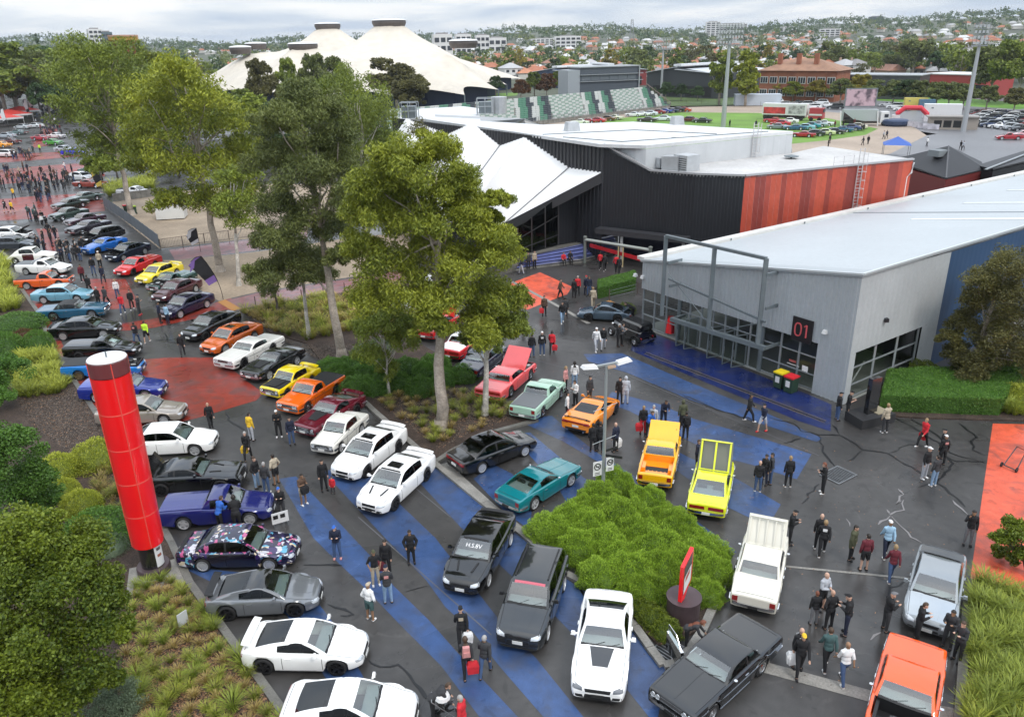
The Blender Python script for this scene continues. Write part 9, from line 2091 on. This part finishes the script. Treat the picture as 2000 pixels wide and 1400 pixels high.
PEOPLE=[((552,1012),'phone',-80,'Jkw','TK','cb','person in a black hoodie and dark cap standing by the white show board'),((594,985),'phone',-40,'SB','Stw','hd','man in a dark tee and cream shorts with a black bag, on the blue stripe','k:black shoulder bag of the man in cream shorts'),
 ((634,958),'stand',-60,'Jk','Tk','hd','woman in black beside a small child in red'),((651,963),'stand',-100,'Cr','TK','hn','small child in a red coat holding to the woman in black',.95),((541,945),'pocket',150,'St','Skk','hd','man in a cream checked tee and black shorts'),
 ((522,962),'stand',80,'JK','Tjw','hs','person with grey hair in a dark top and jeans from behind'),((503,952),'pocket',-20,'Jk','TJ','hn','man in black top and pale jeans at the muscle coupe'),((546,853),'phone',-80,'Jk','Tkw','cw','person in black with white cap at the nose of the orange ute'),
 ((571,868),'stand',-60,'Jn','Tj','hd','person in a navy jacket and jeans before the maroon fastback'),((660,1090),'phone',-85,'Jnw','Tjp','cb','person with blue cap and navy jacket looking at a phone'),((804,1100),'pocket',-80,'Ck','Tk','hd','person in a long black puffer coat on the blue stripe'),
 ((413,837),'walk',-60,'Jk','Tk','hf','bald man in all black walking past the red paving'),((492,860),'stand',60,'Jy','TG','hd','person in a bright yellow jacket'),((486,897),'walk',-90,'Jk','Tk','hs','man in black with white hair carrying a yellow bag','y:yellow and black bag of the white haired man'),
 ((432,1034),'lean',60,'Jb','Tk','hn','man in a bright blue jacket leaning at the dark blue ute'),((466,1036),'lean',110,'Ck','Tk','ld','person in black crouched at the dark blue ute wing'),((735,1142),'pocket',-70,'Sk','Ttw','co','man in an olive cap, black tee and khaki trousers'),
 ((757,1122),'stand',-95,'Jk','Tk','hd','tall man in black top holding a dark red bag','m:dark red bag held by the tall man in black'),((759,1177),'phone',100,'JKp','TJ','cn','man in navy cap and dark jacket with pink stripe, in jeans'),((724,1210),'pocket',60,
 'Jw','Sew','ct','man in a white hoodie and green shorts in the middle of the aisle'),((903,1262),'walk',95,'Jkt','Tk','ck','man in black printed hoodie and cap carrying a white bag','w:white carrier bag of the man in the printed hoodie'),((912,1320),'walk',100,
 'JK','Tk','ln','woman in black walking away with a pink backpack and red bag','r:big red bag carried by the woman with the backpack:1.1','p:pink backpack on the woman in black'),((948,1318),'walk',75,'JK','Tj','hs','grey haired man in a charcoal jacket and jeans walking away'),
 ((846,1405),'bend',10,'JK','Tk','hB','woman in black bending over a pushchair at the bottom edge'),((905,1440),'stand',160,'Jr','TK','hs','grey haired man in a red hooded jacket at the bottom edge'),((268,671),'walk',90,'Jkp','Tj','hd','person with a pink backpack print in jeans walking up the aisle'),
 ((288,669),'walk',95,'Jh','Skw','hd','person in hi vis yellow top and black shorts'),((358,694),'walk',-70,'Jkw','TK','hn','person in black tee walking before the black sedan'),((314,631),'stand',20,'Jn','Tk','hd','person in navy looking at the dark purple sedan'),
 ((329,634),'stand',60,'Jl','Tn','hd','person in a pale blue jacket beside the dark purple sedan'),((259,604),'walk',-70,'Jkw','Tkw','hd','person in black tee with white print walking down the aisle'),((241,612),'walk',-80,'Jr','Tjw','hn','person in a red vest with white sleeves'),
 ((231,582),'stand',-80,'Jw','Tj','hf','person in a white top behind the red vest'),((273,615),'phone',0,'JK','TKr','cn','person in dark jacket and red shoes near the dark purple sedan'),((194,598),'stand',80,'Jk','Tk','hs','older person in black from behind in the aisle'),
 ((209,598),'walk',80,'JK','Tk','hd','person in charcoal from behind in the aisle'),((176,574),'walk',100,'Jk','Tk','hd','person in black walking by the pale blue sedan'),((163,551),'stand',-80,'Jm','Tkw','hd','person in a maroon check shirt'),((184,536),'stand',
 -70,'Jk','Tj','hd','person in black beside the red ute'),((197,524),'stand',90,'Jt','Tk','cw','person in a tan top and patterned cap'),((203,552),'walk',-80,'Jn','Tn','hd','person in navy walking from the red ute'),((25,417),'walk',90,'Jy','Sk','hd','person in a yellow top and dark shorts walking away on the red paving'),
 ((12,415),'walk',90,'Jkw','Sk','hd','person in black and white top beside the yellow one'),((28,388),'walk',-90,'Jy','Tn','hd','person in yellow and navy farther up the red paving'),((79,297),'stand',-90,'Jh','Tk','hd','steward in a hi vis jacket by the bright green classic'),
 ((66,299),'stand',-90,'Je','Tk','hd','person in dark green next to the steward'),((174,320),'stand',180,'Jb','Tn','hd','person in blue behind the vivid blue ute'),((1039,697),'stand',80,'Jk','Tj','hd','person in black jacket seen from behind near the coral two door'),
 ((1059,694),'stand',90,'Jkw','Tjw','cw','person with white cap and black vest beside the black jacket'),((1078,690),'walk',80,'Jr','Tk','hd','person in red and black carrying large red bags','r:large red bags of the person in red and black'),((1164,685),'walk',
 -80,'Jw','TGw','hw' if False else 'Hw','person in a white hooded top at the blue bands'),((1178,682),'walk',-100,'Jk','TG','hd','person in black with pale trousers beside the white hood'),((1206,677),'phone',0,'Jk','Tk','hs','person in black at the side of the hot rod'),
 ((1214,675),'phone',10,'Jg','Tk','hd','person in grey leaning at the hot rod'),((1063,617),'stand',-90,'JB','Tk','hd','person in brown with a red bag before the orange patch','r:red bag of the person in brown'),((1098,630),'walk',-85,'Jkw','TJw','hd','person in black and white jacket and jeans at the gutter'),
 ((1104,621),'stand',90,'JK','Tk','hd','person in charcoal just behind the black and white jacket'),((1094,583),'walk',-20,'JB','Tk','hd','person in brown top walking on the orange patch'),((1121,582),'stand',60,'Jk','Tk','hd','person in black at the edge of the orange patch'),
 ((1128,577),'stand',-90,'Jr','Tk','hs','person in a red and white jacket beyond the orange patch'),((1144,575),'stand',-60,'Jn','Tn','cr','person in navy with a red cap'),((1150,577),'stand',-80,'Jn','Tj','hn','person in dark blue beside the red cap'),((1158,
 600),'walk',90,'Jt','Tt','hf','person in tan top and trousers behind the slate blue coupe'),((1236,624),'bend',180,'Jk','Tk','hd','man in black bending into the open engine lid of the slate blue coupe'),((1172,526),'walk',90,'Jr','Tkw','hd','person in red by the gateway'),
 ((1181,529),'walk',90,'Jk','Tkw','hd','person in black beside the red top at the gateway'),((1203,533),'walk',100,'Jr','Tk','hd','second person in red farther right at the gateway'),((1209,535),'walk',90,'Jk','Tk','hd','person in black at the far right of the gateway group'),
 ((1032,526),'stand',-90,'JK','Tk','hd','person in charcoal standing before the blue steps'),((1044,524),'stand',-60,'Jt','Tk','hd','person with tan scarf before the blue steps'),((1019,535),'walk',170,'Jn','TG','hd','person in navy and pale trousers at the left end of the steps'),
 ((1022,648),'walk',100,'Jn','Tkw','hd','person in navy partly behind the gum leaves'),((1104,764),'stand',-30,'Jp','Tk','lf','woman in a pink jacket near the mint ute'),((1122,756),'stand',90,'Jw','TJ','ld','woman with long dark hair in a white top'),((1124,792),
 'phone',-140,'Jw','Tk','ld','woman in a white hoodie and black leggings'),((1107,819),'stand',0,'Jw','Tk','ld','woman in white at the tail of the orange supercar','r:red bag of the woman in white at the supercar'),((1151,784),'stand',-50,'CK','TB','hd','person in a grey shawl behind the orange supercar'),
 ((1210,787),'stand',-100,'Jk','Tk','hd','person in black beyond the street lamp'),((1221,788),'stand',80,'CG','TG','HG','person in a pale grey hooded coat beyond the street lamp'),((1255,847),'stand',-90,'Jk','Tr','hf','person in black holding big red bags by the golden ute',
 'r:big red bags beside the golden ute:1.1'),((1266,852),'lean',-60,'Jb','Tk','hn','man in a bright blue jacket looking into the golden ute'),((1275,846),'stand',-120,'JG','Tk','hs','person in pale grey behind the blue jacket'),((1295,830),'lean',-80,'Jn','Tn',
 'hd','person in navy jacket beyond the raised yellow bonnet'),((1332,837),'stand',100,'Jo','Tk','Ho','person in an olive hooded jacket'),((1338,858),'stand',90,'Jk','Tk','hd','person in black with a backpack in front of the olive jacket',None,'k:black backpack behind the golden ute'),
 ((1158,882),'stand',90,'Ck','Tk','hd','person in a long black coat left of the street lamp'),((1171,882),'stand',60,'Jk','Tk','hd','person in black hidden by the lamp pole'),((1202,882),'stand',130,'Jn','Tk','hf','bald man in dark navy right of the lamp pole with a white bag',
 'w:white bag beside the lamp pole:1.3'),((1461,822),'walk',-10,'Jk','Tkw','hd','person in black striding with white shoes near the pavilion apron'),((1489,842),'walk',-150,'Jn','SGr','hd','person in navy with pale shorts and red shoes'),((1360,917),'stand',-20,
 'Jn','Tk','hn','man in navy jacket left of the lime fastback'),((1388,908),'lean',-90,'Jk','Tk','hd','person in black behind the raised lime bonnet'),((1421,930),'lean',180,'Jk','Tk','hd','person in black at the right wing of the lime fastback'),((1479,960),'stand',
 70,'Jk','Tjw','hf','bald man in black with jeans nearest in the group of four'),((1492,946),'stand',-140,'Jk','Tn','hd','man in dark jacket in the group of four'),((1504,944),'stand',170,'JK','Tj','hd','man in charcoal and jeans in the group of four'),((1538,
 951),'stand',90,'Jk','Tkw','hf','fair haired person in black with hands behind the back'),((1606,963),'phone',170,'Jk','Tkw','lR','red haired woman in black reading by the drain grate'),((1634,820),'stand',0,'Jk','Tj','ck','man with black cap at the pavilion corner'),
 ((1653,817),'phone',-20,'Sk','Skw','ck','man in black tee and shorts at the pavilion corner'),((1727,845),'raise',100,'Jt','TKw','hf','person in a beige top raising a hand, in front of the hedge'),((1801,872),'walk',-160,'Jr','Tkw','hf','man in a red jacket striding with a red bag',
 'r:red bag of the striding man'),((1836,898),'stand',130,'Jk','Tk','ck','person in black with cap in the group at the right'),((1838,908),'stand',90,'Jkp','Tk','cw','person in black with a pink bag strap'),((1803,934),'stand',-60,'Jk','TGw','cw','person in black jacket and white trousers'),
 ((1822,949),'stand',110,'JK','TJw','hd','person in charcoal and pale jeans with white shoes'),((1888,1064),'raise',-110,'Jk','Tg','hd','man in black jumper and grey trousers on the phone by the orange paving'),((1541,1062),'phone',-20,'Jk','Tk','ck','person in black with a camera left in the forecourt'),
 ((1597,1072),'stand',80,'Jk','Tkw','hf','bald man in black from behind'),((1604,1083),'walk',70,'Jkw','Tkw','hf','fair haired man in black hoodie with white back print'),((1660,1092),'stand',-40,'Co','Tk','hd','person in an olive coat'),((1686,1113),'stand',90,
 'Jm','Skk','hd','man in a maroon puffer jacket and shorts'),((1728,1087),'walk',80,'Jl','Tnw','cw','person in pale blue and white jacket'),((1738,1134),'walk',80,'Jm','Tjw','hf','man in maroon sleeves and navy vest walking away'),((1603,1190),'fold',-60,'JG',
 'Sk','hf','bald man in a pale grey hoodie'),((1588,1219),'stand',90,'Jk','Tg','hR','boy in black from behind',1.5),((1617,1228),'pocket',100,'Jk','Tk','hf','bald man in black right of the boy'),((1651,1238),'phone',150,'Jk','Tn','ck','man in black with cap holding his phone up'),
 ((1555,1302),'stand',-80,'Jkw','Tk','hf','bald man in black top holding white bags','w:white bag at the bald man in the black top'),((1559,1315),'walk',-100,'Jkw','Tk','cy','man in a tan cap and black hoodie with white and red bags','w:white and red bags of the man in the tan cap:1.1'),
 ((1612,1305),'walk',85,'Je','Tkw','hB','man in a dark green hoodie walking up the forecourt'),((1645,1333),'walk',95,'Sw','Tjw','hf','bald man in a white tee and blue jeans'),((1727,1230),'phone',0,'Jk','TK','cg','person in black with a grey beanie eating by the silver sedan'),
 ((1788,1250),'phone',-20,'Jk','Tk','hB','person in black at the bonnet of the silver sedan'),((1848,1264),'phone',-140,'JK','TK','hd','man in black eating behind the orange muscle car'),((1868,1290),'phone',-160,'JK','Tk','hn','man in a charcoal tee holding food at the right kerb'),
 ]
def hx(k):return{'B':'n'}.get(k,k)
for r_ in PEOPLE:
 px,pose,az,top,legs,head,lab=r_[:7];h=1.74;bag=pack=None
 for ex in r_[7:]:
  if isinstance(ex,float):h=ex
 if len(r_)>7 and isinstance(r_[7],str):q=r_[7].split(':');bag=(q[0],q[1],float(q[2])if len(q)>2 else 1.0)
 if len(r_)>8 and isinstance(r_[8],str):q=r_[8].split(':');pack=(q[0],q[1])
 if lab.startswith('bald'):head='x'
 elif head[0]in 'hl':head=head[0]+hx(head[1])
 person(px,pose,az,top,legs,head,lab,h=h*(1 if h<1.6 else random.uniform(.97,1.03)),bag=bag,pack=pack)
for px,c,lab in(((1100,517),'r','person in red sitting on the lowest step'),((1113,514),'k','person in black sitting on the lowest step')):person(px,'sit',-75,'J'+c,'Tk','hd',lab)
person((1340,1262),'bend',-20,'JK','Tk','lR','red haired person crouching at the open door of the black hardtop',h=1.6)
# the crowd up the avenue: dark coated visitors
CR='visitors in the crowd up the left avenue'
def crowd(n,px0,px1,lab,cols='kkkkKnngB',group=CR,mn=1.3):
 k=0;tries=0;a0,a1=px0,px1;done=[]
 while k<n and tries<n*40:
  tries+=1;px=(random.uniform(a0[0],a1[0]),random.uniform(a0[1],a1[1]));g=G(*px)
  if any((g[0]-q[0])**2+(g[1]-q[1])**2<mn for q in done):continue
  done.append(g);k+=1;person(px,random.choice(('stand','stand','walk','phone','pocket')),random.uniform(0,360),'J'+random.choice(cols),'T'+random.choice('kkjKn'),random.choice(('hd','hn','ck','cn','hs','ld')),lab,group,h=random.uniform(1.6,1.85))
crowd(16,(114,492),(166,514),'visitor in dark clothes in the knot of people by the electric blue coupe','kkkKKn',mn=.5);crowd(5,(86,460),(112,482),'visitor in dark clothes on the red strip below the motorbike','kkK',mn=.5);crowd(5,(70,482),(92,504),'visitor in dark clothes at the left line of cars',
 'kkn',mn=.5)
crowd(6,(56,420),(74,436),'visitor in dark clothes beside the motorbike','kKe',mn=.5);crowd(9,(68,384),(100,396),'visitor in dark clothes in the standing row on the red paving','kkkn',mn=.5);crowd(26,(8,334),(150,362),'visitor in the loose crowd on the red paving',
 'kkkKngBtw');crowd(18,(60,352),(140,376),'visitor in dark clothes in the loose crowd below the rust red classic','kkkKn');crowd(15,(-2,350),(60,380),'visitor in the crowd at the left edge','kkKnB');crowd(26,(80,252),(122,270),'visitor in the dense far crowd under the trees',
 'kkkKnmg');crowd(30,(70,218),(112,250),'visitor in the dense far crowd among the flags','kKngwwG');crowd(12,(20,300),(60,314),'visitor between the far parked cars','kKnwtp')
OC='visitors walking on the oval and car park'
for px,c,lab in(((1685,284),'K','walker at the left of the car park'),((1695,282),'k','walker in black behind the first walker'),((1725,272),'G','pale dressed walker on the sand'),((1731,271),'n','navy dressed walker on the sand'),((1810,286),'w','white topped walker on the grey car park'),
 ((1875,293),'k','walker in black nearest the gabled hall'),((1880,294),'G','pale walker beside the one in black'),((1620,280),'k','person in black below the parked oval cars'),((1617,289),'k','person in black at the flat roof edge'),((1630,250),'m','person in red and navy on the oval'),
 ((1668,246),'m','person in a striped top at the screen truck'),((1646,249),'k','person in black crouched on the oval'),((1682,256),'k','person in black beside the beige car'),((1686,257),'k','second person in black beside the beige car'),((1410,247),'k','person in black at the light tower foot'),
 ((1425,248),'k','person in black right of the light tower'),((1476,249),'n','person in navy on the oval grass')):person(px,'walk' if 'walk' in lab else 'stand',random.uniform(0,360),'J'+c,'Tk','hd',lab,OC)
person((86,436),'lean',-80,'Jkw','Tk','ck','rider in black sitting on the motorbike')
def motorbike():
 t=thing('motorbike','white fronted motorbike with a rider at the top of the aisle','motorbike',(*G(87,437),0),R(-80));w=MB()
 for x in(-.7,.7):w=MB();w.tube([(x,-.06,.32),(x,.06,.32)],.32,16);w.build('wheel',RUBBER,t)
 b=MB();b.box((0,0,.62),(1.0,.26,.34),0,.8);b.build('tank',BLKP,t);f=MB();f.box((.62,0,.85),(.25,.4,.4),0,.7);f.build('fairing',WHITEP,t);h=MB();h.tube([(.45,-.38,1.02),(.5,0,1.0),(.45,.38,1.02)],.02,5);h.build('handlebar',CHROME,t);s=MB();s.box((-.4,0,.80),(.6,
  .26,.1));s.build('seat',BLKP,t)
motorbike()
def pushchair():
 t=thing('pushchair','black and white pushchair in front of the bending woman','pushchair',(*G(876,1404),0),.1);f=MB();f.tube([(-.5,-.22,1.0),(.35,-.22,.15)],.015,5);f.tube([(-.5,.22,1.0),(.35,.22,.15)],.015,5);f.tube([(-.5,-.22,1.0),(-.5,.22,1.0)],.018,5);f.tube([(.2,
  -.22,.6),(-.35,-.22,.15)],.015,5);f.tube([(.2,.22,.6),(-.35,.22,.15)],.015,5);f.build('frame',GALV,t);s=MB();s.box((-.02,0,.55),(.45,.36,.1));s.box((-.22,0,.75),(.1,.36,.45),0,1,-.4);s.build('seat',BLKP,t);h=MB();h.lathe([(.26,0),(.22,.12),(.01,.2)],12,(-.15,
  0,.95));h.build('hood',WHITEP,t)
 for x in(-.35,.35):
  for y in(-.24,.24):w=MB();w.tube([(x,y-.02,.12),(x,y+.02,.12)],.12,10);w.build('wheel',RUBBER,t)
pushchair()
# ================================================================ AIR
hz=MB();hz.box((0,0,30),(25000,25000,150));ho=hz.build('haze',None)
hm=bpy.data.materials.new('thin_haze');hm.use_nodes=True;ht=hm.node_tree;ht.nodes.remove(ht.nodes['Principled BSDF']);pv=ht.nodes.new('ShaderNodeVolumePrincipled');pv.inputs['Color'].default_value=(.86,.92,1,1);pv.inputs['Density'].default_value=.00010;pv.inputs['Anisotropy'].default_value=0
ht.links.new(pv.outputs[0],ht.nodes['Material Output'].inputs['Volume']);ho.data.materials.clear();ho.data.materials.append(hm);ho['kind']='stuff'
